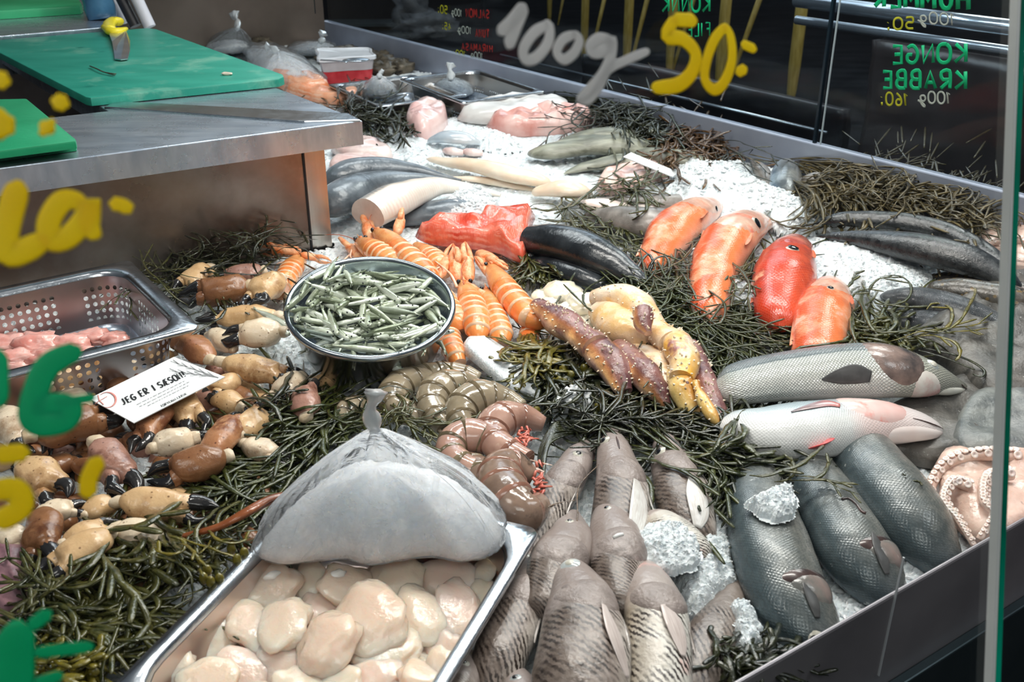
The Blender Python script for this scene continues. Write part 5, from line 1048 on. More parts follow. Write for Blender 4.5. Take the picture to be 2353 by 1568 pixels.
for pts, lb, z in (([(1215, 352, 12), (1260, 352, 24), (1340, 338, 30), (1420, 336, 30), (1500, 350, 20), (1540, 360, 8)], 'long grey green fillet with a curled left end, lowest visible of the stack', .010),
    ([(1255, 345, 8), (1320, 322, 18), (1400, 315, 22), (1470, 330, 16), (1500, 345, 6)], 'pale edged fillet lying on top of the long grey green one', .034), ([(1300, 318, 6), (1360, 308, 12), (1430, 304, 16), (1472, 312, 6)], 'bluish fillet at the rear of the stack', .030),
    ([(1295, 400, 6), (1350, 384, 16), (1430, 374, 22), (1500, 380, 14), (1530, 384, 5)], 'narrow striped fillet in front of the stack', .006), ([(1440, 350, 10), (1510, 360, 24), (1590, 372, 26), (1640, 385, 14)], 'grey fillet end reaching towards the brown seaweed', .016)):
    fish('fish_fillet', pts, lb, cod, z, .55, group=G6, n=28, seg=16, noise_=.002)
G7 = 'dark cod tails beside the counter'
slv = mat('cod_tail_skin', (.08, .095, .11), (.26, .29, .32), ns=14, nd=6, rough=.2, coat=.5, bump=.4, bs=150, vr=[(0, (.7, .7, .7)), (.25, (.75, .78, .8)), (.38, (1.6, 1.7, 1.8)), (.5, (.8, .9, 1)), (1, (.7, .7, .7))])  # pale band in the ramp paints a highlight along the tail
fish('cod_tail', [(745, 425, 24), (800, 402, 34), (870, 392, 30), (950, 396, 20), (1020, 408, 8), (1060, 415, 3)], 'upper dark silver cod tail beside the counter post', slv, .010, .9, group=G7, n=30)
fish('cod_tail', [(740, 490, 40), (800, 452, 46), (870, 425, 32), (940, 416, 20), (1010, 414, 8), (1050, 418, 3)], 'middle thick dark silver cod tail beside the counter post', slv, .014, .9, group=G7, n=30)
codc = mat('cut_cod_side', (.70, .66, .60), (.86, .83, .78), ns=12, rough=.25, coat=.5, bump=.4, bs=60, vr=[(0, (.95, .92, .88)), (.20, (1, .98, .95)), (.26, (.9, .85, .8)), (.285, (.35, .38, .40)), (.5, (.22, .25, .28)), (1, (.95, .92, .88))], stripes=(14, (.72, .55, .47), .5, .6))
fish('cod_loin', [(845, 498, 44), (900, 470, 46), (960, 446, 36), (1010, 432, 24), (1080, 436, 14), (1150, 450, 5)], 'cut cod tail showing pale ribbed flesh and a round cut face', codc, .016, .9, cutm=mat('cod_cut', (.62, .50, .44), (.80, .72, .66), ns=20, rough=.25, coat=.5), n=30, seg=24)
fish('dark_fish', [(880, 520, 14), (960, 498, 30), (1050, 490, 34), (1130, 478, 20)], 'dark blue fish half under the wet ice right of the cut cod', slv, -.012, .7, n=24)
slab('salmon_fillet', [(955, 545), (1000, 528), (1100, 527), (1130, 508), (1224, 498), (1222, 530), (1212, 600), (1190, 606), (1140, 584), (1040, 572), (975, 562)], .022, .038, mat('salmon_red', (.62, .06, .03), (.82, .17, .10), ns=12, nd=6, stretch=(3, 1, 1), rough=.16, coat=.9, bump=.7, bs=60, sss=.2, srad=(.01, .004, .003), stripes=(10, (.88, .40, .30), .5, 3)), 'bright red salmon fillet above the langoustines', 'fish fillet', 4, .3, .4)
roe = mat('cream_roe', (.76, .58, .42), (.86, .74, .60), ns=16, rough=.3, coat=.4, bump=.4, bs=70, sss=.2)
fish('fish_roe', [(980, 365, 6), (1040, 376, 16), (1110, 388, 22), (1180, 405, 24), (1240, 418, 20), (1262, 424, 8)], 'long cream roe sac lying across the ice', roe, .014, .7, n=26, noise_=.004, cat='roe')
fish('fish_roe', [(1030, 410, 4), (1100, 414, 10), (1180, 428, 12), (1235, 440, 6)], 'thin cream roe strip under the long roe sac', roe, .004, .6, cat='roe')
fish('fish_roe', [(1222, 444, 8), (1270, 438, 20), (1315, 440, 24), (1350, 446, 12)], 'rounded cream roe sac with a torn orange end', roe, .012, .7, noise_=.004, cat='roe')
slab('pink_fillet', [(1368, 440), (1385, 410), (1430, 392), (1480, 386), (1535, 402), (1530, 418), (1460, 440), (1400, 452)], .012, .030, mat('pink_flesh', (.78, .48, .42), (.90, .68, .60), ns=12, stretch=(3, 1, 1), rough=.25, coat=.5, bump=.4, bs=60), 'pink fish fillet behind a sprig of seaweed in the centre', 'fish fillet', 6, .15)
pk = mat('pale_pink_flesh', (.66, .44, .41), (.86, .72, .68), ns=9, nd=6, stretch=(2, 1, 1), rough=.25, coat=.5, bump=.5, bs=50)
slab('white_fillet', [(760, 350), (800, 333), (860, 338), (905, 362), (880, 376), (800, 368)], .004, .03, pk, 'pale pink fillet at the foot of the counter lip, upper one', 'fish fillet', 7)
slab('white_fillet', [(755, 392), (790, 370), (850, 374), (880, 384), (810, 398), (765, 412)], .0, .03, pk, 'pale pink fillet behind the dark cod tails, lower one', 'fish fillet', 8)
slab('monkfish_tail', [(932, 300), (945, 276), (985, 264), (1020, 272), (1030, 296), (1000, 322), (968, 332), (938, 318)], .0, .06, mat('monk_pink', (.72, .42, .40), (.88, .66, .62), ns=8, rough=.2, coat=.6, bump=.5, bs=40), 'round pink monkfish tail in the ice in front of the rear pans', 'fish', 9)
slab('white_fillet', [(1050, 278), (1120, 250), (1220, 243), (1300, 252), (1310, 268), (1240, 280), (1130, 290)], .015, .045, mat('white_skin_flesh', (.60, .58, .56), (.82, .80, .77), ns=7, nd=6, stretch=(1, 3, 1), rough=.28, coat=.4, bump=.5, bs=50), 'long white fillet with frosty skin at the very back', 'fish fillet', 10)
slab('pink_fillet', [(1115, 300), (1180, 288), (1260, 278), (1350, 272), (1368, 286), (1330, 308), (1240, 316), (1160, 318)], .004, .05, mat('pink_red_flesh', (.60, .24, .20), (.86, .62, .57), ns=9, nd=7, rough=.22, coat=.6, bump=.6, bs=50), 'pinkish red folded fillet in front of the long white one', 'fish fillet', 11, .3)
fish('small_fish', [(982, 325, 6), (1020, 318, 16), (1070, 322, 18), (1102, 330, 8)], 'small silver blue fish on the ice below the monkfish', mat('silver_blue', (.42, .50, .58), (.74, .78, .80), ns=12, rough=.2, coat=.6, metal=.2), .012, .7)
for k, (a, b, q, lb) in enumerate(((1040, 350, 1, 'left'), (1085, 352, 2, 'right'))):
    fish('squid_piece', [(a-20, b-4, 8), (a, b, 12), (a+22, b+2, 9)], 'pinkish squid piece below the silver blue fish, %s one' % lb, pk, .004, .8, cat='squid', n=14, seg=12)
mk = mat('mackerel_grey', (.10, .12, .14), (.36, .37, .36), ns=14, nd=6, rough=.2, coat=.7, metal=.2, bump=.4, vr=[(0, (.8, .75, .7)), (.3, (.8, .8, .75)), (.44, (1.6, 2, 2.4)), (.5, (1, 1.1, 1.2)), (1, (.8, .8, .8))])
fish('grey_brown_fish', [(1800, 478, 16), (1803, 440, 32), (1806, 405, 34), (1806, 380, 20), (1804, 372, 6)], 'grey fish standing nose up in the ice near the back wall', mk, .004, .8)
fish('grey_brown_fish', [(1730, 372, 8), (1748, 392, 18), (1764, 418, 16), (1775, 445, 6)], 'brown grey fish leaning left of the nose up fish', greyf, .004, .8)
fish('grey_brown_fish', [(1840, 425, 12), (1870, 422, 26), (1905, 426, 22), (1930, 434, 8)], 'brown fish body under the seaweed right of the nose up fish', greyf, .0, .8)
fish('purple_squid', [(-40, 1240, 30), (0, 1290, 62), (20, 1370, 62), (10, 1460, 50)], 'purple squid body at the lower left edge', mat('purple_squid', (.16, .07, .09), (.42, .24, .27), ns=30, nd=7, rough=.2, coat=.7, bump=.4, bs=140), .0, .7, cat='squid', noise_=.004)
# ---- langoustines
Z0 = .0
lang([(826, 556, 12), (848, 568, 24), (885, 590, 29), (915, 612, 25), (932, 622, 14)], 'orange langoustine behind the bowl rim with a claw raised left of the cut cod', .020, claws=[((850, 548), (842, 487), 17, .03, .05), ((838, 600), (780, 545), 16, .018, .012)], legs=[[(815, 560, .02), (805, 590, .022), (825, 610, .01)], [(812, 580, .018), (790, 600, .016), (800, 625, .006)]], ant=[[(826, 556, .035), (780, 540, .045), (700, 542, .03), (640, 540, .012)]])
lang([(862, 533, 8), (885, 546, 22), (925, 578, 27), (960, 612, 31), (985, 642, 28), (996, 660, 14)], 'long orange langoustine lying diagonally behind the bowl, claw pointing up', .030, claws=[((912, 540), (927, 478), 14, .03, .06)], ant=[[(862, 533, .045), (850, 500, .06), (880, 470, .05)], [(930, 580, .06), (980, 590, .05), (990, 650, .02)]])
lang([(958, 566, 12), (985, 586, 24), (1008, 606, 26), (1022, 630, 16)], 'orange langoustine body peeping out above the long diagonal one', .010, claws=(), eyes=False)
lang([(984, 640, 16), (1008, 674, 28), (1030, 712, 32), (1052, 742, 30), (1060, 762, 16)], 'langoustine pressed against the right rim of the bowl', .018, legs=[[(985, 650, .04), (1000, 620, .045), (1025, 610, .03)]])
lang([(1066, 654, 14), (1080, 690, 29), (1092, 728, 33), (1098, 762, 28), (1094, 784, 14)], 'langoustine in the middle of the row with two claws standing up behind it', .022, claws=[((1052, 650), (1042, 566), 18, .02, .06), ((1078, 650), (1070, 556), 17, .025, .06)], legs=[[(1050, 660, .04), (1035, 630, .045), (1000, 600, .04)], [(1055, 680, .04), (1045, 700, .02), (1060, 720, .01)]], ant=[[(1066, 654, .05), (1060, 620, .06), (1075, 590, .05)]])
lang([(1116, 668, 10), (1128, 696, 23), (1142, 738, 27), (1152, 770, 27), (1152, 792, 15)], 'slim langoustine with an empty gap behind its head, second from the right', .018)
lang([(1126, 612, 12), (1148, 646, 27), (1180, 688, 32), (1212, 722, 32), (1240, 734, 26), (1258, 722, 14)], 'rightmost langoustine, curled against the king crab meat', .028, claws=[((1095, 600), (1168, 612), 17, .03, .035), ((1135, 640), (1090, 590), 13, .03, .05)], legs=[[(1140, 630, .05), (1180, 650, .05), (1190, 690, .03)]])
lang([(1036, 764, 22), (1034, 785, 27), (1044, 812, 26), (1056, 836, 16)], 'langoustine tail below the row, touching the flat slab of ice', .010, head=False)
lang([(1228, 746, 18), (1216, 768, 24), (1222, 790, 18)], 'small orange tail under the king crab leg tip', .008, head=False)
lang([(690, 596, 16), (672, 616, 26), (655, 645, 24), (650, 670, 14)], 'langoustine left of the bowl under two long orange claws', .004, claws=[((690, 578), (586, 572), 20, .034, .03), ((690, 584), (762, 602), 12, .034, .016)], legs=[[(690, 600, .03), (640, 605, .03), (630, 620, .01)]])
for a, b, r, lb in (((1098, 580), (1165, 618), 18, 'arched orange claw lying right of the two upright claws'), ((1010, 640), (1040, 560), 15, 'orange claw leaning behind the upright pair'), ((1135, 690), (1062, 650), 12, 'slender orange claw lying across the langoustine row')):
    t_ = thing('langoustine_claw', tuple(P(*a, .02)), lb, 'claw'); m_ = MB(); lclaw(m_, a, b, r, .03, .045); m_.build('claw', lg_k, t_)
# ---- raw prawns
prawn([(1100, 876, 18), (1060, 864, 24), (1010, 862, 26), (965, 872, 30), (930, 892, 28)], 'olive grey prawn stretched out behind the others under the bowl', pr_g, pr_ge, .006)
prawn([(985, 870, 20), (940, 876, 30), (908, 898, 32), (905, 930, 28), (940, 952, 25), (972, 965, 16)], 'curled grey prawn at the left of the row above the tied ice bag', pr_g, pr_ge, .016)
prawn([(1100, 892, 18), (1056, 884, 28), (1012, 894, 35), (990, 925, 31), (1004, 960, 27), (1022, 982, 18)], 'curled grey prawn in the middle of the back row', pr_g, pr_ge, .022)
prawn([(1200, 940, 18), (1150, 918, 28), (1100, 915, 37), (1062, 938, 34), (1062, 968, 27), (1084, 984, 16)], 'curled grey prawn right of the middle one beside the ice slab', pr_g, pr_ge, .026)
prawn([(1250, 976, 16), (1200, 960, 28), (1150, 966, 37), (1128, 1000, 33), (1158, 1036, 32), (1210, 1064, 26)], 'pinkish prawn curled at the upper right of the heap', pr_p, pr_pe, .026, legs=(1205, 1010, 8, 8))
prawn([(1150, 1036, 18), (1105, 1006, 34), (1058, 1006, 34), (1034, 1036, 30), (1060, 1070, 30), (1100, 1082, 22)], 'brown and pink prawn curled in front of the grey ones', pr_p, pr_ge, .024)
prawn([(1070, 1062, 24), (1100, 1086, 34), (1128, 1125, 34), (1150, 1168, 28), (1165, 1200, 16)], 'long brown prawn lying along the side of the ice bag', pr_d, pr_ge, .014)
prawn([(1225, 1100, 18), (1178, 1074, 36), (1150, 1090, 44), (1165, 1140, 48), (1205, 1175, 40), (1238, 1158, 24)], 'big brown prawn coiled at the front with red legs', pr_d, pr_pe, .028, legs=(1238, 1118, 6, 20))
prawn([(846, 930, 16), (812, 938, 26), (788, 958, 26), (800, 985, 18)], 'half hidden grey prawn left of the bag knot among seaweed', pr_g, pr_ge, .006)
# ---- king crab
kc_d = mat('king_crab_shell', (.10, .035, .035), (.32, .14, .10), ns=26, nd=7, rough=.26, coat=.5, bump=.9, bs=90, vr=[(0, (3.2, 5.0, 5.0)), (.06, (3.6, 4.6, 2.6)), (.12, (2.0, 1.9, 1)), (.17, (1, 1, 1.1)), (.42, (.9, 1, 1.3)), (.48, (3.0, 3.2, 1.2)), (.6, (3.4, 5, 4)), (1, (3.2, 5, 5))], vn=.14)
kc_l = mat('king_crab_pale', (.72, .46, .20), (.84, .74, .62), ns=18, nd=7, rough=.28, coat=.4, bump=1, bs=70, blot=[((.80, .42, .06), 11, .52, .12), ((.28, .10, .09), 10, .56, .08)]); kc_o = mat('king_crab_orange', (.50, .24, .03), (.85, .60, .22), ns=16, nd=7, rough=.24, coat=.6, bump=.6, bs=90, vr=[(0, (1.1, 1.2, 1.4)), (.2, (1, 1, 1)), (.36, (.75, .5, .4)), (.45, (.3, .12, .12)), (.6, (.3, .15, .15)), (1, (1.1, 1.2, 1.4))], spots=[((.10, .03, .02), 70, .14)])
kc_s = mat('king_crab_spine', (.80, .62, .42), (.92, .82, .68), ns=40, rough=.3, coat=.3); kc_m = mat('crab_meat', (.66, .60, .42), (.88, .84, .72), ns=18, nd=6, rough=.2, coat=.8, bump=.7, bs=45, sss=.3, srad=(.01, .008, .005)); kc_c = mat('crab_cut', (.42, .20, .20), (.72, .52, .50), ns=30, rough=.2, coat=.6)
kc = thing('king_crab', tuple(P(1420, 830, .0)), 'spiny red brown and yellow king crab legs with pale open body meat', 'king crab')
def kleg(pts, zb, m, lift=None, spines=40, seed=0, cut=None, vr=(-.05, .55), part='leg'):
    b = Body(pts, zb, .85, lift=lift, n=34, seg=18, noise_=.005, seed=seed); mb = MB(); mb.rings(b.R, cap=(False, False))
    mb.add(b.R[0], [list(range(18))[::-1]]); mb.cur = 1; mb.add(b.R[-1], [list(range(18))]); o = mb.build(part, [m, cut or m], kc); rn = random.Random(seed); mb = MB()
    for _ in range(int(spines*1.5)):
        u, v = rn.uniform(.04, .97), rn.uniform(*vr); p = b.pt(u, v, -.0008); n = (b.nrm(u, v)+b.tan(u)*rn.uniform(-.5, .5)).normalized(); l = rn.uniform(.002, .0055); tube(mb, [p, p+n*l*.6, p+n*l], [.0019, .0012, .0002], 5)
    s = mb.build('spines', kc_s, o); s['kind'] = 'stuff'; return b
m_ = MB()
for k, (x, y, rx, ry, z) in enumerate(((1290, 675, 50, 34, .030), (1345, 705, 52, 38, .034), (1300, 720, 40, 30, .030), (1260, 700, 26, 26, .030), (1380, 740, 44, 34, .030), (1330, 755, 46, 34, .024), (1390, 775, 40, 30, .018), (1240, 680, 20, 20, .030))):
    s = dep(P(x, y, z))/F; blob(m_, P(x, y, z), (rx*s, ry*1.5*s, rx*s*.5), k+2, .18, 1.4, 10, 16)
m_.build('body_meat', kc_m, kc)
kleg([(1236, 705, 22), (1275, 728, 32), (1325, 765, 34), (1370, 800, 34)], .048, kc_d, seed=1, spines=70)
kleg([(1352, 782, 30), (1385, 815, 38), (1412, 850, 34), (1425, 880, 28), (1438, 902, 22)], .040, kc_d, lift=[.006, 0, -.004, -.008, -.012], seed=2, spines=45, cut=kc_c)
kleg([(1420, 800, 26), (1455, 835, 34), (1485, 870, 36), (1515, 900, 30), (1535, 935, 18)], .030, kc_d, lift=[0, 0, 0, -.006, -.012], seed=3, spines=45, cut=kc_c)
kleg([(1366, 684, 18), (1405, 684, 30), (1450, 694, 38), (1484, 728, 36), (1510, 765, 30), (1545, 790, 34)], .046, kc_l, seed=4, spines=36)
kleg([(1475, 720, 26), (1480, 745, 20), (1490, 765, 10)], .082, kc_d, seed=8, spines=14, part='joint_plate')
kleg([(1380, 715, 30), (1425, 752, 44), (1475, 775, 34), (1510, 790, 20)], .030, kc_l, seed=5, spines=8)
kleg([(1540, 775, 26), (1562, 800, 36), (1572, 840, 33), (1566, 868, 28)], .050, kc_l, seed=6, spines=34)
kleg([(1560, 850, 24), (1570, 885, 31), (1582, 920, 29), (1594, 955, 17)], .038, kc_o, lift=[0, 0, -.008, -.014], seed=7, spines=22)
kleg([(1590, 790, 18), (1606, 850, 27), (1628, 910, 28), (1652, 965, 24), (1672, 1015, 16)], .026, kc_d, lift=[.014, .006, 0, -.008, -.016], seed=9, spines=70)
kleg([(1600, 880, 10), (1616, 920, 15), (1640, 960, 13), (1654, 985, 6)], .060, kc_o, lift=[0, -.006, -.014, -.020], seed=10, spines=12)
kleg([(1440, 800, 30), (1500, 840, 42), (1530, 890, 36), (1545, 935, 24)], .012, kc_l, seed=11, spines=16)
# ---- brown crab claws
LC = [  # wrist, tip, half width, colour, height, side, label
 ((482, 648), (408, 690), 27, 'tan', .016, 1, 'tan claw at the corner of the perforated pan, topmost left'), ((568, 692), (418, 700), 33, 'brown', .030, -1, 'large brown claw with a black tip pointing at the pan corner'),
 ((600, 648), (492, 662), 24, 'plum', .018, 1, 'purplish claw behind the large brown one'), ((640, 672), (572, 722), 32, 'tan', .034, 1, 'broad tan claw standing up against the bowl'), ((660, 700), (606, 655), 22, 'rust', .012, 1, 'rusty claw squeezed between the broad tan claw and the bowl'),
 ((628, 748), (462, 745), 24, 'tan', .020, 1, 'long smooth tan claw with black tip touching the pan corner'), ((642, 792), (520, 792), 32, 'cream', .030, 1, 'cream coloured claw with flat side up, left below the bowl'), ((535, 820), (478, 768), 24, 'cream', .012, -1, 'small white claw end beside the cream one'),
 ((480, 850), (402, 782), 30, 'rust', .022, 1, 'rusty two part claw above the white card corner'), ((128, 912), (248, 822), 33, 'tan', .024, 1, 'tan claw with a black tip under the perforated pan'), ((305, 868), (222, 905), 26, 'tan', .012, 1, 'plain tan claw just left of the card top edge'),
 ((398, 828), (322, 842), 15, 'tan', .014, 1, 'thin tan claw at the top corner of the card'), ((528, 862), (700, 892), 30, 'tan', .026, -1, 'long tan claw right of the card with its black end in seaweed'), ((702, 920), (795, 872), 22, 'tan', .010, 1, 'single tan claw on the ice below the bowl'),
 ((690, 895), (622, 948), 28, 'cream', .024, 1, 'cream claw under the black seaweed knot'), ((706, 980), (700, 895), 30, 'plum', .034, 1, 'dark plum coloured pointed claw next to the seaweed strands'), ((95, 1035), (285, 965), 42, 'brown', .034, 1, 'largest brown claw, under the left corner of the card'),
 ((15, 985), (88, 1055), 34, 'cream', .030, -1, 'grey cream claw at the left edge with dark fingers'), ((384, 958), (312, 1050), 27, 'rust', .030, 1, 'orange brown claw under the lower corner of the card'), ((405, 925), (462, 1012), 30, 'tan', .024, -1, 'tan claw running down from the card'),
 ((362, 1062), (482, 1014), 36, 'cream', .036, 1, 'cream white claw in the centre of the claw heap'), ((515, 1080), (352, 1116), 36, 'brown', .040, -1, 'dark brown claw with two black tips pointing left'), ((492, 1075), (556, 962), 34, 'rust', .036, 1, 'brown claw bent upward with a wide black finger'),
 ((558, 1020), (628, 955), 30, 'tan', .032, -1, 'grey tan claw with a black finger beside the seaweed'), ((572, 1045), (664, 1078), 27, 'cream', .026, 1, 'short cream claw with black underside on the seaweed edge'), ((552, 958), (492, 920), 26, 'tan', .024, 1, 'small tan claw with a white rim behind the bent one'),
 ((545, 895), (468, 932), 25, 'tan', .020, -1, 'tan claw next to the lower right edge of the card'), ((236, 1060), (306, 1150), 37, 'plum', .034, 1, 'pinkish brown claw with long shiny black finger'), ((72, 1105), (152, 1165), 38, 'tan', .030, 1, 'wide tan triangular claw beside the yellow comma'),
 ((108, 1205), (200, 1180), 29, 'cream', .034, 1, 'cream claw with a hollow opened end'), ((206, 1205), (284, 1160), 28, 'tan', .028, -1, 'tan claw right of the hollow one'), ((298, 1185), (492, 1194), 36, 'tan', .036, 1, 'long pale tan claw lying level above the seaweed with black tip right'),
 ((112, 1215), (100, 1328), 37, 'brown', .036, 1, 'dark brown claw hanging down with black tip at the left'), ((162, 1278), (276, 1216), 32, 'tan', .036, -1, 'tan claw with a notch above the orange jointed one'), ((248, 1262), (92, 1350), 36, 'tan', .042, 1, 'orange tan claw with a joint, pointing to the lower left'),
 ((288, 1248), (398, 1288), 37, 'cream', .030, 1, 'pale claw between the level claw and the seaweed'), ((14, 1252), (80, 1278), 30, 'cream', .026, 1, 'cream stained claw at the left edge above the purple squid'), ((116, 1368), (216, 1356), 22, 'cream', .020, 1, 'cream claw glimpsed through the lower seaweed'),
 ((88, 1462), (140, 1436), 16, 'cream', .014, 1, 'small cream claw end in the lower left seaweed'), ((200, 960), (130, 900), 26, 'cream', .010, 1, 'cream claw behind the green painted digit'), ((430, 1180), (330, 1150), 30, 'tan', .016, 1, 'tan claw in shadow above the level one'), ((60, 920), (10, 960), 28, 'rust', .012, 1, 'rusty claw at the left edge below the perforated pan')]
for i, (a, b, r, k, z, sd, lb) in enumerate(LC): claw((a[0]-(b[0]-a[0])*.06, a[1]-(b[1]-a[1])*.06), (b[0]+(b[0]-a[0])*.05, b[1]+(b[1]-a[1])*.05), r*1.22, k, lb, z-.004, side=sd, seed=i, tipf=.30)
rn = random.Random(8); nb = 0
for i in range(150):  # lower layer added in mostly dark colours to shade the gaps
    x, y = rn.uniform(0, 640), rn.uniform(880, 1400)
    if y > 1330+.1*x or (x-620)*.6+(y-880) > 330 and x > 380 or y < 905+(220-x)*.2: continue
    a = rn.uniform(0, 6.28); claw((x, y), (x+95*math.cos(a), y+70*math.sin(a)), rn.uniform(26, 34), rn.choice(('brown', 'rust', 'plum', 'brown', 'brown', 'tan')), 'dark crab claw deep in the heap, mostly hidden below the others', rn.uniform(-.022, .004), side=rn.choice((-1, 1)), seed=i+60, sub=False)['group'] = 'hidden crab claws in the lower layer'
# ---- scallops
scm = [mat('scallop_%s' % n_, a, b, ns=9, nd=4, rough=.13, coat=.9, bump=.7, bs=110, sss=.7, srad=(.026, .014, .010)) for n_, a, b in (('peach', (.82, .60, .46), (.88, .72, .60)), ('cream', (.86, .66, .52), (.90, .76, .63)), ('pink', (.84, .60, .50), (.88, .70, .60)))]
scw = mat('scallop_muscle', (.90, .84, .76), (.94, .90, .84), rough=.2, coat=.8, sss=.3, srad=(.01, .008, .006))
SC = [(392, 1515, 52, 56, 0), (478, 1450, 62, 56, .2), (524, 1380, 76, 40, .1), (572, 1430, 50, 60, .5), (645, 1425, 64, 66, 0), (655, 1512, 70, 48, -.5), (612, 1338, 74, 46, 0), (714, 1332, 38, 46, .4), (730, 1392, 44, 48, 0), (792, 1335, 60, 50, 0), (905, 1326, 66, 50, .2), (1028, 1326, 66, 42, 0), (850, 1410, 80, 72, .2),
 (970, 1405, 60, 60, .3), (1052, 1396, 54, 68, 0), (750, 1466, 68, 70, -.2), (887, 1490, 80, 46, .3), (1012, 1484, 46, 40, 0), (1112, 1308, 28, 26, 0), (1112, 1356, 32, 34, 0), (565, 1532, 76, 50, 0), (480, 1555, 66, 42, 0), (696, 1566, 66, 36, 0), (850, 1556, 72, 46, 0), (968, 1548, 50, 46, .5), (940, 1448, 50, 46, 0), (545, 1336, 46, 34, 0), (1010, 1530, 34, 40, 0), (780, 1560, 50, 36, 0), (425, 1590, 50, 40, 0), (600, 1600, 60, 40, 0), (760, 1610, 60, 40, 0), (920, 1610, 60, 40, 0)]
SL = {0: 'scallop lying against the curved lower left wall of the pan', 1: 'rounded scallop next to the one at the lower left wall', 2: 'flat tapered scallop with white muscle at the left of the pan', 4: 'tall smooth scallop left of the centre of the pan', 5: 'wedge shaped pinkish scallop below the tall smooth one', 6: 'scallop with a white spot under the left part of the ice bag', 9: 'scallop with a curled white nub under the middle of the ice bag', 10: 'angular scallop pushed against the bottom of the ice bag', 11: 'scallop under the right part of the ice bag', 12: 'large translucent peach scallop in the middle of the pan',
 13: 'round scallop right of the translucent one', 14: 'tall scallop along the right wall of the pan', 15: 'glistening round scallop below and left of the translucent one', 16: 'broad flat scallop in front of the translucent one', 17: 'shaded scallop low against the right wall', 18: 'small white scallop at the far right pan wall', 24: 'pointed pale scallop at the bottom right of the pan', 20: 'broad scallop near the bottom left of the pile'}
for i, (x, y, rx, ry, rt) in enumerate(SC):
    z = .044-.006*((i*7) % 3)+(.010 if i in (12, 4, 15) else 0)-(.010 if i in (17, 18, 19, 25) else 0); p = P(x, y, z); s = dep(p)/F; rd = random.Random(i)
    e = math.atan2(CH-z, math.hypot(p.x, p.y)); mb = MB(); hz = rd.uniform(.40, .56)*min(rx, ry)*s; ryw = max(ry*s*.8, ry*s/math.sqrt(math.sin(e)**2+(.5*math.cos(e))**2)*.92)
    blob(mb, (0, 0, 0), (rx*s*1.08, ryw*1.08, hz), i+3, .17, .9, 16, 26, 0, 0)
    M = Matrix.Rotation(rt+rd.uniform(-.2, .2), 3, 'Z') @ Matrix.Rotation(rd.uniform(-.05, .40), 3, 'X') @ Matrix.Rotation(rd.uniform(-.3, .3), 3, 'Y')
    for q in mb.v: q.z = min(q.z, hz*.86+(q.z-hz*.86)*.35); q.xyz = M @ q+p-V((0, 0, hz*.5))
    o = tag(mb.build('scallop', scm[i % 3]), SL.get(i, 'raw peach coloured scallop packed in the steel pan with the others'), 'scallop', 'raw scallops in the foreground pan')
    if i in (2, 6, 9): m2 = MB(); blob(m2, p+V((-rx*s*(.3 if i != 6 else -.2), .004, hz*.35)), (.010, .006, .005), i, .2, 1, 8, 12, .5); m2.build('white_muscle', scw, o)
rn = random.Random(4)
for i in range(34):
    a, b = rn.uniform(.05, .32), rn.uniform(.04, .22); p = V((SP.x, SP.y, 0))+ey2*a+ex2*b+V((0, 0, .008)); mb = MB(); blob(mb, p, (.026, .024, .015), i+50, .16, 1, 8, 12, rn.uniform(0, 3))
    tag(mb.build('scallop', scm[i % 3]), 'scallop in the lower layer of the pan seen through the gaps', 'scallop', 'lower layer of scallops')
# ---- small silver fish in the bowl
smm = [mat('smelt_%d' % i, a, b, ns=60, nd=4, rough=.2, coat=.6, metal=.25, bump=.3, vr=[(0, (1.5, 1.5, 1.4)), (.2, (1.4, 1.4, 1.3)), (.33, (.8, .85, .7)), (.5, (.5, .55, .42)), (.75, (.8, .8, .7)), (1, (1.5, 1.5, 1.4))], vn=.1) for i, (a, b) in enumerate((((.26, .29, .22), (.46, .50, .44)), ((.34, .37, .33), (.56, .59, .56))))]
def smelt_proto(m, bend, i):
    k = [(x, bend*math.sin(x*38), 0, w_, w_*.78) for x, w_ in ((-.036, .0016), (-.026, .0028), (-.012, .0048), (.004, .0056), (.018, .0052), (.027, .0042), (.034, .0020))]
    b = Body(k, world=True, n=16, seg=10); o = b.mesh().build('small_silver_fish', m, origin=V((0, 0, 0))); o['_o'] = (0, 0, 0)
    for v in (.1, .4): p = b.pt(.88, v, .0); m_ = MB(); blob(m_, p, (.0013, .0013, .0013), 0, 0, 1, 5, 7); m_.build('eye', eye_b, o)
    m_ = MB(); c = V(k[0][:3]); fin(m_, c+V((.002, 0, .0014)), c+V((.002, 0, -.0014)), c+V((-.011, 0, .0)), 3, .0004); fin(m_, c, c+V((0, .002, 0)), c+V((-.011, .004, 0)), 3, .0004); m_.build('tail_fin', m, o); return o
PR = [smelt_proto(smm[i % 2], b_, i) for i, b_ in enumerate((.002, -.003, .0005, .004))]
rn = random.Random(12); spots = [(0, 0, 0, 0, 0, 0)]; N = 175
for i in range(N):
    q = PR[i] if i < 4 else copy_tree(PR[i % 4]); lay = i/N; r = .100*math.sqrt(rn.random()); a = rn.uniform(0, 2*PI); h = -.030+.034*lay+.012*(1-(r/.1)**2)
    if i > N-9: r = .104; h = .008
    loc = bc+tilt @ V((r*math.cos(a), r*math.sin(a), h)); q.location = loc; ta = rn.uniform(0, 2*PI) if r < .075 else a+PI/2+rn.gauss(0, .55)
    q.rotation_euler = (rn.uniform(-.9, .9)+math.radians(8), rn.gauss(0, .16), ta); k = rn.uniform(.85, 1.18); q.scale = (k, k*rn.uniform(.9, 1.15), k)
    tag(q, 'small silver fish among the many heaped in the steel bowl', 'small fish', 'small silver fish heaped in the bowl')
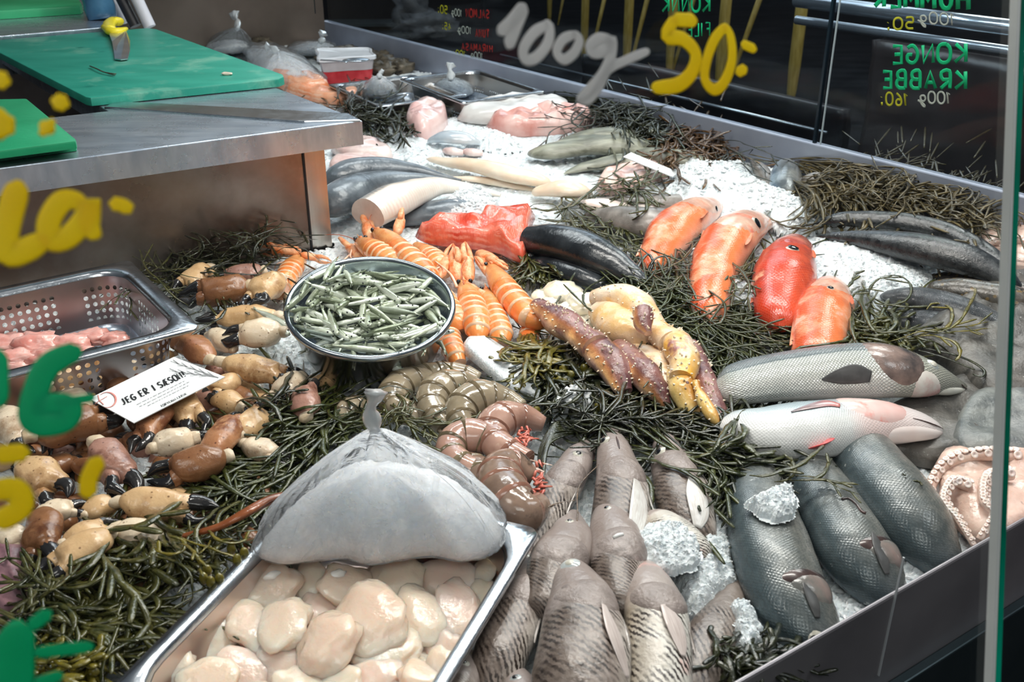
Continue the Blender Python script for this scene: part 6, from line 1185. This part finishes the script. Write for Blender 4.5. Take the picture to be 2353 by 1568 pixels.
for (x0, y0, x1, y1, lb) in ((590, 715, 662, 748, 'small silver fish lying on the crab claws left of the bowl, upper of two'), (600, 722, 678, 776, 'small silver fish lying on the crab claws left of the bowl, lower of two')):
    q = copy_tree(PR[1]); a, b = P(x0, y0, .05), P(x1, y1, .045); q.location = (a+b)/2; q.rotation_euler = (.3, 0, math.atan2(b.y-a.y, b.x-a.x)); q.scale = (1.15, 1.2, 1.15); tag(q, lb, 'small fish', 'stray silver fish')
# ---- roe in the perforated pan
rom = mat('pink_roe', (.62, .20, .16), (.88, .56, .50), ns=20, nd=7, rough=.2, coat=.7, bump=.6, bs=60, sss=.3, srad=(.01, .005, .004))
for i, (x, y, rx, ry, lb) in enumerate(((85, 792, 60, 26, 'rounded pink roe lobe in the middle of the pile'), (20, 790, 50, 22, 'pale pink roe lobe at the left edge'), (165, 790, 46, 20, 'roe lobe with pale veins'), (215, 775, 42, 18, 'redder roe lobe behind the veined one'), (262, 780, 36, 16, 'rightmost pink roe lobe near the steel wall'), (30, 830, 70, 24, 'red wrinkled roe lobe at the front left'), (105, 826, 56, 22, 'pink roe lobe at the front of the pile'), (185, 812, 50, 16, 'thin roe lobe at the front right'))):
    z = .022; p = P(x, y, z); s = dep(p)/F; mb = MB(); blob(mb, p, (rx*s, ry*1.7*s, ry*s*1.0), i+20, .30, 1.6, 14, 20); tag(mb.build('roe_lobe', rom), lb+' in the perforated pan', 'roe', 'pink roe in the perforated pan')
# ================================================================ TIED ICE BAGS
bag([(580, 1288), (640, 1306), (720, 1296), (790, 1292), (850, 1306), (920, 1296), (1000, 1286), (1080, 1298), (1140, 1280), (1172, 1242), (1150, 1205), (1080, 1165), (960, 1150), (820, 1150), (720, 1170), (650, 1215), (600, 1260)], .066, (862, 988), .190,
    [(855, 965, .200), (852, 940, .212), (860, 918, .222), (862, 900, .230)], 'large clear knotted bag of crushed ice resting on the scallops and pan rim', .66, kr=.0085, seed=1)
bag([(475, 118), (520, 128), (560, 124), (578, 112), (560, 98), (520, 94), (485, 100)], .0, (546, 64), .16, [(545, 50, .17), (540, 38, .18), (538, 30, .19)], 'small knotted ice bag farthest back behind the teal board', .45, kr=.014, seed=2)
bag([(655, 120), (690, 130), (740, 130), (772, 120), (765, 106), (720, 98), (670, 104)], .0, (738, 96), .085, [(740, 90, .09), (740, 82, .10), (742, 76, .11)], 'knotted ice bag at the back in front of the corner of the steel walls', .6, kr=.013, seed=3)
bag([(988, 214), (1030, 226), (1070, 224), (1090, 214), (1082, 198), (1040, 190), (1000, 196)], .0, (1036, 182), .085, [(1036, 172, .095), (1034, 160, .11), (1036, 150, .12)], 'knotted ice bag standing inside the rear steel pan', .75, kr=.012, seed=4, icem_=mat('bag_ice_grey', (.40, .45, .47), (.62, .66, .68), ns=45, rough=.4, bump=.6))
bag([(826, 228), (860, 240), (900, 238), (916, 222), (905, 206), (870, 198), (836, 206)], .0, (872, 178), .11, [(872, 172, .115), (874, 168, .12), (876, 166, .12)], 'round clear ice bag in the lower rear pan beside the salmon', .8, kr=.008, seed=5)
bag([(560, 118), (600, 178), (660, 196), (740, 200), (752, 186), (726, 160), (700, 138), (650, 112), (600, 104)], .02, (640, 118), .10, [(630, 114, .105), (622, 110, .11), (614, 108, .11)], 'flat open plastic bag of ice lying on the orange salmon fillets', .55, kr=.012, seed=6)
# salmon at the back
sal = mat('orange_salmon', (.82, .25, .10), (.92, .44, .26), ns=9, nd=5, stretch=(3, 1, 1), rough=.22, coat=.6, bump=.4, bs=50, stripes=(8, (.95, .66, .50), .5, 3))
slab('salmon_fillet', [(600, 178), (660, 182), (740, 205), (760, 216), (700, 222), (640, 205)], .0, .05, sal, 'upper orange salmon fillet partly under the flat plastic bag', 'fish fillet', 1)
slab('salmon_fillet', [(650, 214), (720, 218), (790, 222), (822, 218), (826, 232), (790, 242), (720, 236)], .0, .035, sal, 'lower orange salmon fillet reaching the rear pans', 'fish fillet', 2)
# tub with lid and spoon
tb = thing('plastic_tub', tuple(P(790, 190, .0)), 'translucent plastic tub with white lid and red contents behind the flat bag', 'tub')
tp = [P(x, y, 0) for x, y in ((740, 196), (862, 188), (850, 168), (735, 170))]
def rr2(k, z): c = sum(tp, V((0, 0, 0)))/4; return [V((c.x, c.y, z))+(p-V((c.x, c.y, 0)))*k for p in outline([tuple(c_) for c_ in [tp[0], (tp[0]+tp[1])/2, tp[1], (tp[1]+tp[2])/2, tp[2], (tp[2]+tp[3])/2, tp[3], (tp[3]+tp[0])/2]], 4)]
MB().rings([rr2(.86, .002), rr2(.90, .04)]).build('red_contents', mat('red_sauce', (.50, .02, .03), (.62, .05, .06), rough=.2), tb, auto=40)
MB().rings([rr2(.90, .041), rr2(.96, .075)]).build('body', mat('tub_plastic', (.62, .56, .58), (.72, .68, .70), rough=.25, tr=.2), tb, auto=40)
MB().rings([rr2(.99, .074), rr2(1.04, .076), rr2(1.04, .086), rr2(.98, .089), rr2(.93, .084), rr2(.1, .084)]).build('lid', mat('tub_lid', (.66, .68, .72), (.76, .78, .82), rough=.25), tb, auto=40)
sp = thing('spoon', tuple(P(800, 145, .09)), 'steel spoon lying on the tub lid', 'spoon'); m_ = MB(); strand(m_, [P(738, 138, .094), P(770, 140, .097), P(798, 143, .095)], .006, 8, .4); m_.build('handle', chrome, sp)
m_ = MB(); blob(m_, P(818, 138, .096), (.045, .028, .006), 1, 0, 1, 8, 14, .2); m_.build('bowl', chrome, sp)
# oysters by the far corner
oy = mat('oyster_shell', (.035, .03, .022), (.16, .13, .09), ns=22, nd=7, rough=.4, bump=1, bs=60)
for i, (x, y, lb) in enumerate(((768, 122, 'left of the tub lid'), (795, 118, 'behind the tub lid'), (838, 126, 'at the top behind the spoon'), (866, 130, 'next to the steel wall, upper'), (885, 140, 'in the middle of the pile'), (905, 146, 'towards the rear pan'), (922, 154, 'closest to the rear pan'), (880, 158, 'lowest, right of the tub'), (760, 132, 'beside the knotted bag'), (603, 100, 'behind the flat plastic bag'))):
    p = P(x, y, .015); m_ = MB(); blob(m_, p, (.06, .045, .022), i, .45, 1.8, 10, 16, i*1.3); tag(m_.build('oyster', oy, smooth=True), 'dark rough oyster shell '+lb, 'oyster', 'oysters at the back of the case')
# ================================================================ CARD
CP = [P(x, y, .062) for x, y in ((205, 918), (400, 822), (517, 868), (308, 974))]; cd = thing('sign_card', tuple((CP[0]+CP[2])/2), 'small white printed card lying tilted on the crab claws, reading JEG ER I SÆSON!', 'card')
ux = (CP[1]-CP[0]); uy = (CP[1]-CP[2]); U1, U2 = ux.length, uy.length
m_ = MB(); m_.rings([[p for p in CP], [p+V((0, 0, .0012)) for p in CP]]); m_.build('card', mat('card_white', (.74, .76, .77), (.80, .82, .82), ns=8, rough=.45), cd, smooth=False)
up = V((0, 0, 1)); o0 = CP[3]+V((0, 0, .0015)); ex_ = (CP[2]-CP[3]); ey_ = (CP[0]-CP[3])
def cpt(a, b): return o0+ex_*a+ey_*b      # a along the reading direction, b up the card
ink = mat('ink_black', (.012, .012, .014), rough=.5); inkg = mat('ink_grey', (.32, .32, .33), rough=.5); inkr = mat('ink_red', (.62, .20, .17), (.72, .34, .30), rough=.5)
zc = .0640
def cl(x, y): return P(x, y, zc)
def ctext(txt, a, b, t, r, m):
    mb = MB(); tot = sum(GW(c) for c in txt)-.9; letters(mb, txt, cl(*a), (cl(*b)-cl(*a))/tot, (cl(*t)-cl(*a))/6, r, up, .25, 4); mb.build('printed_text', m, cd)
ctext('JEG ER I SÆSON!', (283, 931), (428, 864), (275, 919), .0011, ink); ctext('TORVEHALLERNE', (371, 936), (431, 906), (368, 932), .00035, ink)
m_ = MB(); rn = random.Random(2)
for (a, b) in (((314, 930), (427, 874)), ((320, 935), (436, 877)), ((339, 933), (433, 886))):
    t = 0
    while t < .96:
        e = min(1, t+rn.uniform(.03, .09)); A, B = cl(*a), cl(*b); tube(m_, [A.lerp(B, t), A.lerp(B, e)], .00045, 4, .2); t = e+.02
m_.build('small_print', inkg, cd)['kind'] = 'stuff'
m_ = MB(); cc = cl(246, 919)
tube(m_, [cl(246+20*math.cos(a), 919+17.5*math.sin(a)) for a in [math.radians(-140+250*i/30) for i in range(31)]], [.0004+.0010*math.sin(PI*i/30) for i in range(31)], 6, .2)
tube(m_, [cl(225, 908), cl(228, 920), cl(238, 930)], .0007, 6, .2); tube(m_, [cl(218, 928), cl(232, 919), cl(246, 911)], .0006, 6, .2); m_.build('round_emblem', inkr, cd)
m_ = MB()
for (a, b, s_n) in (((502, 868), (392, 830), 1), ((495, 866), (388, 852), -1)):
    A, B = cl(*a), cl(*b); tube(m_, [A, A.lerp(B, .5), B], [.0008, .0006, .0003], 4, .2)
    for i in range(9):
        t = .1+.09*i; p = A.lerp(B, t); q = p+(B-A).normalized()*.012+(cl(470, 880)-cl(470, 850)).normalized()*.007*(1 if i % 2 else -1); tube(m_, [p, q], [.0008, .0003], 4, .2)
m_.build('grey_leaf_print', inkg, cd)
# ================================================================ SEAWEED
weed([(500, 600, 110, 34, 5, 22, 210, 50, .0030, .004, .03, .5), (560, 540, 90, 30, 20, 40, 150, 40, .0026, .01, .06, .5), (400, 640, 80, 26, 160, 25, 200, 26, .0026, .005, .02, .5), (640, 545, 60, 16, 30, 18, 140, 16, .0024, .01, .04, .5), (500, 560, 110, 45, 0, 60, 120, 50, .0034, .0, .03, .5)], 'black green seaweed clump in the shadow under the counter, behind the crab claws', w_dark, 1)
weed([(330, 655, 60, 24, 175, 25, 150, 9, .0024, .03, .02, .5), (450, 640, 60, 10, 8, 10, 210, 9, .0030, .02, .012, .4)], 'few olive seaweed strands trailing over the corner of the perforated pan', w_olive, 2)
weed([(690, 1000, 60, 50, 215, 16, 230, 80, .0032, .012, .02, .55), (590, 1110, 90, 40, 212, 12, 210, 80, .0032, .008, .016, .55), (720, 950, 40, 30, 235, 25, 130, 14, .0040, .02, .03, .45), (470, 1140, 70, 22, 190, 15, 200, 22, .0034, .012, .02, .5)], 'long diagonal run of green seaweed between the crab claws and the tied ice bag', w_green, 3, kids=((770, 870, 7, 5, .03), (660, 890, 10, 6, .03)))
weed([(660, 900, 50, 22, 20, 30, 120, 10, .0034, .03, .03, .5), (820, 890, 40, 20, 60, 30, 100, 6, .0024, .03, .02, .5)], 'dark seaweed sprigs with swollen tips lying on the claws and prawns above the diagonal run', w_dark, 33, kids=((655, 868, 14, 7, .045), (668, 900, 8, 6, .04)))
weed([(270, 1390, 120, 50, 25, 22, 240, 95, .0032, .022, .02, .55), (380, 1270, 70, 40, -45, 18, 200, 34, .0050, .030, .02, .45), (190, 1440, 110, 44, 30, 30, 220, 60, .0034, .018, .02, .5), (110, 1370, 60, 50, 60, 60, 150, 26, .0028, .03, .03, .5), (440, 1240, 70, 40, 10, 60, 140, 34, .0030, .02, .03, .5)], 'olive seaweed tangle between the lower crab claws and the scallop pan', w_olive, 4)
b_ = weed([(480, 1260, 36, 24, -35, 30, 90, 6, .0024, .06, .02, .5)], 'seaweed sprig with yellow air bladders hanging over the edge of the scallop pan', w_blad, 5, kids=[(x, y, 11, 17, .070) for x, y in ((468, 1330), (484, 1338), (505, 1332), (532, 1262), (545, 1288), (562, 1272), (476, 1312))])
weed([(150, 1520, 90, 36, 10, 50, 130, 50, .0042, .02, .03, .5)], 'bladder seaweed at the very bottom left behind the green paint', w_blad, 6, kids=[(x, y, 14, 13, .05) for x, y in ((200, 1508), (170, 1540), (128, 1500), (215, 1545), (90, 1540))])
weed([(1640, 730, 110, 60, -32, 16, 260, 190, .0026, .014, .026, .6), (1540, 660, 70, 30, -30, 30, 190, 70, .0026, .014, .03, .6), (1740, 780, 60, 34, -20, 18, 190, 70, .0024, .012, .02, .6), (1560, 790, 60, 40, -60, 22, 180, 60, .0026, .010, .02, .6), (1690, 640, 80, 16, -12, 22, 150, 16, .0028, .045, .02, .5)], 'big wet clump of fine green seaweed between the king crab legs and the red fish', w_green, 7)
def loops(label, arcs, m, nm='seaweed_clump'):
    mb = MB()
    for pts, r in arcs: c = cr([tuple(P(*q)) for q in pts], 26); tube(mb, [V(x) for x in c], [r*(.6+.4*math.sin(PI*i/25)) for i in range(26)], 6, .45)
    return tag(mb.build(nm, m), label, 'seaweed')
loops('curly dark seaweed loops standing up beside the black tail piece', [([(1450, 660, .03), (1468, 610, .05), (1490, 584, .06), (1500, 610, .05), (1476, 650, .03)], .003), ([(1480, 650, .03), (1500, 600, .06), (1530, 590, .065), (1536, 620, .05), (1500, 655, .03)], .003), ([(1446, 640, .03), (1455, 600, .05), (1474, 596, .055), (1480, 640, .03)], .0028), ([(1400, 600, .06), (1440, 590, .05), (1470, 620, .04)], .0022)], w_dark)
rn = random.Random(9); arcs = []
for i in range(30): o_ = i*3.4; arcs.append(([(1330+rn.uniform(-20, 20), 1000-o_*.1, .02), (1280-o_*.2, 970+o_*.55, .035), (1240+o_*.10, 1040+o_*.75, .030), (1250+o_*.25, 1110+o_*.45, .018)], .0024))
loops('curved bundle of parallel dark seaweed strands left of the upright grey fish', arcs, w_dark)
weed([(1580, 972, 100, 16, -10, 12, 200, 80, .0030, .006, .030, .6), (1700, 1020, 60, 34, -26, 12, 200, 80, .0030, .010, .030, .6), (1760, 1085, 80, 20, -18, 10, 190, 80, .0030, .010, .022, .6), (1450, 955, 70, 16, 15, 20, 150, 50, .0028, .010, .03, .6), (1680, 1130, 40, 20, -20, 20, 120, 24, .0028, .004, .012, .6), (1400, 950, 80, 14, 0, 40, 100, 24, .0028, .012, .03, .6)], 'dark green seaweed spread behind the upright fish, under the king crab leg tips', w_dark, 8)
weed([(1700, 1010, 50, 16, 25, 10, 120, 8, .0050, .05, .012, .5), (1660, 1060, 80, 26, -14, 10, 240, 30, .0036, .03, .02, .5)], 'glossy seaweed strands crossing the belly of the white sea bass', w_green, 88)
weed([(1225, 820, 50, 30, 205, 28, 110, 34, .0052, .022, .025, .3), (1195, 850, 40, 20, 240, 26, 90, 12, .0050, .022, .02, .3)], 'yellow green forked seaweed fronds spreading over the flat slab of ice', w_yel, 10)
weed([(1330, 860, 80, 50, -60, 60, 130, 80, .0056, .004, .03, .3), (1290, 910, 50, 50, 60, 60, 130, 34, .005, .01, .025, .3), (1400, 920, 70, 36, -30, 50, 130, 44, .0046, .004, .02, .35)], 'dark broad seaweed under the king crab legs', w_dark, 11)
weed([(1300, 870, 40, 20, -60, 50, 60, 5, .003, .02, .02, .5)], 'cluster of olive seaweed bladders below the left king crab leg', w_blad, 12, kids=[(x, y, 11, 15, .040) for x, y in ((1285, 878), (1312, 866), (1295, 850), (1342, 850), (1232, 946), (1374, 938))])
weed([(1950, 436, 90, 26, -12, 20, 150, 120, .0034, .012, .035, .6), (2090, 438, 110, 26, 10, 22, 160, 150, .0036, .012, .04, .6), (2235, 462, 70, 36, 40, 28, 130, 110, .0036, .012, .05, .6), (1960, 395, 70, 18, -30, 40, 110, 40, .0036, .03, .04, .6), (2050, 420, 80, 30, 70, 30, 110, 34, .0034, .03, .05, .6)], 'large heap of brown olive seaweed along the back wall at the right', w_back, 13)
weed([(1580, 335, 70, 24, -25, 50, 110, 120, .0050, .004, .045, .5), (1640, 370, 50, 16, -20, 50, 90, 60, .005, .002, .035, .5)], 'reddish brown seaweed along the back wall behind the grey green fillets', w_brown, 14)
weed([(1700, 350, 60, 22, -30, 60, 120, 10, .0022, .02, .05, .6)], 'sparse dark twigs of seaweed standing up against the steel back wall', w_dark, 144)
weed([(1440, 275, 80, 28, 0, 70, 120, 100, .0044, .006, .06, .5), (1310, 260, 50, 20, -30, 30, 110, 12, .003, .01, .04, .6), (1500, 300, 50, 20, 20, 50, 110, 50, .0044, .01, .05, .5)], 'black seaweed heap at the back wall behind the pink fillets', w_dark, 15)
weed([(2010, 760, 70, 40, -40, 36, 150, 50, .0044, .02, .03, .6), (1950, 700, 40, 50, 105, 18, 130, 14, .0034, .03, .03, .6), (2060, 790, 70, 24, -30, 36, 120, 26, .0044, .02, .03, .6)], 'thick olive seaweed clump above the head of the scaly sea bass', w_olive, 16, kids=((1970, 745, 8, 8, .05),))
weed([(2190, 765, 60, 8, 8, 12, 130, 8, .0030, .045, .012, .5)], 'yellow green seaweed twig lying on the skate at the right', w_yel, 17)
loops('dark wiry seaweed stem looping beside the bass snout', [([(2120, 800, .05), (2180, 812, .055), (2230, 830, .05), (2262, 852, .045), (2255, 866, .045), (2236, 860, .045)], .0028), ([(2110, 805, .05), (2170, 822, .05), (2240, 850, .045)], .0024)], w_dark)
weed([(1470, 420, 50, 14, 20, 26, 110, 26, .0036, .03, .03, .5)], 'olive seaweed sprig lying in front of the pink fillet in the centre', w_olive, 18)
weed([(1380, 510, 70, 24, -28, 24, 130, 34, .0040, .012, .02, .5), (1310, 480, 30, 20, -60, 30, 70, 8, .004, .01, .02, .5), (1440, 560, 40, 20, 30, 40, 110, 18, .003, .012, .02, .5)], 'olive seaweed on the ice left of the plump dark grey fish', w_olive, 19)
weed([(850, 262, 60, 24, -40, 40, 90, 60, .0052, .004, .03, .5), (920, 285, 50, 18, -30, 40, 80, 50, .005, .0, .03, .5), (800, 232, 30, 20, 60, 40, 60, 16, .004, .02, .04, .5)], 'dark seaweed spilling below the rear pans next to the salmon', w_dark, 20)
weed([(1740, 1520, 70, 26, 10, 36, 150, 44, .0040, .004, .02, .5), (1700, 1480, 40, 20, -50, 30, 100, 14, .003, .01, .02, .5)], 'dark seaweed in the corner between the striped fish and the front rail', w_dark, 21, kids=((1810, 1455, 14, 14, .01), (1770, 1510, 14, 10, .01)))
loops('thick black seaweed stem lying along the front rail', [([(1650, 1548, .012), (1700, 1552, .014), (1780, 1545, .016), (1850, 1500, .018)], .005), ([(1700, 1530, .02), (1745, 1485, .03), (1800, 1470, .024), (1850, 1486, .02)], .0035)], w_dark)
weed([(1235, 620, 40, 26, -40, 50, 90, 44, .0046, .004, .02, .45)], 'olive black seaweed between the salmon and the langoustine row', w_olive, 22)
weed([(1000, 975, 90, 16, 0, 18, 150, 18, .0026, .035, .012, .5), (930, 940, 40, 30, 50, 40, 110, 12, .0026, .03, .02, .5)], 'thin seaweed strands draped over the prawns above the bag knot', w_olive, 23)
weed([(2100, 1100, 20, 6, 0, 10, 40, 2, .002, .05, .01, .5), (1880, 1105, 60, 6, -4, 8, 120, 6, .003, .055, .01, .5)], 'single green strand across the top of the blue grey fish', w_olive, 24)
loops('orange brown ribbon running along the scallop pan edge', [([(668, 1134, .075), (620, 1146, .08), (560, 1180, .08), (500, 1212, .07), (420, 1232, .06)], .007), ([(668, 1140, .074), (610, 1160, .076), (540, 1196, .074), (470, 1224, .06)], .005)], mat('ribbon_orange', (.14, .035, .008), (.30, .09, .03), ns=20, rough=.25, coat=.7, bump=.5, bs=60), 'orange_ribbon')  # two flat orange brown strands laid along the pan edge
loops('two thin brown whiskers of seaweed lying over the upright fish', [([(1376, 1068, .05), (1330, 1120, .055), (1325, 1200, .06), (1290, 1270, .05)], .0009), ([(1322, 1150, .05), (1270, 1160, .05), (1222, 1190, .05)], .0009), ([(1450, 1315, .05), (1520, 1350, .055), (1568, 1375, .05)], .0008)], w_brown, 'seaweed_sprig')
# ================================================================ ICE HEAPS ON TOP
slabm = mat('ice_slab', (.62, .67, .70), (.86, .89, .91), ns=150, nd=6, rough=.25, bump=1, bs=330, sss=.25, srad=(.006, .008, .01), coat=.4)
slab('ice_slab', [(1062, 800), (1075, 784), (1110, 784), (1150, 806), (1215, 858), (1245, 905), (1225, 922), (1170, 905), (1105, 850), (1070, 820)], .026, .016, slabm, 'flat oval slab of packed ice lying between the prawns and the crab', 'ice', 3, .12)
heap([(1440, 1275), (1480, 1215), (1545, 1200), (1600, 1235), (1605, 1290), (1540, 1310), (1480, 1300)], .050, .014, 'lump of crushed ice lying on the small sideways fish', 1, 1.6)
heap([(1560, 1380), (1545, 1290), (1610, 1200), (1660, 1170), (1680, 1250), (1690, 1340), (1640, 1400), (1600, 1440)], .008, .030, 'patch of white ice between the striped and the blue grey fish', 2, 1.4)
heap([(1715, 1150), (1770, 1125), (1822, 1118), (1825, 1175), (1785, 1190), (1740, 1170)], .068, .010, 'ice patch on the tail end of the nearest blue grey fish', 3, 1.6)
heap([(1685, 1440), (1690, 1390), (1730, 1400), (1750, 1460), (1730, 1510), (1690, 1490)], .022, .014, 'small ice patch at the foot of the dark striped tail', 4, 1.6)
heap([(1600, 640), (1590, 590), (1615, 560), (1640, 600), (1640, 650)], .035, .016, 'ice pocket between the two orange fish', 5, 1.2)
heap([(1665, 680), (1670, 650), (1720, 655), (1760, 690), (1755, 712), (1700, 700)], .040, .012, 'pinkish ice lying on the orange tail piece', 6, 1.4)
heap([(1875, 640), (1880, 560), (1900, 545), (1960, 585), (2060, 612), (2150, 634), (2240, 642), (2160, 654), (2130, 690), (2020, 690), (1960, 690), (1920, 660)], .012, .030, 'bright white slope of ice between the red fish and the long black fish', 7, 1.3)
heap([(1535, 470), (1540, 400), (1580, 378), (1640, 395), (1700, 378), (1740, 420), (1790, 450), (1860, 480), (1880, 530), (1800, 540), (1720, 490), (1640, 462)], .020, .050, 'tall bright heap of crushed ice behind the red fish', 8, 1.3, 1.5)
heap([(1010, 500), (1040, 455), (1110, 450), (1150, 480), (1120, 520), (1050, 520)], .012, .030, 'wet glassy ice lump on the dark fish behind the salmon', 9, 2, 2, chunkm)
heap([(1270, 950), (1310, 915), (1360, 925), (1350, 960), (1290, 965)], .02, .03, 'glassy ice lumps under the king crab leg tips', 10, 2, 2.2, chunkm)
heap([(1060, 330), (1110, 305), (1180, 322), (1200, 350), (1120, 352)], .004, .028, 'frosty ice drift over the back fillets', 11, .5)
heap([(830, 300), (870, 270), (930, 290), (1000, 350), (1100, 380), (1000, 372), (900, 345)], .0, .03, 'ice drift running down from the counter lip', 12, .5)

pc = [P(x, y, z) for x, y, z in ((1432, 362, .075), (1545, 408, .045), (1560, 398, .045), (1450, 352, .075))]; m_ = MB(); m_.rings([pc, [p+V((0, 0, .002)) for p in pc]]); tag(m_.build('price_card', MATS['card_white'], smooth=False), 'white card seen nearly edge on, stuck between the grey green fillets and the pink fillet', 'card')
